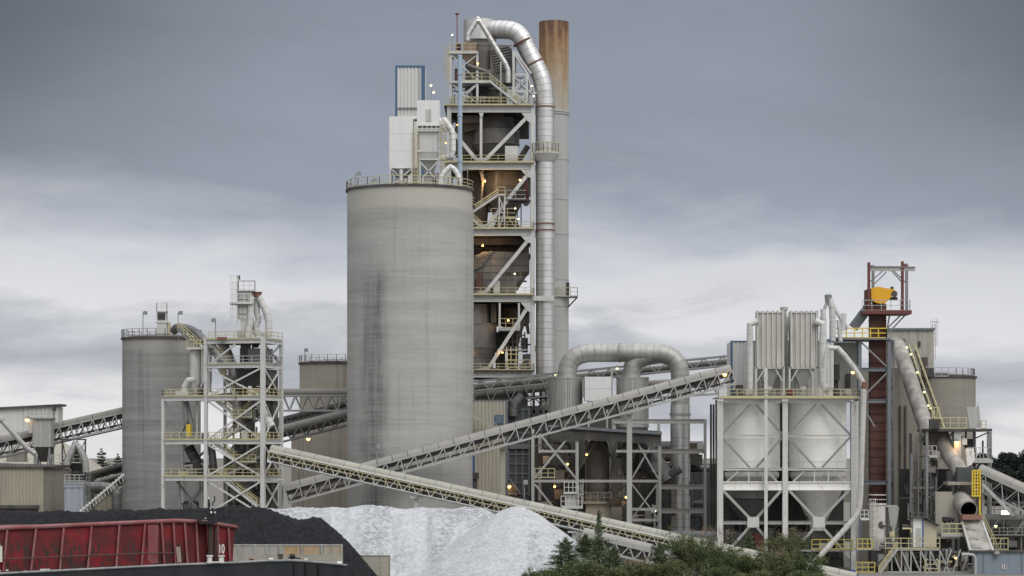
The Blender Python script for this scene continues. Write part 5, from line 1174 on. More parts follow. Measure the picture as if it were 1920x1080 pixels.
b = MB(); b.box(x0 + .5, x0 + .8, 416.3, 416.6, A(0, 830).z, A(0, 752.1).z); b.box(x1 - .8, x1 - .5, 416.3, 416.6, A(0, 830).z, A(0, 752.1).z); b.box(x0 - .4, x0 - .02, 416.5, 419, A(0, 745).z, A(0, 712).z); b.bar(A(1147, 690, -1), A(1147, 745, -1), .3); b.out('support', 'lgrey_steel', t)
# front steel frame with the dark canopy
FY = 404; Q = lambda px, py, dy=0: W(px, py, FY + dy)
t = thing('canopy_structure', 'grey steel frame with a dark canopy roof and crossed braces below the twin drums', 'steel frame', (Q(1110, 0).x, FY, 0))
for px, py, dy in ((999, 802, 0), (1082, 801, 0), (1182, 807, 0), (1237, 809, 0), (1012, 810, 9), (1100, 806, 9), (1237, 812, 9)):
    b = MB(); b.ibeam(Q(px, 1045, dy), Q(px, py, dy), .5, .5, (0, 1, 0)); b.out('column', 'lgrey_steel', t)
for a, c in (((1000, 902), (1236, 902)), ((1010, 846), (1082, 846)), ((1155, 846), (1236, 846)), ((1185, 975), (1234, 975)), ((1180, 955), (1236, 955))):
    b = MB(); b.bar(Q(*a), Q(*c), .34, .42); b.out('beam', 'lgrey_steel', t)
for a, c, w, dy in (((1016, 818), (1080, 897), .34, .1), ((1077, 806), (1002, 897), .34, -.1), ((1003, 908), (1045, 960), .3, 0), ((1185, 812), (1234, 897), .26, 0), ((1234, 812), (1185, 897), .26, .2),
                    ((1185, 908), (1234, 972), .22, 0), ((1232, 908), (1185, 972), .22, .2), ((1160, 840), (1232, 897), .2, 4), ((1125, 825), (1175, 900), .34, 2), ((1120, 825), (1085, 880), .3, 2), ((1010, 850), (1078, 900), .2, 5)):
    b = MB(); b.bar(Q(*a, dy), Q(*c, dy), w); b.out('brace', 'lgrey_steel' if dy < 2 else 'dark_steel', t)
b = MB(); z0 = Q(0, 826).z
b.hexa([Q(1030, 822, -.6), Q(1240, 833, -.6), Q(1240, 826, 10), Q(1030, 815, 10), Q(1030, 800, -.6), Q(1240, 814, -.6), Q(1240, 808, 10), Q(1030, 797, 10)]); b.out('canopy', 'dark_steel', t)
b = MB(); b.bar(Q(1028, 799, -.8), Q(1241, 813, -.8), .5, .4); b.out('canopy_edge', 'blue_grey', t)
b = MB(); rail(b, [Q(1003, 896, -.3), Q(1040, 896, -.3)], 1.5, 1, .06); b.out('railing', 'yellow_rail', t)
b = MB(); b.box(Q(1052, 0).x, Q(1092, 0).x, FY - 2.6, FY - .3, Q(0, 953).z, Q(0, 950).z); b.box(Q(1056, 0).x, Q(1085, 0).x, FY - 2.2, FY - .4, Q(0, 926).z, Q(0, 924).z); b.box(Q(1060, 0).x, Q(1080, 0).x, FY - 1.6, FY - .6, Q(0, 948).z, Q(0, 932).z); b.out('service_cabin', 'rail_white', t)
b = MB(); rail(b, [Q(1052, 950, -2.5), Q(1092, 950, -2.5)], 1.7, .7, .06); rail(b, [Q(1058, 924, -2.2), Q(1082, 924, -2.2)], 1.7, .6, .06); cage_ladder(b, Q(1087, 0).x, FY - 2.8, Q(0, 952).z, Q(0, 908).z, .5); b.out('cage_ladder', 'rail_white', t)
for px, py, pw in ((1018, 846, 120), (1064, 870, 120), (1040, 912, 350), (1174, 932, 300), (1100, 852, 0)): lamp(t, Q(px, py, 1), 'lamp_warm', .21, pw * .4)
lamp(t, Q(1228, 958, -1), 'lamp_white', .22, pole=Q(0, 1000).z)
clutter(t, Q(1004, 0).x, Q(1092, 0).x, FY + 2, FY + 9, Q(0, 1000).z, Q(0, 830).z, 34, 92, ['dark_steel', 'grey_steel', 'dark_steel', 'vessel', 'clad_dark', 'vessel_brown'], 1.0)
clutter(t, Q(1150, 0).x, Q(1234, 0).x, FY + 2, FY + 9, Q(0, 1000).z, Q(0, 836).z, 34, 93, ['dark_steel', 'grey_steel', 'dark_steel', 'vessel', 'clad_dark', 'lgrey_steel'], 1.0)
IY = 411; I = lambda px, py, dy=0: W(px, py, IY + dy)
t = thing('kiln_hood', 'tall dark rounded casing on a dusty flared base under the canopy', 'vessel', (I(1121, 0).x, IY, 0))
b = MB(); b.lathe(I(1121, 0).x, IY, [(mm(19, IY), I(0, 925).z), (mm(21, IY), I(0, 915).z), (mm(21, IY), I(0, 845).z), (mm(17, IY), I(0, 829).z), (mm(8, IY), I(0, 821).z), (.2, I(0, 819).z)], 32); b.out('casing', surf('black casing', (.085, .087, .09), .6, .1, .15, .3, dust=.15), t)
b = MB(); b.loft([[(I(1121, 0).x + s_ * mm(w_, IY), IY + q_ * d_, I(0, py).z) for s_, q_ in ((-1, -1), (1, -1), (1, 1), (-1, 1))] for py, w_, d_ in ((1040, 46, 4), (990, 36, 3), (957, 23, 2.2), (944, 22, 2.1))]); b.out('flared_base', 'conc_tan', t)
b = MB(); rail(b, [I(1094, 942, -2.6), I(1146, 942, -2.6)], 1.6, 1.2, .05); b.box(I(1093, 0).x, I(1148, 0).x, IY - 2.7, IY + 2, I(0, 944).z, I(0, 941).z); b.out('service_deck', 'conc_tan', t)
t = thing('inclined_chute', 'dark inclined chute running down to the right past the kiln hood', 'chute', I(1160, 960))
b = MB(); b.bar(I(1135, 925, -1), I(1195, 985, -1), 1.8, 2.2); b.out('trough', 'dark_panel', t)
t = thing('cross_duct', 'dark sloping duct from the second drum cone to the foot of the silver drop pipe', 'duct', I(1200, 880, 4))
b = MB(); duct(b, [I(1190, 820, 6), I(1250, 905, 4)], 1.9, 1.6, 20); duct(b, fillet([I(1250, 912, 4), I(1262, 885, 3), I(1275, 878, 3)], 2), .8, 1.2, 14); b.out('duct_run', ['clad_dark', 'seam'], t)

MY = 428; t = thing('mill_building', 'dark plant hall filling the back of the bay behind the crossed braces', 'building', (W(1150, 0, MY).x, MY, 0))
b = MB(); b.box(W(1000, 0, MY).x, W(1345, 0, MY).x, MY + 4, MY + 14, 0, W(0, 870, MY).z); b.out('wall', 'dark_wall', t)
b = MB(); corr_box(b, W(1240, 0, MY).x, W(1330, 0, MY).x, MY - 1, MY + 3.5, 0, W(0, 885, MY).z, 1.0, .12); b.out('annex', 'dark_panel', t)
b = MB(); corr_box(b, W(1100, 0, MY).x, W(1172, 0, MY).x, MY + 1, MY + 3.9, 0, W(0, 818, MY).z, .7, .1); b.out('inner_wall', 'corr_drab', t)
t = thing('pipe_rack', 'bundle of fat dark horizontal pipes right of the silver drop pipe', 'pipes', (W(1300, 0, 430).x, 430, W(0, 890, 430).z))
for py, r_, x0_, x1_ in ((838, 11, 1225, 1318), (857, 9, 1225, 1310), (878, 7, 1255, 1330), (888, 5, 1240, 1330)):
    b = MB(); duct(b, [W(x0_, py, 429), W(x1_, py, 429)], mm(r_, 429), 1.8, 16, .04); b.out('pipe_run', ['clad_dark' if r_ != 9 else 'vessel_brown', 'seam'], t)
b = MB(); p = W(1308, 838, 427); b.sweep([p - Vector((0, 1, 0)), p + Vector((0, 1.5, 0))], mm(11, 427), 24); b.out('end_flange', 'clad_dull', t)
b = MB(); b.box(W(1290, 0, 428).x, W(1316, 0, 428).x, 426.5, 428, W(0, 872, 428).z, W(0, 852, 428).z); b.out('pump_block', 'dark_steel', t)
for px, py in ((1105, 760), (1210, 880)): 
    pass
clutter(t, W(1245, 0, 420).x, W(1320, 0, 420).x, 416, 424, 2, W(0, 840, 420).z, 26, 91, ['dark_steel', 'grey_steel', 'clad_dark', 'dark_panel', 'vessel_brown'], 1.0)
# right hand frame
RY = 410; Q = lambda px, py, dy=0: W(px, py, RY + dy)
t = thing('duct_structure', 'light grey steel frame standing around the silver drop pipe', 'steel frame', (Q(1280, 0).x, RY, 0))
for px, dy in ((1322, 0), (1150, 6), (1235, 6), (1322, 9)):
    b = MB(); b.ibeam(Q(px, 1050, dy), Q(px, 786, dy), .45, .45, (0, 1, 0)); b.out('column', 'lgrey_steel', t)
for a, c in (((1150, 790), (1325, 790)), ((1236, 846), (1322, 846)), ((1240, 913), (1322, 913)), ((1240, 958), (1322, 958))):
    b = MB(); b.ibeam(Q(*a), Q(*c), .4, .75); b.out('beam', 'lgrey_steel', t)
b = MB(); b.bar(Q(1322, 790, .4), Q(1322, 790, 9), .4, .6); b.bar(Q(1152, 786, .3), Q(1152, 812, .3), .5); b.out('tie_beam', 'lgrey_steel', t)
b = MB()
for px in (1333, 1338, 1343): b.sweep([Q(px, 1030, -4), Q(px, 758 if px < 1343 else 750, -4)], .17, 8)
b.out('pipe_bundle', 'dark_steel', t)
b = MB(); b.bar(Q(1090, 992, -6), Q(1320, 1003, -6), .5, .5); b.out('white_beam', 'white', t)
t = thing('low_shed', 'pale ribbed low shed behind the shrubs at the foot of the drop pipe', 'shed', (W(1255, 0, 385).x, 385, 0))
b = MB(); corr_box(b, W(1200, 0, 385).x, W(1345, 0, 385).x, 385, 392, 0, W(0, 1004, 385).z, .6, .1); b.out('wall', 'corr_grey', t)
b = MB(); b.box(W(1198, 0, 385).x, W(1346, 0, 385).x, 384.4, 392.4, W(0, 1004, 385).z + .003, W(0, 998, 385).z); b.out('roof', 'blue_grey', t)
t = thing('rusty_wall', 'rust streaked sheet pile wall under the low dusty conveyor', 'wall', (W(1185, 0, 342).x, 342, -2))
b = MB(); corr_box(b, W(1160, 0, 342).x, W(1215, 0, 342).x, 342, 342.6, -2, W(0, 1042, 342).z, .9, .25); b.out('sheet_wall', surf('rusty sheet', (.2, .16, .125), .8, 0, .25, .6, drip=.5, rust=.6, rustcol=(.13, .055, .035, 1)), t)
# ================================================================== RIGHT: twin bins, bucket elevator, head house, transfer station
BY = 384; Q = lambda px, py, dy=0.0: W(px, py, BY + dy); DB = 11.5
t = BF = thing('bin_structure', 'tall white steel frame with crossed braces around the two white bins', 'steel frame', (Q(1475, 0).x, BY, 0))
for px, dy, w in ((1350, 0, .9), (1436, -.9, .62), (1472, 0, .82), (1600, 0, .75), (1352, DB, .6), (1472, DB, .6), (1598, DB, .6), (1607, 4, .4)):
    b = MB(); b.ibeam(Q(px, 1060, dy) - UP * 1, Q(px, 752, dy), w, w, (0, 1, 0)) if px != 1436 else b.bar(Q(px, 1060, dy), Q(px, 690, dy), w * .8); b.out('column', 'white', t)
def bbeam(a, c, w=.35, h=.5, dy=0, mat='white', nm='beam'):
    b = MB(); b.ibeam(Q(*a, dy), Q(*c, dy), w, h); b.out(nm, mat, t)
for dy in (0, DB):
    for x0_, x1_ in ((1356, 1467), (1477, 1595)):
        bbeam((x0_, 750), (x1_, 750), .5, .8, dy); bbeam((x0_, 879.5), (x1_, 879.5), .4, .42, dy); bbeam((x0_, 911), (x1_, 911), .6, 1.35, dy, 'bin_white', 'girder'); bbeam((x0_, 980), (x1_, 980), .4, .5, dy, 'lgrey_steel'); bbeam((x0_, 817), (x1_, 817), .2, .2, dy)
for px in (1350, 1472, 1600):
    for py in (750, 911, 980): b = MB(); b.ibeam(Q(px, py, .5), Q(px, py, DB - .4), .4, .9); b.out('beam', 'white', t)
def bbrace(a, c, w=.3, dy=0.0, mat='lgrey_steel'):
    b = MB(); b.bar(Q(*a, dy), Q(*c, dy), w, w); b.out('brace', mat, t)
for cx_, xl_, xr_ in ((1412, 1353, 1467), (1535, 1477, 1594)):
    for dy in (-.05,):
        for x_ in (xl_, xr_):
            s_ = 1 if x_ > cx_ else -1
            bbrace((cx_ + 5 * s_, 758), (x_, 815), .30, dy, 'grey_steel'); bbrace((x_, 820), (cx_ + 6 * s_, 877), .28, dy, 'grey_steel'); bbrace((x_ - 3 * s_, 920), (cx_ + 6 * s_, 972), .4, dy); bbrace((cx_ + 6 * s_, 987), (x_, 1046), .38, dy)
            bbrace((cx_ + 28 * s_, 884), (x_ - 10 * s_, 903), .3, dy)
    b = MB(); b.box(Q(cx_ - 11, 0).x, Q(cx_ + 11, 0).x, BY - .35, BY - .27, Q(0, 989).z, Q(0, 969).z); b.out('gusset_plate', 'white', t)
    for s_ in (-1, 1):
        bbrace((cx_ + 45 * s_, 757), (cx_ - 40 * s_, 877), .3, DB, 'grey_steel'); bbrace((cx_ + 45 * s_, 925), (cx_ - 40 * s_, 1040), .35, DB - .3, 'dark_steel')
    for px in (cx_ - 8, cx_ + 18): b = MB(); b.bar(Q(px, 882, .1), Q(px, 904, .1), .16); b.out('stud', 'white', t)
for px in (1352, 1472, 1600):
    bbrace_ = [((px, 920, .8), (px, 1040, DB - .6)), ((px, 1040, .8), (px, 920, DB - .6))]
    for a, c in bbrace_: b = MB(); b.bar(Q(*a), Q(*c), .32); b.out('brace', 'grey_steel', t)
b = MB()
for j in range(31): b.box(Q(1347, 0).x, Q(1612, 0).x, BY - 1.3 + j * .44, BY - 1.18 + j * .44, Q(0, 745.6).z, Q(0, 744).z)
b.out('roof_deck', 'lgrey_steel', t)
b = MB(); b.bar(Q(1347, 745, -1.32), Q(1612, 745, -1.32), .03, .34); b.out('edge_plate', 'yellow_rail', t)
b = MB(); rail(b, [Q(1347, 744, 8), Q(1347, 744, -1.2), Q(1611, 744, -1.2), Q(1611, 744, 8)], 1.15, 1.4, .05); b.out('railing', 'yellow_rail', t)
b = MB(); rail(b, [Q(1522, 1030, -.6), Q(1600, 1030, -.6)], 1.5, 1.2, .06); b.out('railing', 'yellow_dull', t)
b = MB(); b.box(Q(1500, 0).x, Q(1604, 0).x, BY, BY + 8, Q(0, 1034).z, Q(0, 1032).z); b.box(Q(1537, 0).x, Q(1560, 0).x, BY + .4, BY + 2, Q(0, 1031).z, Q(0, 1019).z); b.out('lower_deck', 'lgrey_steel', t)
b = MB(); b.box(Q(1362, 0).x, Q(1602, 0).x, BY + DB + 1, BY + DB + 1.4, 0, Q(0, 752).z); b.out('back_cladding', 'dark_wall', t)
b = MB(); b.box(Q(1490, 0).x, Q(1560, 0).x, BY + 5, BY + 9, Q(0, 1075).z, Q(0, 1000).z); b.box(Q(1375, 0).x, Q(1440, 0).x, BY + 5, BY + 9, 0, Q(0, 1000).z); b.out('feeder_house', 'dark_panel', t)
b = MB(); b.bar(Q(1423, 1030, 3), Q(1418, 1000, 3), .9); b.bar(Q(1427, 1030, 3), Q(1431, 1000, 3), .8); b.out('red_hopper', 'red_steel', t)
for px in (1355, 1362):
    b = MB(); cage_ladder(b, Q(px + 4, 0).x, BY + 5, Q(0, 1030).z, Q(0, 890).z, .5); b.out('cage_ladder', 'dark_steel', t)
clutter(t, Q(1360, 0).x, Q(1595, 0).x, BY + 3, BY + 10, 1, Q(0, 985).z, 40, 94, ['dark_steel', 'grey_steel', 'dark_panel', 'vessel_brown', 'clad_dark'], 1.0)
# bins
def make_bin(label, cx_, r, cone):
    x = Q(cx_, 0).x; y = BY + 5.6; Z_ = lambda py: W(0, py, y).z; R = mm(r, y); k = thing('storage_bin', label, 'bin', (x, y, Z_(980)), 'white storage bins in the steel frame')
    b = MB(); b.lathe(x, y, [(R, Z_(879)), (R, Z_(822)), (R, Z_(752))], 48); b.out('shell', 'bin_white', k)
    b = MB()
    for py in (864, 823, 878, 757): b.lathe(x, y, [(R + .05, Z_(py) - .09), (R + .05, Z_(py) + .09)], 48)
    b.out('weld_band', 'bin_white', k)
    b = MB(); b.lathe(x, y, [(R * .82, Z_(904)), (R * .97, Z_(893)), (R * .97, Z_(886)), (R * .8, Z_(880))], 40); b.out('skirt', 'white_dirty', k)
    b = MB()
    if cone == 'grey': b.lathe(x, y, [(R * .4, Z_(975)), (R * .86, Z_(936)), (R * .96, Z_(934))], 40); b.lathe(x, y, [(R * .97, Z_(933.9)), (R * .97, Z_(916))], 40)
    else: b.lathe(x, y, [(R * .25, Z_(995)), (R * .30, Z_(978)), (R * 1.0, Z_(905))], 40)
    b.out('cone', ['clad_dark'] if cone == 'grey' else 'bin_white', k)
    b = MB(); b.box(x - 1, x + 1, y - 1, y + 1, Z_(1010), Z_(996) if cone != 'grey' else Z_(976)); b.out('outlet_gate', 'dark_steel', k)
    return k
make_bin('left white storage bin with a dark grey cone beneath it', 1415, 54, 'grey')
make_bin('right white storage bin with a pale dusty cone beneath it', 1541, 54, 'white')
# ribbed filters on the deck
FYY = 388; F = lambda px, py, dy=0: W(px, py, FYY + dy); zd = Q(0, 744).z
def ribbed(label, x0_, x1_):
    xa, xb = F(x0_, 0).x, F(x1_, 0).x; k = thing('ribbed_filter', label, 'dust filter', ((xa + xb) / 2, FYY, zd), 'ribbed dust filters on the bin deck')
    za, zb = F(0, 688).z, F(0, 582).z
    b = MB(); n_ = 5; w = (xb - xa) / n_; b.box(xa, xb, FYY, FYY + 3.4, za, zb - .4)
    for i in range(n_ + 1): b.box(xa + w * i - .09, xa + w * i + .09, FYY - .32, FYY - .003, za, zb)
    for i in range(5): b.box(xb + .003, xb + .3, FYY + .1 + i * .78, FYY + .28 + i * .78, za, zb)
    for i in range(n_): b.hexa([(xa + w * i, FYY - .2, zb - .402), (xa + w * (i + 1) - .1, FYY - .2, zb - .402), (xa + w * (i + 1) - .1, FYY + 3.3, zb - .402), (xa + w * i, FYY + 3.3, zb - .402), (xa + w * i, FYY - .2, zb - .05), (xa + w * (i + 1) - .1, FYY - .2, zb - .3), (xa + w * (i + 1) - .1, FYY + 3.3, zb - .3), (xa + w * i, FYY + 3.3, zb - .05)])
    b.out('housing', 'white_dirty', k)
    b = MB(); b.frustum((xa + xb) / 2, FYY + 1.7, F(0, 724).z, .45, .45, za - .003, (xb - xa) / 2 - .1, 1.6); b.out('hopper', 'lgrey_steel', k)
    b = MB(); b.lathe((xa + xb) / 2, FYY + 1.7, [(.3, F(0, 735).z), (.6, F(0, 730).z), (.6, F(0, 724.3).z)], 14); b.out('valve', 'white_dirty', k)
    leg4(k, xa - .2, xb + .2, FYY, FYY + 3.4, zd, za - .006, .3, 'white_dirty', False)
    b = MB()
    for s_ in (0, 1):
        e = xa if s_ == 0 else xb; d_ = 1.2 if s_ == 0 else -1.2; b.bar((e, FYY, za - 2.2), (e + d_, FYY, za - .1), .18)
    b.bar((xa - .2, FYY, za - .15), (xb + .2, FYY, za - .15), .3, .25); b.out('knee_brace', 'white_dirty', k)
ribbed('streaked white ribbed filter above the left bin', 1420, 1467); ribbed('streaked white ribbed filter above the right bin', 1483, 1531)
def filt_pipe(label, pts, r, dy, mat='white'):
    k = thing('filter_duct', label, 'pipe', F(pts[-1][0], pts[-1][1], dy), 'white pipes of the bin filters'); b = MB()
    duct(b, fillet([F(*p, dy) for p in pts], 1.5), mm(r, FYY), 1.5, 16, .03); b.out('pipe_run', [mat, 'lgrey_steel'], k)
    b = MB(); p = F(*pts[-1], dy); b.sweep([p, p + Vector((0, 0, .5))], mm(r, FYY) + .2, 16); b.out('flange', 'lgrey_steel', k); return k
filt_pipe('white elbow pipe at the left of the left ribbed filter', [(1420, 602), (1406, 602), (1406, 738), (1396, 738)], 6, -.4)
filt_pipe('white elbow pipe at the right of the right ribbed filter', [(1528, 602), (1543, 602), (1543, 733), (1553, 733)], 7, -.6)
filt_pipe('white pipe standing between the two ribbed filters', [(1470, 740), (1474, 690), (1472, 640), (1476, 588), (1470, 582)], 5, 4.5)
# boxes behind the filters
t = thing('bin_station', 'white ribbed house with a blue corner edge where the long conveyor ends', 'building', (F(1450, 0).x, 393, zd))
b = MB(); x0, x1 = W(1371, 0, 393).x, W(1562, 0, 393).x; corr_box(b, x0, x1, 393, 400, zd, W(0, 641, 393).z, .62, .12); b.out('wall', 'corr_white', t)
b = MB(); b.box(x0 - .14, x0 + .22, 392.8, 392.86, zd, W(0, 640, 393).z + .1); b.box(x0 + .221, x1 + .2, 392.8, 400.2, W(0, 641, 393).z + .003, W(0, 639, 393).z); b.out('corner_trim', 'blue_trim', t)
b = MB(); b.box(W(1380, 0, 392).x, W(1393, 0, 392).x, 391.5, 392.7, zd, W(0, 722, 392).z); b.out('doorway', 'dark_steel', t)
t = thing('deck_fans', 'cluster of fans and motors standing on the bin deck', 'fan', F(1500, 744))
for i, px in enumerate((1378, 1400, 1478, 1565, 1585)):
    b = MB(); x = F(px, 0).x; b.box(x - .5, x + .5, 385, 386.2, zd, zd + .9 + .3 * (i % 2)); b.sweep([(x, 384.6, zd + .8), (x, 386.4, zd + .8)], .5, 12); b.out('fan', ['dark_steel', 'lgrey_steel', 'red_steel'][i % 3], t)
# white discharge ducts
t = thing('discharge_pipe', 'long white bent pipe running down the right edge of the bin frame to the shrubs', 'pipe', F(1613, 950))
P2 = lambda px, py: W(px, py, 381.5)
b = MB(); duct(b, fillet([P2(1546, 690), P2(1549, 655), P2(1561, 647), P2(1575, 655), P2(1617, 712), P2(1620, 730), P2(1612, 962), P2(1527, 1054)], 1.6), mm(5.3, 382), 1.6, 16, .025); b.out('pipe_run', ['white_dirty', 'lgrey_steel'], t)
b = MB(); p = P2(1620, 722); b.sweep([p - UP * .5, p + UP * .5], mm(6.6, 382), 16); b.out('rust_patch', 'rust_seam', t)
lamp(t, P2(1599, 698), 'lamp_warm', .3)
t = thing('spout_tripod', 'white spout pipes meeting in a peak behind the right ribbed filter', 'pipe', W(1553, 640, 394))
P3 = lambda px, py, dy=0: W(px, py, 394 + dy)
for nm, pts, r_, mt in (('spout', [(1555, 560), (1561, 578), (1561, 640)], 6, 'white'), ('spout', [(1556, 562), (1572, 590), (1590, 616)], 4, 'white'), ('spout', [(1551, 565), (1542, 590), (1538, 604)], 3, 'lgrey_steel'), ('spout', [(1582, 588), (1580, 620)], 5, 'white'), ('riser', [(1543, 580), (1545, 610)], 5, 'white'), ('riser', [(1572, 600), (1576, 640)], 4, 'white')):
    b = MB(); duct(b, fillet([P3(*p) for p in pts], 1.2), mm(r_, 394), 1.5, 14, .02); b.out(nm, [mt, 'lgrey_steel'], t)
b = MB(); p = P3(1553, 557); b.lathe(p.x, 394, [(.5, p.z - .8), (.6, p.z + .3), (.2, p.z + .5)], 12); b.out('peak_cap', 'grey_steel', t)

# ------------------------------------------------------------------ bucket elevator
EY = 398; E = lambda px, py, dy=0: W(px, py, EY + dy)
t = thing('bucket_elevator', 'oxide red bucket elevator casing rising beside the bin frame with a red headframe', 'elevator', (E(1647, 0).x, EY, 0))
xa, xb = E(1632, 0).x, E(1662, 0).x
b = MB(); z = 0.0
step = mm(16, EY); zt_ = E(0, 583).z; k_ = int((zt_ - E(0, 985).z) / step); z = zt_ - k_ * step
b.box(xa + .05, xb - .05, EY + .05, EY + 1.95, 0, zt_ - .01)
for i in range(k_): b.box(xa, xb, EY, EY + 2, z + i * step, z + (i + 1) * step - .1); b.box(xa - .1, xb + .1, EY - .1, EY + 2.1, z + (i + 1) * step - .18, z + (i + 1) * step - .08)
b.out('casing', 'red_casing', t)
# head frame
b = MB(); b.box(E(1615, 0).x, E(1706, 0).x, EY - 2, EY + 4, E(0, 590).z, E(0, 583).z); b.out('head_platform', 'red_steel', t)
b = MB(); rail(b, [E(1617, 583, -1.9), E(1706, 583, -1.9), E(1706, 583, 3.9)], 1.7, 1.4, .05); b.out('railing', 'galv', t)
for px, dy, py0, m_ in ((1629, -1.2, 492, 'red_steel'), (1637, 3, 497, 'grey_steel'), (1692, -1.2, 490, 'red_steel'), (1700, 3, 494, 'grey_steel')):
    b = MB(); b.ibeam(E(px, 583, dy), E(px, py0, dy), .42, .42, (0, 1, 0)); b.out('head_post', m_, t)
b = MB(); b.ibeam(E(1631, 504, -1.2), E(1716, 504, -1.2), .5, .7); b.out('hoist_beam', 'lgrey_steel', t)
b = MB(); b.ibeam(E(1637, 502, 3), E(1704, 502, 3), .4, .5); b.bar(E(1629, 498, -1), E(1637, 502, 3), .3); b.bar(E(1692, 496, -1), E(1700, 500, 3), .35); b.out('top_beam', 'red_steel', t)
b = MB()
for a, c in (((1632, 528), (1655, 508)), ((1640, 532), (1662, 510)), ((1690, 528), (1672, 508)), ((1698, 530), (1676, 508))): b.bar(E(*a, .5), E(*c, .5), .16)
b.out('knee_brace', 'grey_steel', t)
b = MB(); hood = [(1632, 541), (1645, 538), (1660, 541), (1675, 543), (1679, 549), (1666, 561), (1659, 569), (1649, 570), (1639, 568), (1632, 560)]
b.prism([(E(*p).x, E(*p).z) for p in hood], EY - .9, EY + 2.6); b.out('drive_hood', 'orange_yellow', t)
b = MB(); b.box(E(1624, 0).x, E(1631.5, 0).x, EY - .8, EY + 2.4, E(0, 585).z, E(0, 543).z); b.box(E(1632, 0).x, E(1661, 0).x, EY - .6, EY + 2.2, E(0, 583).z, E(0, 570.3).z); b.out('head_casing', 'red_casing', t)
b = MB(); b.box(E(1669, 0).x, E(1682, 0).x, EY - .5, EY + 1, E(0, 562).z, E(0, 557).z); b.sweep([E(1677, 551, -1.1), E(1677, 551, 1)], .5, 12); b.box(E(1670, 0).x, E(1675, 0).x, EY - .3, EY + .5, E(0, 542.6).z, E(0, 537.5).z); b.out('gear_motor', 'vessel_brown', t)
b = MB()
for a, c in (((1665, 625), (1698, 590)), ((1665, 614), (1690, 590)), ((1660, 640), (1668, 590))): b.bar(E(*a, -.6), E(*c, -.6), .22)
b.out('strut', 'grey_steel', t)
b = MB(); b.bar(E(1627, 578, 1), E(1600, 614, 1), 1.3, 1.5); b.out('outlet_chute', 'blue_grey', t)
# grey support tower around it
t = thing('elevator_structure', 'grey steel frame with a bright yellow railed deck around the red bucket elevator', 'steel frame', (E(1640, 0).x, EY, 0))
for px, dy in ((1612, -1), (1667, -1.4), (1673, 4), (1609, 5)):
    b = MB(); b.ibeam(E(px, 1020, dy) - UP, E(px, 638, dy), .55, .55, (0, 1, 0)); b.out('column', 'blue_grey', t)
b = MB(); b.box(E(1556, 0).x, E(1668, 0).x, EY - 2, EY + 6, E(0, 638).z, E(0, 634.5).z); b.out('top_deck', 'blue_grey', t)
b = MB(); rail(b, [E(1557, 634, 5.9), E(1557, 634, -1.9), E(1662, 634, -1.9), E(1662, 634, 5.9)], 1.55, 1.2, .085); b.out('railing', 'yellow', t)
for py in (693, 752, 905):
    b = MB(); b.ibeam(E(1612, py, -1.1), E(1667, py, -1.1), .4, .6); b.out('beam', 'blue_grey', t)
    b = MB(); b.ibeam(E(1667, py, -1), E(1673, py, 4), .35, .5); b.out('beam', 'blue_grey', t)
for a, c in (((1613, 640), (1665, 690)), ((1665, 697), (1614, 748)), ((1560, 640), (1610, 690)), ((1667, 645), (1673, 690)), ((1614, 756), (1640, 800))):
    b = MB(); b.bar(E(*a, -1.2), E(*c, -1.2), .24); b.out('brace', 'grey_steel', t)
b = MB()
for i in range(8): b.bar(E(1667 if i % 2 else 1674, 640 + i * 40, 0), E(1674 if i % 2 else 1667, 680 + i * 40, 2), .2)
b.out('lattice', 'grey_steel', t)
b = MB(); b.box(E(1553, 0).x, E(1612, 0).x, EY + 3, EY + 8, zd, E(0, 640).z); b.out('rear_cladding', 'corr_grey', t)
b = MB()
for px in (1567, 1590): b.box(E(px, 0).x, E(px + 8, 0).x, EY + 2, EY + 2.9, zd, E(0, 700).z)
b.box(E(1566, 0).x, E(1576, 0).x, EY + 1, EY + 1.9, zd + 3, zd + 5.5); b.out('inner_duct', 'dark_steel', t)
# concrete shaft behind the elevator
t = thing('concrete_shaft', 'tall grey brown concrete stair shaft behind the red elevator', 'shaft', (W(1690, 0, 416).x, 416, 0))
b = MB(); b.box(W(1612, 0, 416).x, W(1725, 0, 416).x, 416, 424, 0, W(0, 690, 416).z); b.out('wall', 'conc_brown', t)
b = MB()
for px in (1688, 1698): b.bar(W(px, 1000, 415.8), W(px, 760, 415.8), .22)
b.out('conduit', 'dark_steel', t)
# head house
HYY = 420; Hh = lambda px, py, dy=0: W(px, py, HYY + dy)
t = thing('head_house', 'drab weathered head house on top of the right silo', 'building', (Hh(1710, 0).x, HYY, Hh(0, 706).z))
xa, xb = Hh(1664, 0).x, Hh(1751, 0).x; zb_, zt_ = Hh(0, 706).z, Hh(0, 619).z
b = MB(); corr_box(b, xa, xb, HYY, HYY + 8, zb_, zt_, 1.5, .05); b.out('wall', 'corr_drab', t)
b = MB(); b.box(xa - .3, xb + .15, HYY - .4, HYY + 8.4, zt_ + .003, zt_ + .35); b.box(Hh(1671, 0).x, Hh(1697, 0).x, HYY - 1, HYY - .1, Hh(0, 639).z, Hh(0, 636).z); b.out('roof', 'blue_grey', t)
b = MB(); b.box(Hh(1727, 0).x, Hh(1739, 0).x, HYY - .15, HYY - .06, zb_, Hh(0, 670).z); o = b.out('door', 'vessel_brown', t)
b = MB(); p = Hh(1737, 688, -.2); b.box(p.x - .1, p.x + .1, p.y - .1, p.y + .03, p.z - .15, p.z + .15); b.out('handle', 'galv', o)
b = MB(); b.bar(Hh(1724, 640, -.1), Hh(1724, 650, -.1), .35); b.box(Hh(1740, 0).x, xb, HYY - .12, HYY - .055, zb_, Hh(0, 690).z); b.out('wall_vent', 'dark_steel', t)
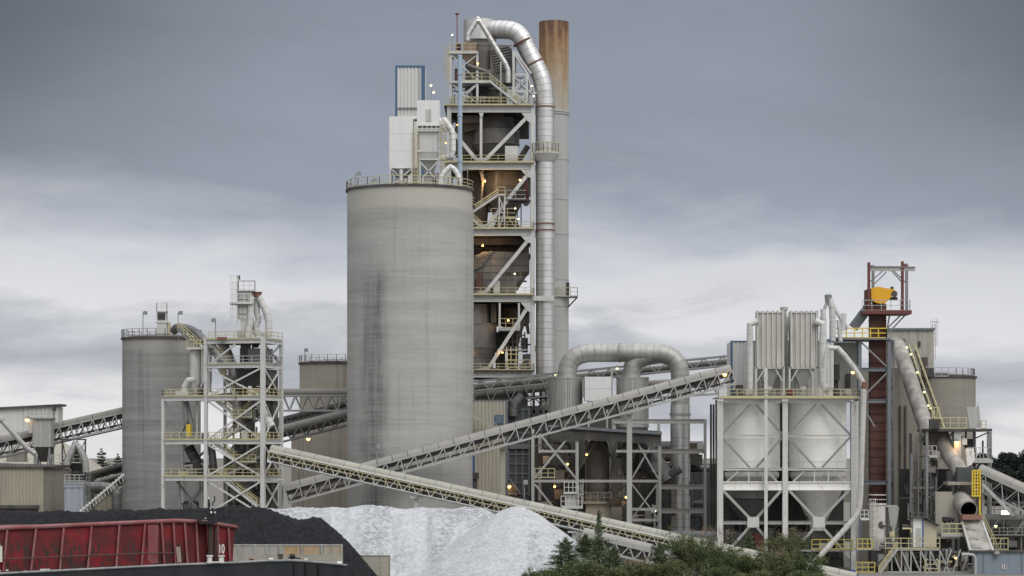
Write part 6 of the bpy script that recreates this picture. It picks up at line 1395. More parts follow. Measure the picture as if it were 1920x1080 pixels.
b = MB(); cage_ladder(b, Hh(1755, 0).x, HYY + 2, Hh(0, 672).z, Hh(0, 606).z, .55); b.bar(Hh(1751, 604, 2), Hh(1761, 604, 2), .1); b.out('cage_ladder', 'galv', t)
b = MB(); rail(b, [Hh(1753, 706, -1), Hh(1778, 706, -1)], 1.5, 1, .05); b.out('railing', 'galv', t)
# dusty tube conveyor with lit walkway
t = thing('tube_conveyor', 'long dust caked tube falling from the head house beside a lit walkway', 'conveyor', W(1735, 800, 398))
pa, pb = W(1685, 648, 414), W(1743, 822, 396)
b = MB(); duct(b, fillet([pa + Vector((-.3, 3, .3)), pa, pb], 1.5), mm(14.5, 405), 1.3, 22, .05); b.out('tube', ['dust_pipe', 'seam'], t)
off = Vector((2.1, -.6, .4)); b = MB(); ms = MB(); stair(ms, b, pa + off - UP * 1.2, pb + off - UP * .6, 1.0); ms.out('walkway', 'dark_steel', t); b.out('railing', 'yellow_rail', t)
for px, py in ((1700, 651), (1708, 664), (1720, 698), (1733, 735), (1741, 760), (1745, 765)):
    lamp(t, W(px, py, 412 - (py - 648) / 170 * 16), 'lamp_green', .2)
b = MB(); b.bar(pa + Vector((.8, 0, -2)), pb + Vector((.8, 0, -2.2)), .5, .6); b.out('support_girder', 'dark_steel', t)
# transfer station
TY = 394; Q = lambda px, py, dy=0: W(px, py, TY + dy)
t = thing('transfer_station', 'open steel transfer station with a dark roof deck below the lit walkway', 'station', (Q(1790, 0).x, TY, 0))
b = MB(); b.box(Q(1733, 0).x, Q(1857, 0).x, TY - 1.4, TY + 7, Q(0, 809).z, Q(0, 804).z); b.out('roof_deck', 'dark_steel', t)
b = MB(); rail(b, [Q(1752, 804, -1.3), Q(1812, 804, -1.3)], 1.75, 1.3, .06); rail(b, [Q(1840, 804, -1.3), Q(1849, 804, -1.3)], 1.3, .7, .06); b.box(Q(1748, 0).x, Q(1760, 0).x, TY, TY + .3, Q(0, 804).z, Q(0, 770).z) if 0 else None; b.out('railing', 'yellow_rail', t)
b = MB()
for px in (1748, 1752, 1757, 1761): b.bar(Q(px, 804, -.9), Q(px, 764, -.9), .13)
b.bar(Q(1747, 764, -.9), Q(1762, 764, -.9), .14); b.bar(Q(1747, 784, -.9), Q(1762, 784, -.9), .12); b.out('gate_rail', 'yellow_rail', t)
b = MB(); b.prism([(Q(*p).x, Q(*p).z) for p in ((1811, 763), (1834, 762), (1839, 802), (1817, 803))], TY - .7, TY - .5); b.bar(Q(1833, 755, -.3), Q(1840, 803, -.3), .14); b.out('blast_plate', 'corr_grey', t)
b = MB(); b.box(Q(1740, 0).x, Q(1758, 0).x, TY - 2, TY - .8, Q(0, 803.8).z, Q(0, 786).z); b.out('junction_box', 'dark_steel', t)
for px, dy in ((1738, -.9), (1749, 3), (1787, 0), (1797, 6), (1853, -.9), (1857, 6), (1827, 4)):
    b = MB(); b.ibeam(Q(px, 1040, dy), Q(px, 809.5, dy), .4, .4, (0, 1, 0)); b.out('column', 'grey_steel', t)
b = MB(); b.box(Q(1787, 0).x, Q(1800, 0).x, TY - 1, TY - .6, Q(0, 880).z, Q(0, 806).z); b.out('panel', 'corr_grey', t)
b = MB(); b.box(Q(1822, 0).x, Q(1858, 0).x, TY - 1.6, TY + 4, Q(0, 868).z, Q(0, 861).z); b.box(Q(1740, 0).x, Q(1756, 0).x, TY - 1.3, TY + 4, Q(0, 858).z, Q(0, 855).z); b.out('balcony_floor', 'corr_grey', t)
b = MB(); rail(b, [Q(1824, 861, -1.5), Q(1858, 861, -1.5), Q(1858, 861, 3.9)], 1.8, .55, .05); rail(b, [Q(1740, 855, -1.2), Q(1756, 855, -1.2)], 1.6, .6, .05); b.out('railing', 'galv', t)
b = MB(); b.prism([(Q(*p).x, Q(*p).z) for p in ((1808, 841), (1822, 841), (1824, 862), (1817, 872), (1809, 874))], TY - 1.9, TY - .9); b.out('dust_box', 'bin_white', t)
b = MB(); b.box(Q(1742, 0).x, Q(1782, 0).x, TY + 1, TY + 6, Q(0, 835).z, Q(0, 812).z); b.box(Q(1800, 0).x, Q(1850, 0).x, TY + 5, TY + 7, Q(0, 835).z, Q(0, 812).z) if 0 else None; b.out('head_box', 'dark_steel', t)
b = MB(); b.box(Q(1802, 0).x, Q(1812, 0).x, TY - .6, TY, Q(0, 834).z, Q(0, 822).z); b.out('switch_box', 'white', t)
b = MB()
for a, c in (((1740, 870), (1785, 812)), ((1850, 812), (1815, 828)), ((1742, 930), (1790, 990)), ((1742, 990), (1758, 880))): b.bar(Q(*a, 2), Q(*c, 2), .2)
for a in range(9): b.bar(Q(1733, 860 + a * 16, 1), Q(1745, 860 + a * 16, 1), .1)
b.bar(Q(1733, 1000, 1), Q(1733, 840, 1), .12); b.bar(Q(1745, 1000, 1), Q(1745, 840, 1), .12); b.bar(Q(1722, 1000, 1), Q(1722, 830, 1), .2); b.out('lattice', 'grey_steel', t)
lamp(t, Q(1794, 829, -1.3), 'lamp_warm', .36, 60)
b = MB(); b.box(Q(1700, 0).x, Q(1858, 0).x, TY + 7.5, TY + 8, 0, Q(0, 880).z); b.out('back_wall', 'dark_wall', t)
b = MB(); b.box(Q(1716, 0).x, Q(1735, 0).x, TY + 3, TY + 6, 0, Q(0, 812).z); b.box(Q(1712, 0).x, Q(1717, 0).x, TY + 2, TY + 3, 0, Q(0, 850).z); b.out('cable_tower', 'conc_brown', t)
b = MB(); b.bar(Q(1707, 960, 0), Q(1709, 850, 0), .3); b.out('blue_pipe', 'blue_grey', t)
clutter(t, Q(1705, 0).x, Q(1760, 0).x, TY + .5, TY + 3, 1, Q(0, 815).z, 34, 95, ['grey_steel', 'dark_steel', 'corr_drab', 'vessel', 'lgrey_steel'], .85)
clutter(t, Q(1765, 0).x, Q(1850, 0).x, TY + 1, TY + 6, 1, Q(0, 815).z, 34, 96, ['grey_steel', 'dark_steel', 'vessel_brown', 'vessel', 'conc_brown'], .85)
t = thing('tube_conveyor', 'short dusty ringed tube below the transfer station roof', 'conveyor', W(1800, 890, 391))
b = MB(); duct(b, fillet([W(1764, 816, 397), W(1772, 840, 395), W(1803, 888, 390)], 2), mm(15.5, 392), 1.3, 22, .06); b.out('tube', ['dust_pipe', 'seam'], t)
b = MB(); b.box(W(1793, 0, 389).x, W(1826, 0, 389).x, 388, 392, W(0, 903, 389).z, W(0, 876, 389).z); b.out('receiving_box', 'dark_panel', t)
b = MB(); b.box(W(1775, 0, 389).x, W(1826, 0, 389).x, 387.6, 392.2, W(0, 909, 389).z, W(0, 903.3, 389).z); b.out('receiving_deck', 'conc_tan', t)
R1, *_ = conveyor('conveyor_bridge', 'covered conveyor falling away to the right edge from the transfer station', W(1836, 884, 390), W(1990, 954, 384), 2.6, 2.2, 1.2, 2.6, ('galv', 'cover', 'belt', None, 'grey_steel'), deep=.12)
b = MB(); b.bar(W(1842, 908, 387), W(1900, 966, 387), .5); b.bar(W(1898, 944, 387), W(1940, 958, 387), .35); b.bar(W(1899, 945, 387), W(1899, 968, 387), .35); b.bar(W(1843, 1000, 389), W(1843, 900, 389), .4); b.out('support_leg', 'corr_grey', R1)
t = thing('ladder_cage', 'bright yellow caged ladder right of the transfer station', 'ladder', W(1830, 970, 386))
b = MB(); x = W(1831, 0, 386).x
for px in (1823, 1828, 1833, 1838): b.bar(W(px, 930 if px != 1837 else 975, 386), W(px, 882, 386), .16)
b.bar(W(1837, 978, 386.4), W(1837, 880, 386.4), .3); b.bar(W(1826, 978, 386.6), W(1826, 882, 386.6), .1)
for py in range(882, 932, 6): b.bar(W(1823, py, 386), W(1838, py, 386), .17 if py in (882, 906, 930) else .1)
b.box(W(1822, 0, 386).x, W(1839, 0, 386).x, 385.6, 386.8, W(0, 931, 386).z, W(0, 929, 386).z); b.out('cage', 'yellow', t)
# kiln mouth, chute, tray
t = thing('discharge_tube', 'open mouthed round discharge tube above a rusty tray', 'chute', W(1813, 965, 384))
a, c = W(1801, 938, 389), W(1816, 956, 384.5); d_ = (c - a).normalized(); R = mm(18, 385)
def ringpts(p, r, n=28):
    u = d_.cross(UP).normalized(); v = u.cross(d_); return [p + (u * cos(2 * pi * j / n) + v * sin(2 * pi * j / n)) * r for j in range(n)]
b = MB(); b._a(ringpts(a, R) + ringpts(c, R), [(j, (j + 1) % 28, 28 + (j + 1) % 28, 28 + j) for j in range(28)], True); b._a(ringpts(c, R) + ringpts(c, R * .84), [(j, (j + 1) % 28, 28 + (j + 1) % 28, 28 + j) for j in range(28)]); b.out('tube_shell', 'dust_pipe', t)
b = MB(); b._a(ringpts(c, R * .84) + ringpts(a, R * .84), [(j, (j + 1) % 28, 28 + (j + 1) % 28, 28 + j) for j in range(28)], True); b._a(ringpts(a + d_ * .3, R * .84), [tuple(range(28))]); b.out('tube_lining', 'black', t)
b = MB(); b.box(W(1803, 0, 384).x, W(1839, 0, 384).x, 383, 386, W(0, 974, 384).z, W(0, 965, 384).z); b.out('tray', surf('rusty tray', (.26, .14, .105), .8, 0, .2, .6, rust=.5), t)
t = thing('dust_chute', 'steep chute heaped with grey dust between pale rails', 'chute', W(1830, 1030, 381))
a, c = W(1822, 978, 384), W(1840, 1034, 380)
b = MB(); b.bar(a, c, 3.0, .4, (0, -1, .3)); b.out('bed', 'dust_pipe', t)
b = MB()
for q in (-1.55, 1.55): b.bar(a + Vector((q, -.3, 0)), c + Vector((q * 1.1, -.3, 0)), .32)
for f in (.25, .55, .85): p = a + (c - a) * f; b.bar(p + Vector((-1.5, -.5, .5)), p + Vector((1.5, -.5, -.7)), .12)
b.out('side_rail', 'corr_grey', t)
t = thing('concrete_slab', 'upright pale concrete slab left of the discharge tube', 'wall', (W(1772, 0, 388).x, 388, 0))
b = MB(); b.prism([(W(*p, 388).x, W(*p, 388).z) for p in ((1755, 1010), (1800, 1010), (1795, 960), (1785, 922), (1754, 922))], 388, 389); b.out('slab', 'conc_wall', t)
t = thing('yellow_landing', 'small yellow railed landing under the concrete slab with dark gear on it', 'platform', W(1785, 1002, 383))
b = MB(); b.box(W(1765, 0, 383).x, W(1810, 0, 383).x, 383, 386, W(0, 1006, 383).z, W(0, 1001, 383).z); b.out('floor', 'lgrey_steel', t)
b = MB(); rail(b, [W(1766, 1001, 383.1), W(1807, 1001, 383.1)], 1.55, 1.0, .07); b.bar(W(1766, 1002, 383.1), W(1807, 1002, 383.1), .1, .5); b.out('railing', 'yellow_rail', t)
b = MB()
for px, r_ in ((1772, .5), (1780, .4), (1787, .3)): p = W(px, 975, 384.5); b.lathe(p.x, 384.5, [(.1, p.z - r_), (r_, p.z - .1), (r_ * .8, p.z + r_)], 10)
b.out('gear_heap', 'black', t)
# cabin
CYY = 383; Q = lambda px, py, dy=0: W(px, py, CYY + dy)
t = thing('cabin', 'small cream cabin with a white door, blue trim and sloping dark roof', 'cabin', Q(1733, 1028))
x0, xm, x1 = Q(1710, 0).x, Q(1728, 0).x, Q(1754, 0).x; zb_ = Q(0, 1030).z
b = MB(); b.prism([(x0, zb_), (xm, zb_), (xm, Q(0, 971.5).z), (x0, Q(0, 970).z)], CYY - 1.2, CYY + 1.5); b.out('front_wall', 'white_clean', t)
b = MB(); b.prism([(xm + .003, zb_), (x1, zb_), (x1, Q(0, 984).z), (xm + .003, Q(0, 972).z)], CYY - .9, CYY + 1.5); b.out('side_wall', surf('cream panel', (.46, .41, .31), .6, 0, .08, .4, drip=.15), t)
b = MB(); b.box(Q(1715, 0).x, Q(1724, 0).x, CYY - 1.26, CYY - 1.203, zb_, Q(0, 990).z); o = b.out('door', 'corr_grey', t)
b = MB(); b.box(Q(1722, 0).x, Q(1723.4, 0).x, CYY - 1.32, CYY - 1.263, Q(0, 1012).z, Q(0, 1008).z); b.out('handle', 'black', o)
b = MB(); b.box(Q(1726.5, 0).x, Q(1729, 0).x, CYY - 1.3, CYY - 1.204, zb_, Q(0, 972).z); b.out('corner_trim', 'blue', t)
b = MB(); b.hexa([(Q(1703, 0).x, CYY - 1.8, Q(0, 971).z), (xm + .3, CYY - 1.8, Q(0, 971).z), (xm + .3, CYY + 1.9, Q(0, 971).z), (Q(1703, 0).x, CYY + 1.9, Q(0, 971).z), (Q(1703, 0).x, CYY - 1.8, Q(0, 968.5).z), (xm + .3, CYY - 1.8, Q(0, 968.5).z), (xm + .3, CYY + 1.9, Q(0, 968.5).z), (Q(1703, 0).x, CYY + 1.9, Q(0, 968.5).z)])
b.prism([(xm + .31, Q(0, 971).z), (x1 + .3, Q(0, 986.5).z), (x1 + .3, Q(0, 983.5).z), (xm + .31, Q(0, 968.5).z)], CYY - 1.6, CYY + 1.9); b.out('roof', 'dark_steel', t)
# vessel with cage
t = thing('pulse_filter', 'white upright filter vessel with a caged top between elevator and cabin', 'dust filter', Q(1647, 1020))
x = Q(1645, 0).x
b = MB(); b.lathe(x, CYY, [(.7, Q(0, 1032).z), (1.2, Q(0, 1012).z), (1.25, Q(0, 1008).z), (1.25, Q(0, 946).z)], 24); b.out('vessel_body', 'white_dirty', t)
b = MB(); round_n = 12; pts = [Vector((x + 1.3 * cos(2 * pi * j / round_n), CYY + 1.3 * sin(2 * pi * j / round_n), Q(0, 945.8).z)) for j in range(round_n + 1)]; rail(b, pts, 1.45, .6, .05); b.lathe(x, CYY, [(1.45, Q(0, 946).z), (1.45, Q(0, 944.5).z)], 18); b.out('cage', 'rail_white', t)
b = MB(); cage_ladder(b, x - .9, CYY - 1.3, Q(0, 1030).z, Q(0, 945).z, .45); b.out('ladder', 'rail_white', t)
b = MB(); b.box(Q(1613, 0).x, Q(1628, 0).x, CYY - 1.4, CYY, Q(0, 975).z, Q(0, 973).z); rail(b, [Q(1613, 973, -1.4), Q(1628, 973, -1.4)], 1.35, .6, .05); b.out('side_platform', 'rail_white', t)
b = MB(); b.frustum(Q(1675, 0).x, CYY + .5, Q(0, 990).z, .4, .4, Q(0, 951).z, .85, .8); b.box(Q(1658, 0).x, Q(1682, 0).x, CYY - .3, CYY + 1.4, Q(0, 950.8).z, Q(0, 947.5).z); b.box(Q(1671, 0).x, Q(1678, 0).x, CYY, CYY + 1, Q(0, 1015).z, Q(0, 990.3).z); b.out('funnel', 'lgrey_steel', t)
# truss bridge
GY = 379; Q = lambda px, py, dy=0: W(px, py, GY + dy)
t = thing('walkway_bridge', 'rusty cream truss walkway running in front of the cabin at the lower right', 'bridge', Q(1740, 1075))
for dy in (0, 2.4):
    b = MB(); b.bar(Q(1672, 1030, dy), Q(1762, 1030, dy), .3, .34); b.bar(Q(1655, 1073, dy), Q(1825, 1073, dy), .3, .3)
    for i in range(6): x_ = 1672 + i * 18; b.bar(Q(x_, 1031, dy), Q(x_ + 17, 1072, dy), .2); b.bar(Q(x_, 1031, dy), Q(x_, 1072, dy), .17)
    for i in range(3): x_ = 1770 + i * 17; b.bar(Q(x_, 1072, dy), Q(x_ + 14, 1030, dy), .2)
    b.out('truss', 'lgrey_steel', t)
b = MB(); rail(b, [Q(1660, 1029, -.2), Q(1762, 1029, -.2)], 1.6, 1.1, .06); b.out('railing', 'yellow_rail', t)
b = MB(); b.box(Q(1672, 0).x, Q(1762, 0).x, GY + .2, GY + 2.3, Q(0, 1028.4).z, Q(0, 1026.8).z); b.out('deck', 'dark_steel', t)
ms, mr = MB(), MB(); stair(ms, mr, Q(1648, 1076, -.4), Q(1682, 1029, -.4), .9); ms.out('stairway', 'lgrey_steel', t); mr.out('stair_railing', 'yellow_rail', t)
b = MB(); b.box(Q(1640, 0).x, Q(1740, 0).x, GY + 3.5, GY + 7, 0, Q(0, 1030).z); b.box(Q(1660, 0).x, Q(1800, 0).x, GY + 1, GY + 3, Q(0, 1079).z - 2, Q(0, 1074).z); b.out('under_deck', 'dark_steel', t)
b = MB()
for px in (1699, 1735, 1775): b.bar(Q(px, 1075, .5), Q(px, 1030, .5), .6 if px == 1699 else .4)
b.out('post_row', 'grey_steel', t)
lamp(t, Q(1792, 1046, .4), 'lamp_warm', .2)
clutter(t, Q(1650, 0).x, Q(1822, 0).x, GY + .4, GY + 2.2, .6, Q(0, 1034).z, 55, 97, ['dark_steel', 'grey_steel', 'vessel', 'lgrey_steel', 'vessel_brown', 'yellow_rail'], .7)
clutter(t, Q(1655, 0).x, Q(1705, 0).x, GY + 2.5, GY + 5, Q(0, 1026).z, Q(0, 985).z, 12, 99, ['yellow_rail', 'grey_steel', 'lgrey_steel', 'vessel_brown'], .6)
t = thing('safety_ladder', 'pale yellow hooped ladder rising at the front of the truss walkway', 'ladder', Q(1747, 1080, -1))
b = MB()
for px in (1735, 1760): b.sweep(fillet([Q(px, 1090, -1), Q(px - 0, 1052, -1), Q(px + (4 if px < 1750 else -4), 1048, -1)], .5), .11, 8)
for py in (1058, 1066, 1074, 1082): b.bar(Q(1735, py, -1), Q(1760, py, -1), .12)
b.out('rails', 'yellow_rail', t)
for px, nm in ((1613, 0), (1632, 1)):
    t = thing('yellow_platform', ['lower yellow railed step platform at the foot of the bin frame', 'upper yellow railed step platform beside the white filter vessel'][nm], 'platform', Q(px, 1060 - 26 * nm))
    a_, c_, py = (1612, 1634, 1050) if nm == 0 else (1608, 1636, 1032); dy = 0 if nm == 0 else 1.5
    if nm == 0: a_, c_, py = 1605, 1640, 1076
    b = MB(); b.box(Q(a_, 0).x, Q(c_, 0).x, GY + dy - .4, GY + dy + 1.6, Q(0, py).z, Q(0, py - 3).z); b.out('floor', 'lgrey_steel', t)
    b = MB(); rail(b, [Q(a_, py - 3, dy - .4), Q(c_, py - 3, dy - .4)], 1.5, .9, .065); b.out('railing', 'yellow_dull', t)
t = thing('oil_drum', 'blue steel drum at the foot of the bin frame', 'drum', Q(1599, 1085, -2))
b = MB(); p = Q(1599, 1085, -2); b.lathe(p.x, p.y, [(.42, p.z - 1), (.42, p.z + .1), (.44, p.z + .14), (.42, p.z + .18), (.42, p.z + .7), (.44, p.z + .74), (.42, p.z + .78), (.42, Q(0, 1068, -2).z)], 18); b.out('body', 'blue', t)
# lit yard to the right
t = thing('machine_gantry', 'low steel gantry with lit box sign and hanging lamp at the right edge', 'gantry', Q(1880, 1030, 12))
G2 = lambda px, py, dy=0: W(px, py, 391 + dy)
for py in (969, 1004):
    b = MB(); b.bar(G2(1843, py), G2(1960, py), .5, .8 if py == 969 else .4); b.out('beam', 'lgrey_steel' if py == 969 else 'vessel_brown', t)
for px in (1850, 1882, 1915, 1940):
    b = MB(); b.bar(G2(px, 1060), G2(px, 969), .22); b.out('post', 'grey_steel', t)
b = MB(); rail(b, [G2(1845, 969, -.5), G2(1960, 969, -.5)], 2.2, 1.6, .05); rail(b, [G2(1860, 1004, -.5), G2(1960, 1004, -.5)], 1.2, 1.2, .05); b.out('railing', 'galv', t)
b = MB(); b.bar(G2(1903, 1002), G2(1918, 979), .35); b.bar(G2(1845, 1040), G2(1862, 1000), .3); b.out('brace', 'lgrey_steel', t)
b = MB(); b.box(G2(1872.5, 0).x, G2(1889.5, 0).x, 389.4, 389.8, G2(0, 965).z, G2(0, 955.5).z); o = b.out('sign_box', 'grey_steel', t)
b = MB(); b.box(G2(1873.5, 0).x, G2(1888.5, 0).x, 389.3, 389.397, G2(0, 964).z, G2(0, 956.5).z); b.out('lit_face', 'lamp_box', o)
lamp(t, G2(1867, 986, -1), 'lamp_green', .26)
clutter(t, G2(1850, 0).x, G2(1950, 0).x, 392, 395, 1, G2(0, 972).z, 30, 98, ['dark_steel', 'grey_steel', 'vessel', 'vessel_brown', 'lgrey_steel'], .9)
b = MB(); b.box(G2(1850, 0).x, G2(1960, 0).x, 396, 399, 0, G2(0, 975).z); b.out('back_wall', 'dark_wall', t)
b = MB(); b.bar(G2(1838, 960, -3), G2(1872, 1034, -3), .14); b.bar(G2(1842, 960, -3), G2(1876, 1034, -3), .14); rail(b, [G2(1835, 1031, -4), G2(1890, 1031, -4)], 1.8, 1.1, .07); b.out('yellow_stair_rail', 'yellow_rail', t)
# container with number
KY = 374; Q = lambda px, py, dy=0: W(px, py, KY + dy)
t = thing('blue_container', 'blue grey steel container with a small number plate at the lower right corner', 'container', Q(1880, 1100))
b = MB(); b.box(Q(1829, 0).x, Q(1990, 0).x, KY, KY + 3, Q(0, 1110).z, Q(0, 1036).z); b.out('body', surf('blue grey container', (.20, .235, .275), .5, .1, .08, .4, drip=.12, rust=.04), t)
b = MB(); b.box(Q(1822, 0).x, Q(1992, 0).x, KY - .3, KY + 3.2, Q(0, 1036).z + .003, Q(0, 1033).z); b.out('lid', 'dark_steel', t)
b = MB()
for px in (1830, 1843, 1915): b.box(Q(px, 0).x, Q(px + 1.6, 0).x, KY - .1, KY - .003, Q(0, 1110).z, Q(0, 1036.5).z)
b.out('stiffener', 'blue_grey', t)
b = MB(); b.sweep(fillet([Q(1803, 1040, -.6), Q(1825, 1040, -.6), Q(1829, 1046, -.6), Q(1829, 1090, -.6)], .6), .22, 12); b.out('pipe', 'lgrey_steel', t)
b = MB(); b.box(Q(1879, 0).x, Q(1888.5, 0).x, KY - .05, KY - .003, Q(0, 1066).z, Q(0, 1058).z); o_pl = b.out('number_plate', 'white_clean', t)
b = MB(); p = Q(1869, 1038, -.5); b.lathe(p.x, p.y, [(.3, p.z - .4), (.5, p.z), (.3, p.z + .35)], 12); b.out('round_cap', 'grey_steel', t)
def text_on(par, s, c, size, mat, name='number', yaw=0.0, depth=.02):
    cu = bpy.data.curves.new(name, 'FONT'); cu.body = s; cu.size = size; cu.align_x = 'CENTER'; cu.align_y = 'CENTER'; cu.extrude = depth; cu.offset = size * .02
    o = bpy.data.objects.new(name, cu); me = bpy.data.meshes.new_from_object(o); bpy.data.objects.remove(o); me.materials.append(M[mat])
    q = bpy.data.objects.new(name, me); COL.objects.link(q); q.parent = par; w = Vector(c); k = par
    while k is not None: w = w - k.location; k = k.parent
    q.location = w; q.rotation_euler = (radians(90), 0, yaw); return q
text_on(o_pl, '10', Q(1883.7, 1062, -.06), mm(9.5, KY), 'black')
t = thing('low_wall', 'low blue grey barrier wall along the bottom right in front of the truss walkway', 'wall', Q(1730, 1090, -2))
b = MB(); b.box(Q(1652, 0).x, Q(1812, 0).x, KY - 2, KY - 1.2, Q(0, 1110).z, Q(0, 1076.5, -2).z); b.out('panel', 'blue_grey', t)
# ================================================================== TREES AND SHRUBS
def leafmat(name, c0, c1, c2):
    m, n, b = material(name)
    r = n.new('ShaderNodeNewGeometry').outputs['Random Per Island']
    oc = n.new('ShaderNodeTexCoord').outputs['Object']; q = n.noise(oc, .8, 4, .6)
    t = n.math('ADD', n.math('MULTIPLY', r, .6), n.math('MULTIPLY', n.math('SUBTRACT', q, .3), 1.0))
    n.put(b, 'Base Color', n.ramp(t, [(0.0, (*c0, 1)), (.5, (*c1, 1)), (1.0, (*c2, 1))])); b.inputs['Roughness'].default_value = .7; b.inputs['Specular IOR Level'].default_value = .2
    return m
M['needles'] = leafmat('conifer needles', (.048, .076, .040), (.105, .145, .075), (.18, .215, .115))
M['far_needles'] = leafmat('far conifer needles', (.012, .02, .018), (.02, .03, .026), (.03, .04, .034))
M['leaves'] = leafmat('shrub leaves', (.030, .050, .018), (.070, .100, .036), (.15, .18, .075))
M['olive'] = leafmat('olive autumn leaves', (.048, .058, .022), (.092, .104, .042), (.165, .165, .08))
M['dry'] = leafmat('dry seed heads', (.12, .09, .055), (.2, .15, .10), (.33, .27, .2))
M['bark'] = surf('bark', (.10, .085, .065), .9, 0, .3, 2.0)
def quad(mb, p, d, w, l, rnd):
    d = d.normalized(); s = d.cross(Vector((rnd.uniform(-1, 1), rnd.uniform(-1, 1), rnd.uniform(-1, 1)))).normalized() * (w / 2)
    mb._a([p - s * .6, p + d * l * .5 - s, p + d * l, p + d * l * .5 + s], [(0, 1, 2, 3)])
def conifer_mesh(root, h, R, seed, dens=1.0, mat='needles', bare=.08, leader=.1, big=1.0):
    rnd = random.Random(seed); o = root.location
    b = MB(); pts = [o + Vector((.05 * h * .1 * sin(i), 0, h * i / 6)) for i in range(7)]; b.sweep(pts, [.022 * h * (1 - i / 6.6) + .012 for i in range(7)], 8)
    f = MB(); z = bare * h
    while z < h * .985:
        t = z / h; r = R * (1 - t) ** .8 * rnd.uniform(.55, 1.25) + .06 * big
        if t > 1 - leader: r *= .45
        k = rnd.randint(5, 8)
        a0 = rnd.uniform(0, 6.3)
        for j in range(k):
            a = a0 + 2 * pi * j / k + rnd.uniform(-.35, .35); L_ = r * rnd.uniform(.6, 1.1); up = rnd.uniform(-.05, .3) + .35 * t
            base = o + UP * (z + rnd.uniform(-.1, .1)); dr = Vector((cos(a), sin(a), up)).normalized(); tip = base + dr * L_ - UP * (L_ * L_ * .10)
            b.bar(base, tip, .03 * big)
            n_ = max(2, int(L_ / (.17 * big) * dens))
            for i in range(n_):
                u_ = (i + rnd.random()) / n_; u_ = .12 + .88 * u_; p = base + (tip - base) * u_
                for s_ in (-1, 1, 0):
                    side = dr.cross(UP) * s_
                    q = (side * rnd.uniform(.5, 1.1) + dr * rnd.uniform(.5, 1.0) + UP * rnd.uniform(-.35, .35))
                    quad(f, p + Vector((rnd.uniform(-.09, .09), rnd.uniform(-.09, .09), rnd.uniform(-.10, .10))), q, .09 * big, (.20 + .30 * (1 - u_) * min(1, L_)) * big * rnd.uniform(.7, 1.2), rnd)
        z += (.16 + .11 * (1 - t)) * big * (h / 8 if big > 1 else 1)
    b.out('trunk', 'bark', root); f.out('crown', mat, root)
def shrub_mesh(root, h, R, seed, n_leaf=3600, mat='leaves', leaf=.19, tuft=None, stems=9):
    rnd = random.Random(seed); o = root.location; b = MB(); f = MB(); ends = []
    def grow(p, d, L_, r, lv):
        q = p + d * L_; b.sweep([p, p + d * L_ * .5 + Vector((rnd.uniform(-.1, .1), rnd.uniform(-.1, .1), 0)) * L_, q], [r, r * .8, r * .6], 5, False)
        if lv >= 1: ends.append((q, lv)); ends.append((p + d * L_ * .6, lv))
        if lv < 3:
            for _ in range(3):
                e = (d + Vector((rnd.uniform(-.7, .7), rnd.uniform(-.7, .7), rnd.uniform(-.15, .5)))).normalized(); grow(q, e, L_ * rnd.uniform(.5, .8), r * .6, lv + 1)
    for _ in range(stems):
        a = rnd.uniform(0, 2 * pi); lean = rnd.uniform(.05, .55) * R / h * 1.6
        grow(o + Vector((cos(a), sin(a), 0)) * R * .25 * rnd.random(), Vector((cos(a) * lean, sin(a) * lean, 1)).normalized(), h * .40 * rnd.uniform(.7, 1.1), .05, 0)
    per = max(3, n_leaf // len(ends))
    for q, lv in ends:
        cr = rnd.uniform(.22, .55) * (1 if lv < 3 else .8); dn = rnd.uniform(.5, 1.4)
        for _ in range(int(per * dn)):
            v = Vector((rnd.gauss(0, 1), rnd.gauss(0, 1), rnd.gauss(0, .8))) * cr * .6
            quad(f, q + v, Vector((rnd.uniform(-1, 1), rnd.uniform(-1, 1), rnd.uniform(-.6, .6))), leaf * .55, leaf * rnd.uniform(.7, 1.3), rnd)
    b.out('trunk', 'bark', root); f.out('crown', mat, root)
    if tuft:
        g = MB()
        tops = sorted(ends, key=lambda e: -e[0].z)[:40]
        for q, lv in tops:
            for _ in range(10): quad(g, q + Vector((rnd.gauss(0, .22), rnd.gauss(0, .22), rnd.gauss(.15, .25))), Vector((rnd.uniform(-1, 1), rnd.uniform(-1, 1), 1)), .09, .16, rnd)
        g.out('seed_heads', tuft, root)
GR = 'young conifers along the bank'; GS = 'shrubs along the bank'
def tree_at(fn, name, label, px, top, Y, R_px, seed, group, **kw):
    p = W(px, 0, Y); z0 = 0.0 if Y > 310 else -.1; h = W(0, top, Y).z - z0
    r = thing(name, label, 'tree' if fn is conifer_mesh else 'shrub', (p.x, Y, z0), group); fn(r, h, mm(R_px, Y), seed, **kw); return r
tree_at(conifer_mesh, 'young_conifer', 'dark young conifer against the right foot of the white pile', 1060, 1006, 303, 78, 3, GR, dens=1.5)
tree_at(conifer_mesh, 'young_conifer', 'tallest thin young conifer with a bare spire in front of the yellow railed conveyor', 1123, 955, 308, 55, 5, GR, dens=1.0, leader=.34)
tree_at(conifer_mesh, 'young_conifer', 'broad olive young conifer filling the gap behind the thin spire', 1098, 1000, 312, 85, 8, GR, dens=1.2, mat='leaves')
tree_at(conifer_mesh, 'young_conifer', 'low dense young conifer just right of the thin spire', 1150, 1022, 304, 72, 11, GR, dens=1.5)
tree_at(conifer_mesh, 'young_conifer', 'upright young conifer before the rusty sheet wall and pale low shed', 1236, 1017, 305, 66, 13, GR, dens=1.5)
tree_at(conifer_mesh, 'young_conifer', 'slender dark conifer growing inside the left bay of the bin structure', 1404, 992, 362, 34, 17, GR, dens=1.3)
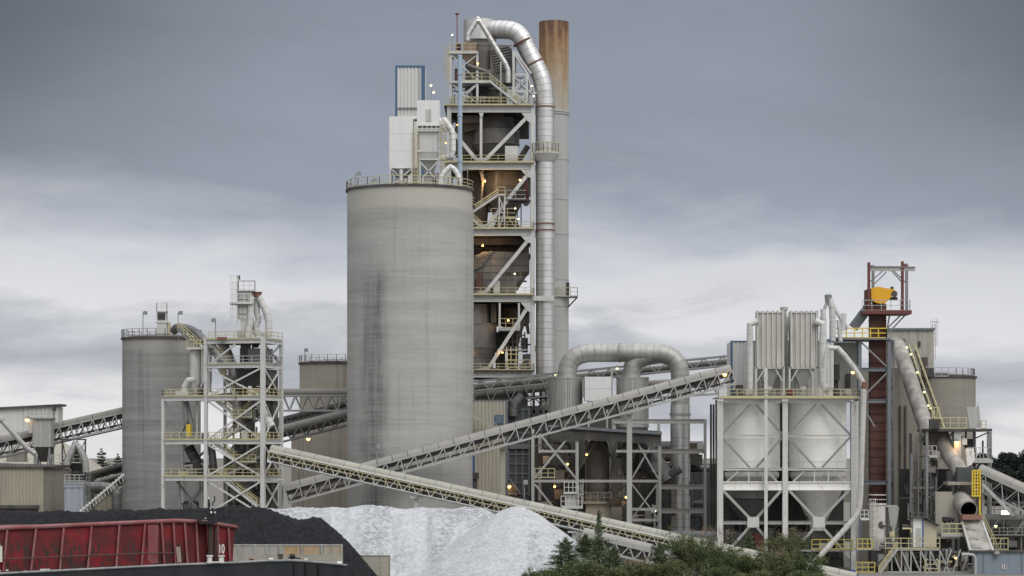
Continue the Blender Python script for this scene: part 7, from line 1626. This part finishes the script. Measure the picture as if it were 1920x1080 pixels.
for i, (px, top, Y, R_, lab, mt, tf) in enumerate((
    (1018, 1060, 300, 45, 'low leafy shrub at the very left end of the bank under the white pile', 'leaves', None),
    (1195, 1052, 300, 40, 'sparse tan shrub in the dip before the rusty sheet wall', 'olive', 'dry'),
    (1288, 1002, 306, 45, 'bright leafy shrub hiding the low end of the yellow railed conveyor', 'leaves', None),
    (1322, 1012, 304, 55, 'yellowish olive shrub right of the bright leafy one', 'olive', None),
    (1362, 1022, 302, 60, 'dense green shrub in front of the left bin column', 'leaves', None),
    (1408, 1030, 304, 60, 'wide dull green shrub under the left grey cone', 'leaves', None),
    (1450, 1030, 301, 55, 'olive brown shrub before the middle bin column', 'olive', 'dry'),
    (1472, 996, 330, 34, 'tall thin shrub with pale seed heads beside the middle bin column', 'olive', 'dry'),
    (1336, 984, 335, 24, 'wispy tan shrub poking up left of the left bin column', 'dry', 'dry'),
    (1505, 1034, 303, 50, 'dark leafy shrub at the right end of the thicket', 'leaves', None),
    (1260, 1046, 300, 52, 'tangled pale shrub below the upright conifer', 'olive', None),
    (1088, 1046, 299, 52, 'rounded leafy shrub between the left conifer and the thin spire', 'leaves', None),
    (1146, 1056, 298, 48, 'rounded olive shrub at the foot of the thin spire', 'olive', None),
    (1216, 1058, 299, 46, 'rounded leafy shrub left of the upright conifer', 'leaves', None),
    (1345, 1056, 296, 70, 'low front shrub of dark leaves along the bottom edge, below the yellowish one', 'leaves', None),
    (1425, 1060, 296, 70, 'low front shrub of mixed leaves along the bottom edge, below the wide green one', 'olive', None),
    (1495, 1064, 296, 55, 'low front shrub in the bottom right corner of the thicket', 'leaves', None))):
    tree_at(shrub_mesh, 'shrub', lab, px, top + 6, Y, R_, 30 + i, GS, mat=mt, tuft=tf, n_leaf=13000 if mt != 'dry' else 900, stems=12 if mt != 'dry' else 6)
# far trees: left pair and the hill on the right
f0 = thing('far_conifer', 'larger of two dark conifers seen under the left conveyor', 'tree', (W(190, 0, 620).x, 620, 0), 'far conifers on the left')
conifer_mesh(f0, W(0, 839, 620).z, 5.6, 41, dens=2.6, mat='far_needles', big=1.7, leader=.03)
for px, s_, lab in ((221, .93, 'smaller conifer touching the grey silo edge beside the larger one'), (205, .80, 'short conifer between the two far ones behind the left conveyor')):
    c = copy_tree(f0); c.location = (W(px, 0, 640).x, 640, 0); c.scale = (s_, s_, s_); c.rotation_euler.z = px; c['label'] = lab
def broad_mesh(root, h, R, seed, big=.9, n_=2600):
    rnd = random.Random(seed); o = root.location; b = MB(); b.sweep([o, o + UP * h * .5, o + UP * h * .85], [.3, .2, .06], 7); f = MB(); lobes = []
    for _ in range(16):
        a = rnd.uniform(0, 6.3); zz = rnd.uniform(.25, .92); rr = R * rnd.uniform(.1, .75) * (1.15 - abs(zz - .5)); c = o + Vector((cos(a) * rr, sin(a) * rr, h * zz)); lobes.append((c, R * rnd.uniform(.22, .45)))
        b.bar(o + UP * h * zz * .6, c, .12)
    for _ in range(n_):
        c, r = rnd.choice(lobes); v = Vector((rnd.gauss(0, 1), rnd.gauss(0, 1), rnd.gauss(0, .8))).normalized() * r * rnd.uniform(.5, 1.08); quad(f, c + v, Vector((rnd.uniform(-1, 1), rnd.uniform(-1, 1), rnd.uniform(-.8, .8))), big * .5, big * rnd.uniform(.6, 1.2), rnd)
    b.out('trunk', 'bark', root); f.out('crown', 'far_needles', root)
GH = 'dark trees on the far hill'; LAB = 'dark bushy tree on the far wooded hill at the right edge'
protos = []
for k in range(3):
    r = thing('hill_tree', LAB, 'tree', (170 + k, 880, 11), GH); broad_mesh(r, 9.5, 4.2, 60 + k); protos.append(r)
rnd = random.Random(5); first = [True] * 3
for j, Yh in enumerate((860, 890, 925)):
    for i in range(17):
        px = 1836 + i * 14 + rnd.uniform(-5, 5) + j * 5; k = rnd.randrange(3)
        c = protos[k] if first[k] else copy_tree(protos[k]); first[k] = False
        p = W(px, 0, Yh); c.location = (p.x, Yh, hz(p.x, Yh) - .4); s_ = rnd.uniform(.75, 1.12); c.scale = (s_ * 1.05, s_ * 1.05, s_); c.rotation_euler.z = rnd.uniform(0, 6)
# ================================================================== BARGE
def redmat():
    m, n, b = material('worn red barge paint'); oc = n.new('ShaderNodeTexCoord').outputs['Object']; sp = n.new('ShaderNodeSeparateXYZ', {0: oc}); z = sp.outputs[2]
    a = n.noise(oc, .35, 5, .6); f = n.noise(oc, 2.6, 8, .72, .6); sc_ = n.noise(n.map(oc, (1, 1, .5)), 1.1, 7, .75, 1.2)
    c = n.ramp(n.math('ADD', n.math('MULTIPLY', a, .7), n.math('MULTIPLY', f, .35)), [(.2, (.07, .008, .010, 1)), (.5, (.165, .011, .015, 1)), (.8, (.22, .017, .021, 1))])
    bp = n.noise(n.map(oc, (.55, .55, .35), (4, 1, 2)), 1.0, 5, .65); c = n.mix(n.math('MULTIPLY', n.ss(bp, .42, .62), .75), c, (.062, .014, .013, 1))
    low = n.math('SUBTRACT', 1.0, n.ss(z, 3.4, 4.8)); scr = n.math('MULTIPLY', n.ss(sc_, .46, .56), n.math('ADD', .12, n.math('MULTIPLY', low, .85)))
    scr = n.math('MULTIPLY', scr, n.math('ADD', .35, n.math('MULTIPLY', n.ss(n.math('MULTIPLY', sp.outputs[0], -1), -7.5, -3.0), .65)))
    c = n.mix(scr, c, (.035, .022, .018, 1)); n.put(b, 'Base Color', n.mix(n.math('MULTIPLY', n.ss(f, .6, .72), .25), c, (.10, .04, .03, 1)))
    b.inputs['Roughness'].default_value = .6; b.inputs['Specular IOR Level'].default_value = .22; n.put(b, 'Normal', n.new('ShaderNodeBump', {'Strength': .25, 'Distance': .08, 'Height': n.noise(oc, .9, 5, .6)}).outputs[0]); return m
M['barge_red'] = redmat()
M['barge_rail'] = surf('faded red rail', (.19, .05, .052), .5, 0, .2, .6, rust=.2, dust=.4, dustcol=(.3, .2, .19, 1))
M['hull'] = surf('black hull plate', (.017, .0185, .0215), .5, 0, .3, .4, drip=.2, dust=.12, dustcol=(.085, .085, .09, 1), spec=.3)
M['fender'] = surf('fender rubber', (.016, .016, .018), .8, 0, .2, .6)
t = thing('barge', 'black hulled barge with a worn red ribbed cargo wall at the lower left', 'barge', (W(250, 0, 252).x, 252, 5.0))
top = [(-70, 996, 244.5), (0, 992, 247), (330, 977.5, 256), (385, 980, 257.5), (440, 990, 259)]
bot = [(-70, 1080, 244), (0, 1073, 246.5), (330, 1060, 255.5), (385, 1056, 257), (436, 1053.5, 258.5)]
TP = [W(*p) for p in top]; BP_ = [W(*p) for p in bot]
b = MB(); bk = [p + Vector((-2.6, 11.5, 0)) for p in TP]; bb = [p + Vector((-2.6, 11.5, 0)) for p in BP_]
for i in range(4):
    b.hexa([BP_[i], BP_[i + 1], BP_[i + 1] + Vector((0, .15, 0)), BP_[i] + Vector((0, .15, 0)), TP[i], TP[i + 1], TP[i + 1] + Vector((0, .15, 0)), TP[i] + Vector((0, .15, 0))])
b.hexa([BP_[-1] + Vector((.002, .16, 0)), bb[-1], bb[-1] - Vector((.2, 0, 0)), BP_[-1] + Vector((-.2, .16, 0)), TP[-1] + Vector((.002, .16, 0)), bk[-1], bk[-1] - Vector((.2, 0, 0)), TP[-1] + Vector((-.2, .16, 0))])
b.hexa([bb[0], bb[-1], bb[-1] + Vector((0, .2, 0)), bb[0] + Vector((0, .2, 0)), bk[0], bk[-1], bk[-1] + Vector((0, .2, 0)), bk[0] + Vector((0, .2, 0))])
b.out('cargo_wall', 'barge_red', t)
b = MB(); b.sweep([p + Vector((0, -.12, .05)) for p in TP[:-1]] + [TP[-1] + Vector((.15, -.1, .05)), bk[-1] + Vector((0, 0, .05)), bk[0]], .24, 10); b.out('top_rail', 'barge_rail', t)
def along(P_, f):
    xs_ = [p.x for p in P_]; x = f
    for a, c in zip(P_, P_[1:]):
        if x <= c.x: return a + (c - a) * ((x - a.x) / (c.x - a.x))
    return P_[-1]
ribs = [(15, 10), (69, 62), (121, 116), (173, 168), (225, 221), (273, 268), (304, 311), (326, 332), (347, 354), (369, 374), (389, 395), (409, 412), (429, 433)]
for a_, c_ in ribs:
    b = MB(); p = along(TP, W(a_, 0, 247 + a_ * .027).x); q = along(BP_, W(c_, 0, 247 + c_ * .027).x)
    b.hexa([q + Vector((-.09, -.55, 0)), q + Vector((.09, -.55, 0)), q + Vector((.09, -.002, 0)), q + Vector((-.09, -.002, 0)), p + Vector((-.09, -.4, -.12)), p + Vector((.09, -.4, -.12)), p + Vector((.09, -.002, -.12)), p + Vector((-.09, -.002, -.12))])
    b.bar(q + Vector((0, -.56, .05)), p + Vector((0, -.42, -.2)), .3, .06, (1, 0, 0)) if 0 else None
    b.out('rib', 'barge_rail', t)
b = MB(); b.sweep([W(-70, 1052, 243.8), W(0, 1048, 246), W(275, 1037, 253.6), W(325, 1036.5, 255)], .05, 6); b.out('hand_line', 'vessel_brown', t)
b = MB(); pa_, pb_ = W(278, 0, 254.4), W(297, 0, 254.8); zb0, zt0 = W(0, 1056, 254.5).z, W(0, 984, 254.5).z
b.hexa([(pa_.x, pa_.y - .3, zb0), (pb_.x, pb_.y - .3, zb0), (pb_.x, pb_.y + .3, zb0), (pa_.x, pa_.y + .3, zb0), (pa_.x, pa_.y - .3, zt0), (pb_.x, pb_.y - .3, zt0), (pb_.x, pb_.y + .3, zt0), (pa_.x, pa_.y + .3, zt0)]); b.out('cover_plate', 'barge_rail', t)
# hull
hl = [(-70, 1080, 242.5), (0, 1075.5, 245), (330, 1059, 254), (440, 1055, 256.5), (500, 1051.5, 258), (552, 1051, 259.5), (606, 1055, 261), (650, 1060, 263)]
HT = [W(*p) for p in hl]; HB = [Vector((p.x, p.y + .1, -3)) for p in HT]; HTb = [Vector((p.x - .8 * (i == 7), p.y + (13.5 if i < 3 else 3.0), p.z)) for i, p in enumerate(HT)]
b = MB(); n_ = len(HT)
b._a(HT + HB, [(i, n_ + i, n_ + i + 1, i + 1) for i in range(n_ - 1)]); b._a(HT + HTb, [(i, i + 1, n_ + i + 1, n_ + i) for i in range(n_ - 1)])
b._a([HT[-1], HB[-1], Vector((HB[-1].x - 1, HB[-1].y + 3, -3)), HTb[-1]], [(0, 1, 2, 3)]); b.out('hull', 'hull', t)
b = MB(); b.sweep([p + Vector((0, -.05, .0)) for p in HT], .13, 8); b.out('gunwale', surf('scuffed gunwale', (.17, .18, .185), .5, .1, .3, 1.2, dust=.5, dustcol=(.35, .35, .34, 1)), t)
for a_, c_ in ((553, 559), (574, 578), (597, 605)):
    b = MB(); p = along(HT, W(a_, 0, 260).x); q = along(HT, W(c_, 0, 260.3).x); b.hexa([(p.x, p.y - .3, -2.8), (q.x, q.y - .3, -2.8), (q.x, q.y + .2, -2.8), (p.x, p.y + .2, -2.8), (p.x, p.y - .3, p.z - .2), (q.x, q.y - .3, q.z - .2), (q.x, q.y + .2, q.z - .2), (p.x, p.y + .2, p.z - .2)]); b.out('fender', 'fender', t)
# fittings on deck
for px, Y, h_, m_ in ((393, 255.2, 13, 'rail_white'), (415, 255.8, 13, 'rail_white')):
    b = MB(); p = W(px, 1054, Y); k = mm(h_, Y); b.lathe(p.x, Y, [(.26, p.z - .1), (.26, p.z + k * .8), (.36, p.z + k * .82), (.36, p.z + k)], 14); b.out('bollard', m_, t)
b = MB(); b.bar(W(388, 1054.5, 255), W(420, 1053.5, 255.8), .3, .12); b.out('deck_strip', 'rail_white', t)
for px, py, w_, mt in ((508, 1049, 4, 'rail_white'), (637, 1056, 4.5, 'rail_white'), (574, 1050, 3, 'rail_white'), (472, 1051, 4, 'red_steel')):
    b = MB(); p = W(px, py, 261.5); k = mm(w_, 261.5)
    if mt == 'rail_white' and px != 574: b.sweep([p + Vector((-k, 0, 0)), p + Vector((k, 0, 0))], k * .75, 12)
    else: b.box(p.x - k, p.x + k, p.y - .3, p.y + .3, p.z - .3, p.z + .18)
    b.out('deck_fitting', mt, t)
for px, py, w_ in ((51, 1071.5, 4), (87, 1068, 9), (2, 1070, 2), (16, 1069, 2)):
    b = MB(); p = W(px, py, 246.4 + px * .026); k = mm(w_, 246); b.box(p.x - k, p.x + k, p.y - .9, p.y - .5, p.z - .05, p.z + .10); b.out('paint_slab', 'rail_white', t)
b = MB(); p = W(549, 1047, 260.5); b.lathe(p.x, p.y, [(.25, p.z - .3), (.18, p.z), (.3, p.z + .25)], 10); b.bar(p + Vector((-.5, 0, .1)), p + Vector((.8, 0, 0)), .14); b.out('winch', 'black', t)
b = MB(); rr = W(5, 1040, 245.4); b.box(rr.x - 3, rr.x, 245.1, 245.3, W(0, 1054, 245).z, W(0, 1024, 245).z); b.sweep([(rr.x - 1.2, 245.1, W(0, 1025, 245).z), (rr.x - 1.2, 245.3, W(0, 1025, 245).z)], 1.0, 20); b.out('white_shield', surf('chalky white plate', (.62, .6, .5), .6, 0, .1, 1, rust=.1), t)
text_on(t, '10', W(415, 1030, 255.4), mm(24, 255), 'rail_white', yaw=radians(18)).scale = (.52, 1, 1)
b = MB()
for i in range(9): p = W(334 + i * .3, 1027 + i * 3.2, 254.9); b.bar(p + Vector((-.2, 0, -.08)), p + Vector((.2, 0, .08)), .09); b.bar(p + Vector((-.2, 0, .08)), p + Vector((.2, 0, -.08)), .07)
b.out('draft_marks', surf('chipped draft marks', (.38, .33, .25), .7, 0, .3, 2), t)
# coal in the hold seen over the rail is the heap behind; mooring pile in front
t = thing('deck_mast', 'dark rusty mast with a black box head and small lights on the barge deck', 'mast', (W(398, 0, 256.2).x, 256.2, W(0, 1054, 256.2).z))
b = MB(); x = W(394.5, 0, 256.2).x; b.lathe(x, 256.2, [(.26, W(0, 1056, 256.2).z), (.26, W(0, 978, 256.2).z)], 14); x2 = W(404, 0, 256.7).x; b.lathe(x2, 256.7, [(.16, W(0, 1056, 256.7).z), (.16, W(0, 990, 256.2).z)], 10); b.out('pile_shaft', surf('rust brown pile', (.045, .032, .026), .7, 0, .3, 1.5, rust=.3), t)
b = MB(); b.box(W(376, 0, 256.2).x, W(406, 0, 256.2).x, 255.5, 257, W(0, 982, 256.2).z, W(0, 977, 256.2).z); b.box(W(391, 0, 256.2).x, W(404, 0, 256.2).x, 255.7, 257, W(0, 977, 256.2).z, W(0, 955, 256.2).z); b.box(W(370, 0, 256.2).x, W(377, 0, 256.2).x, 255.8, 256.6, W(0, 977, 256.2).z, W(0, 971, 256.2).z); b.out('pile_head', 'black', t)
b = MB(); b.bar(W(392, 956, 256.2), W(391.5, 934, 256.2), .16); b.bar(W(399, 956, 256.2), W(399, 942, 256.2), .12); b.sweep(fillet([W(399, 944, 256.2), W(403, 938, 256.2), W(402, 930, 256.2)], .5), .07, 6); b.box(W(390, 0, 256.2).x, W(394, 0, 256.2).x, 255.9, 256.4, W(0, 949, 256.2).z, W(0, 942, 256.2).z); b.out('light_mast', 'black', t)
for px, py, r_ in ((391.5, 935, 1.6), (399, 951, 1.3), (396, 961, 2.2), (403, 961, 1.6), (385, 972, 1.4), (394.5, 954, 1)):
    b = MB(); p = W(px, py, 255.4); k = mm(r_, 250); b.lathe(p.x, p.y, [(k * .4, p.z - k), (k, p.z - k * .5), (k, p.z + k * .5), (k * .4, p.z + k)], 10); b.out('lantern', 'rail_white', t)
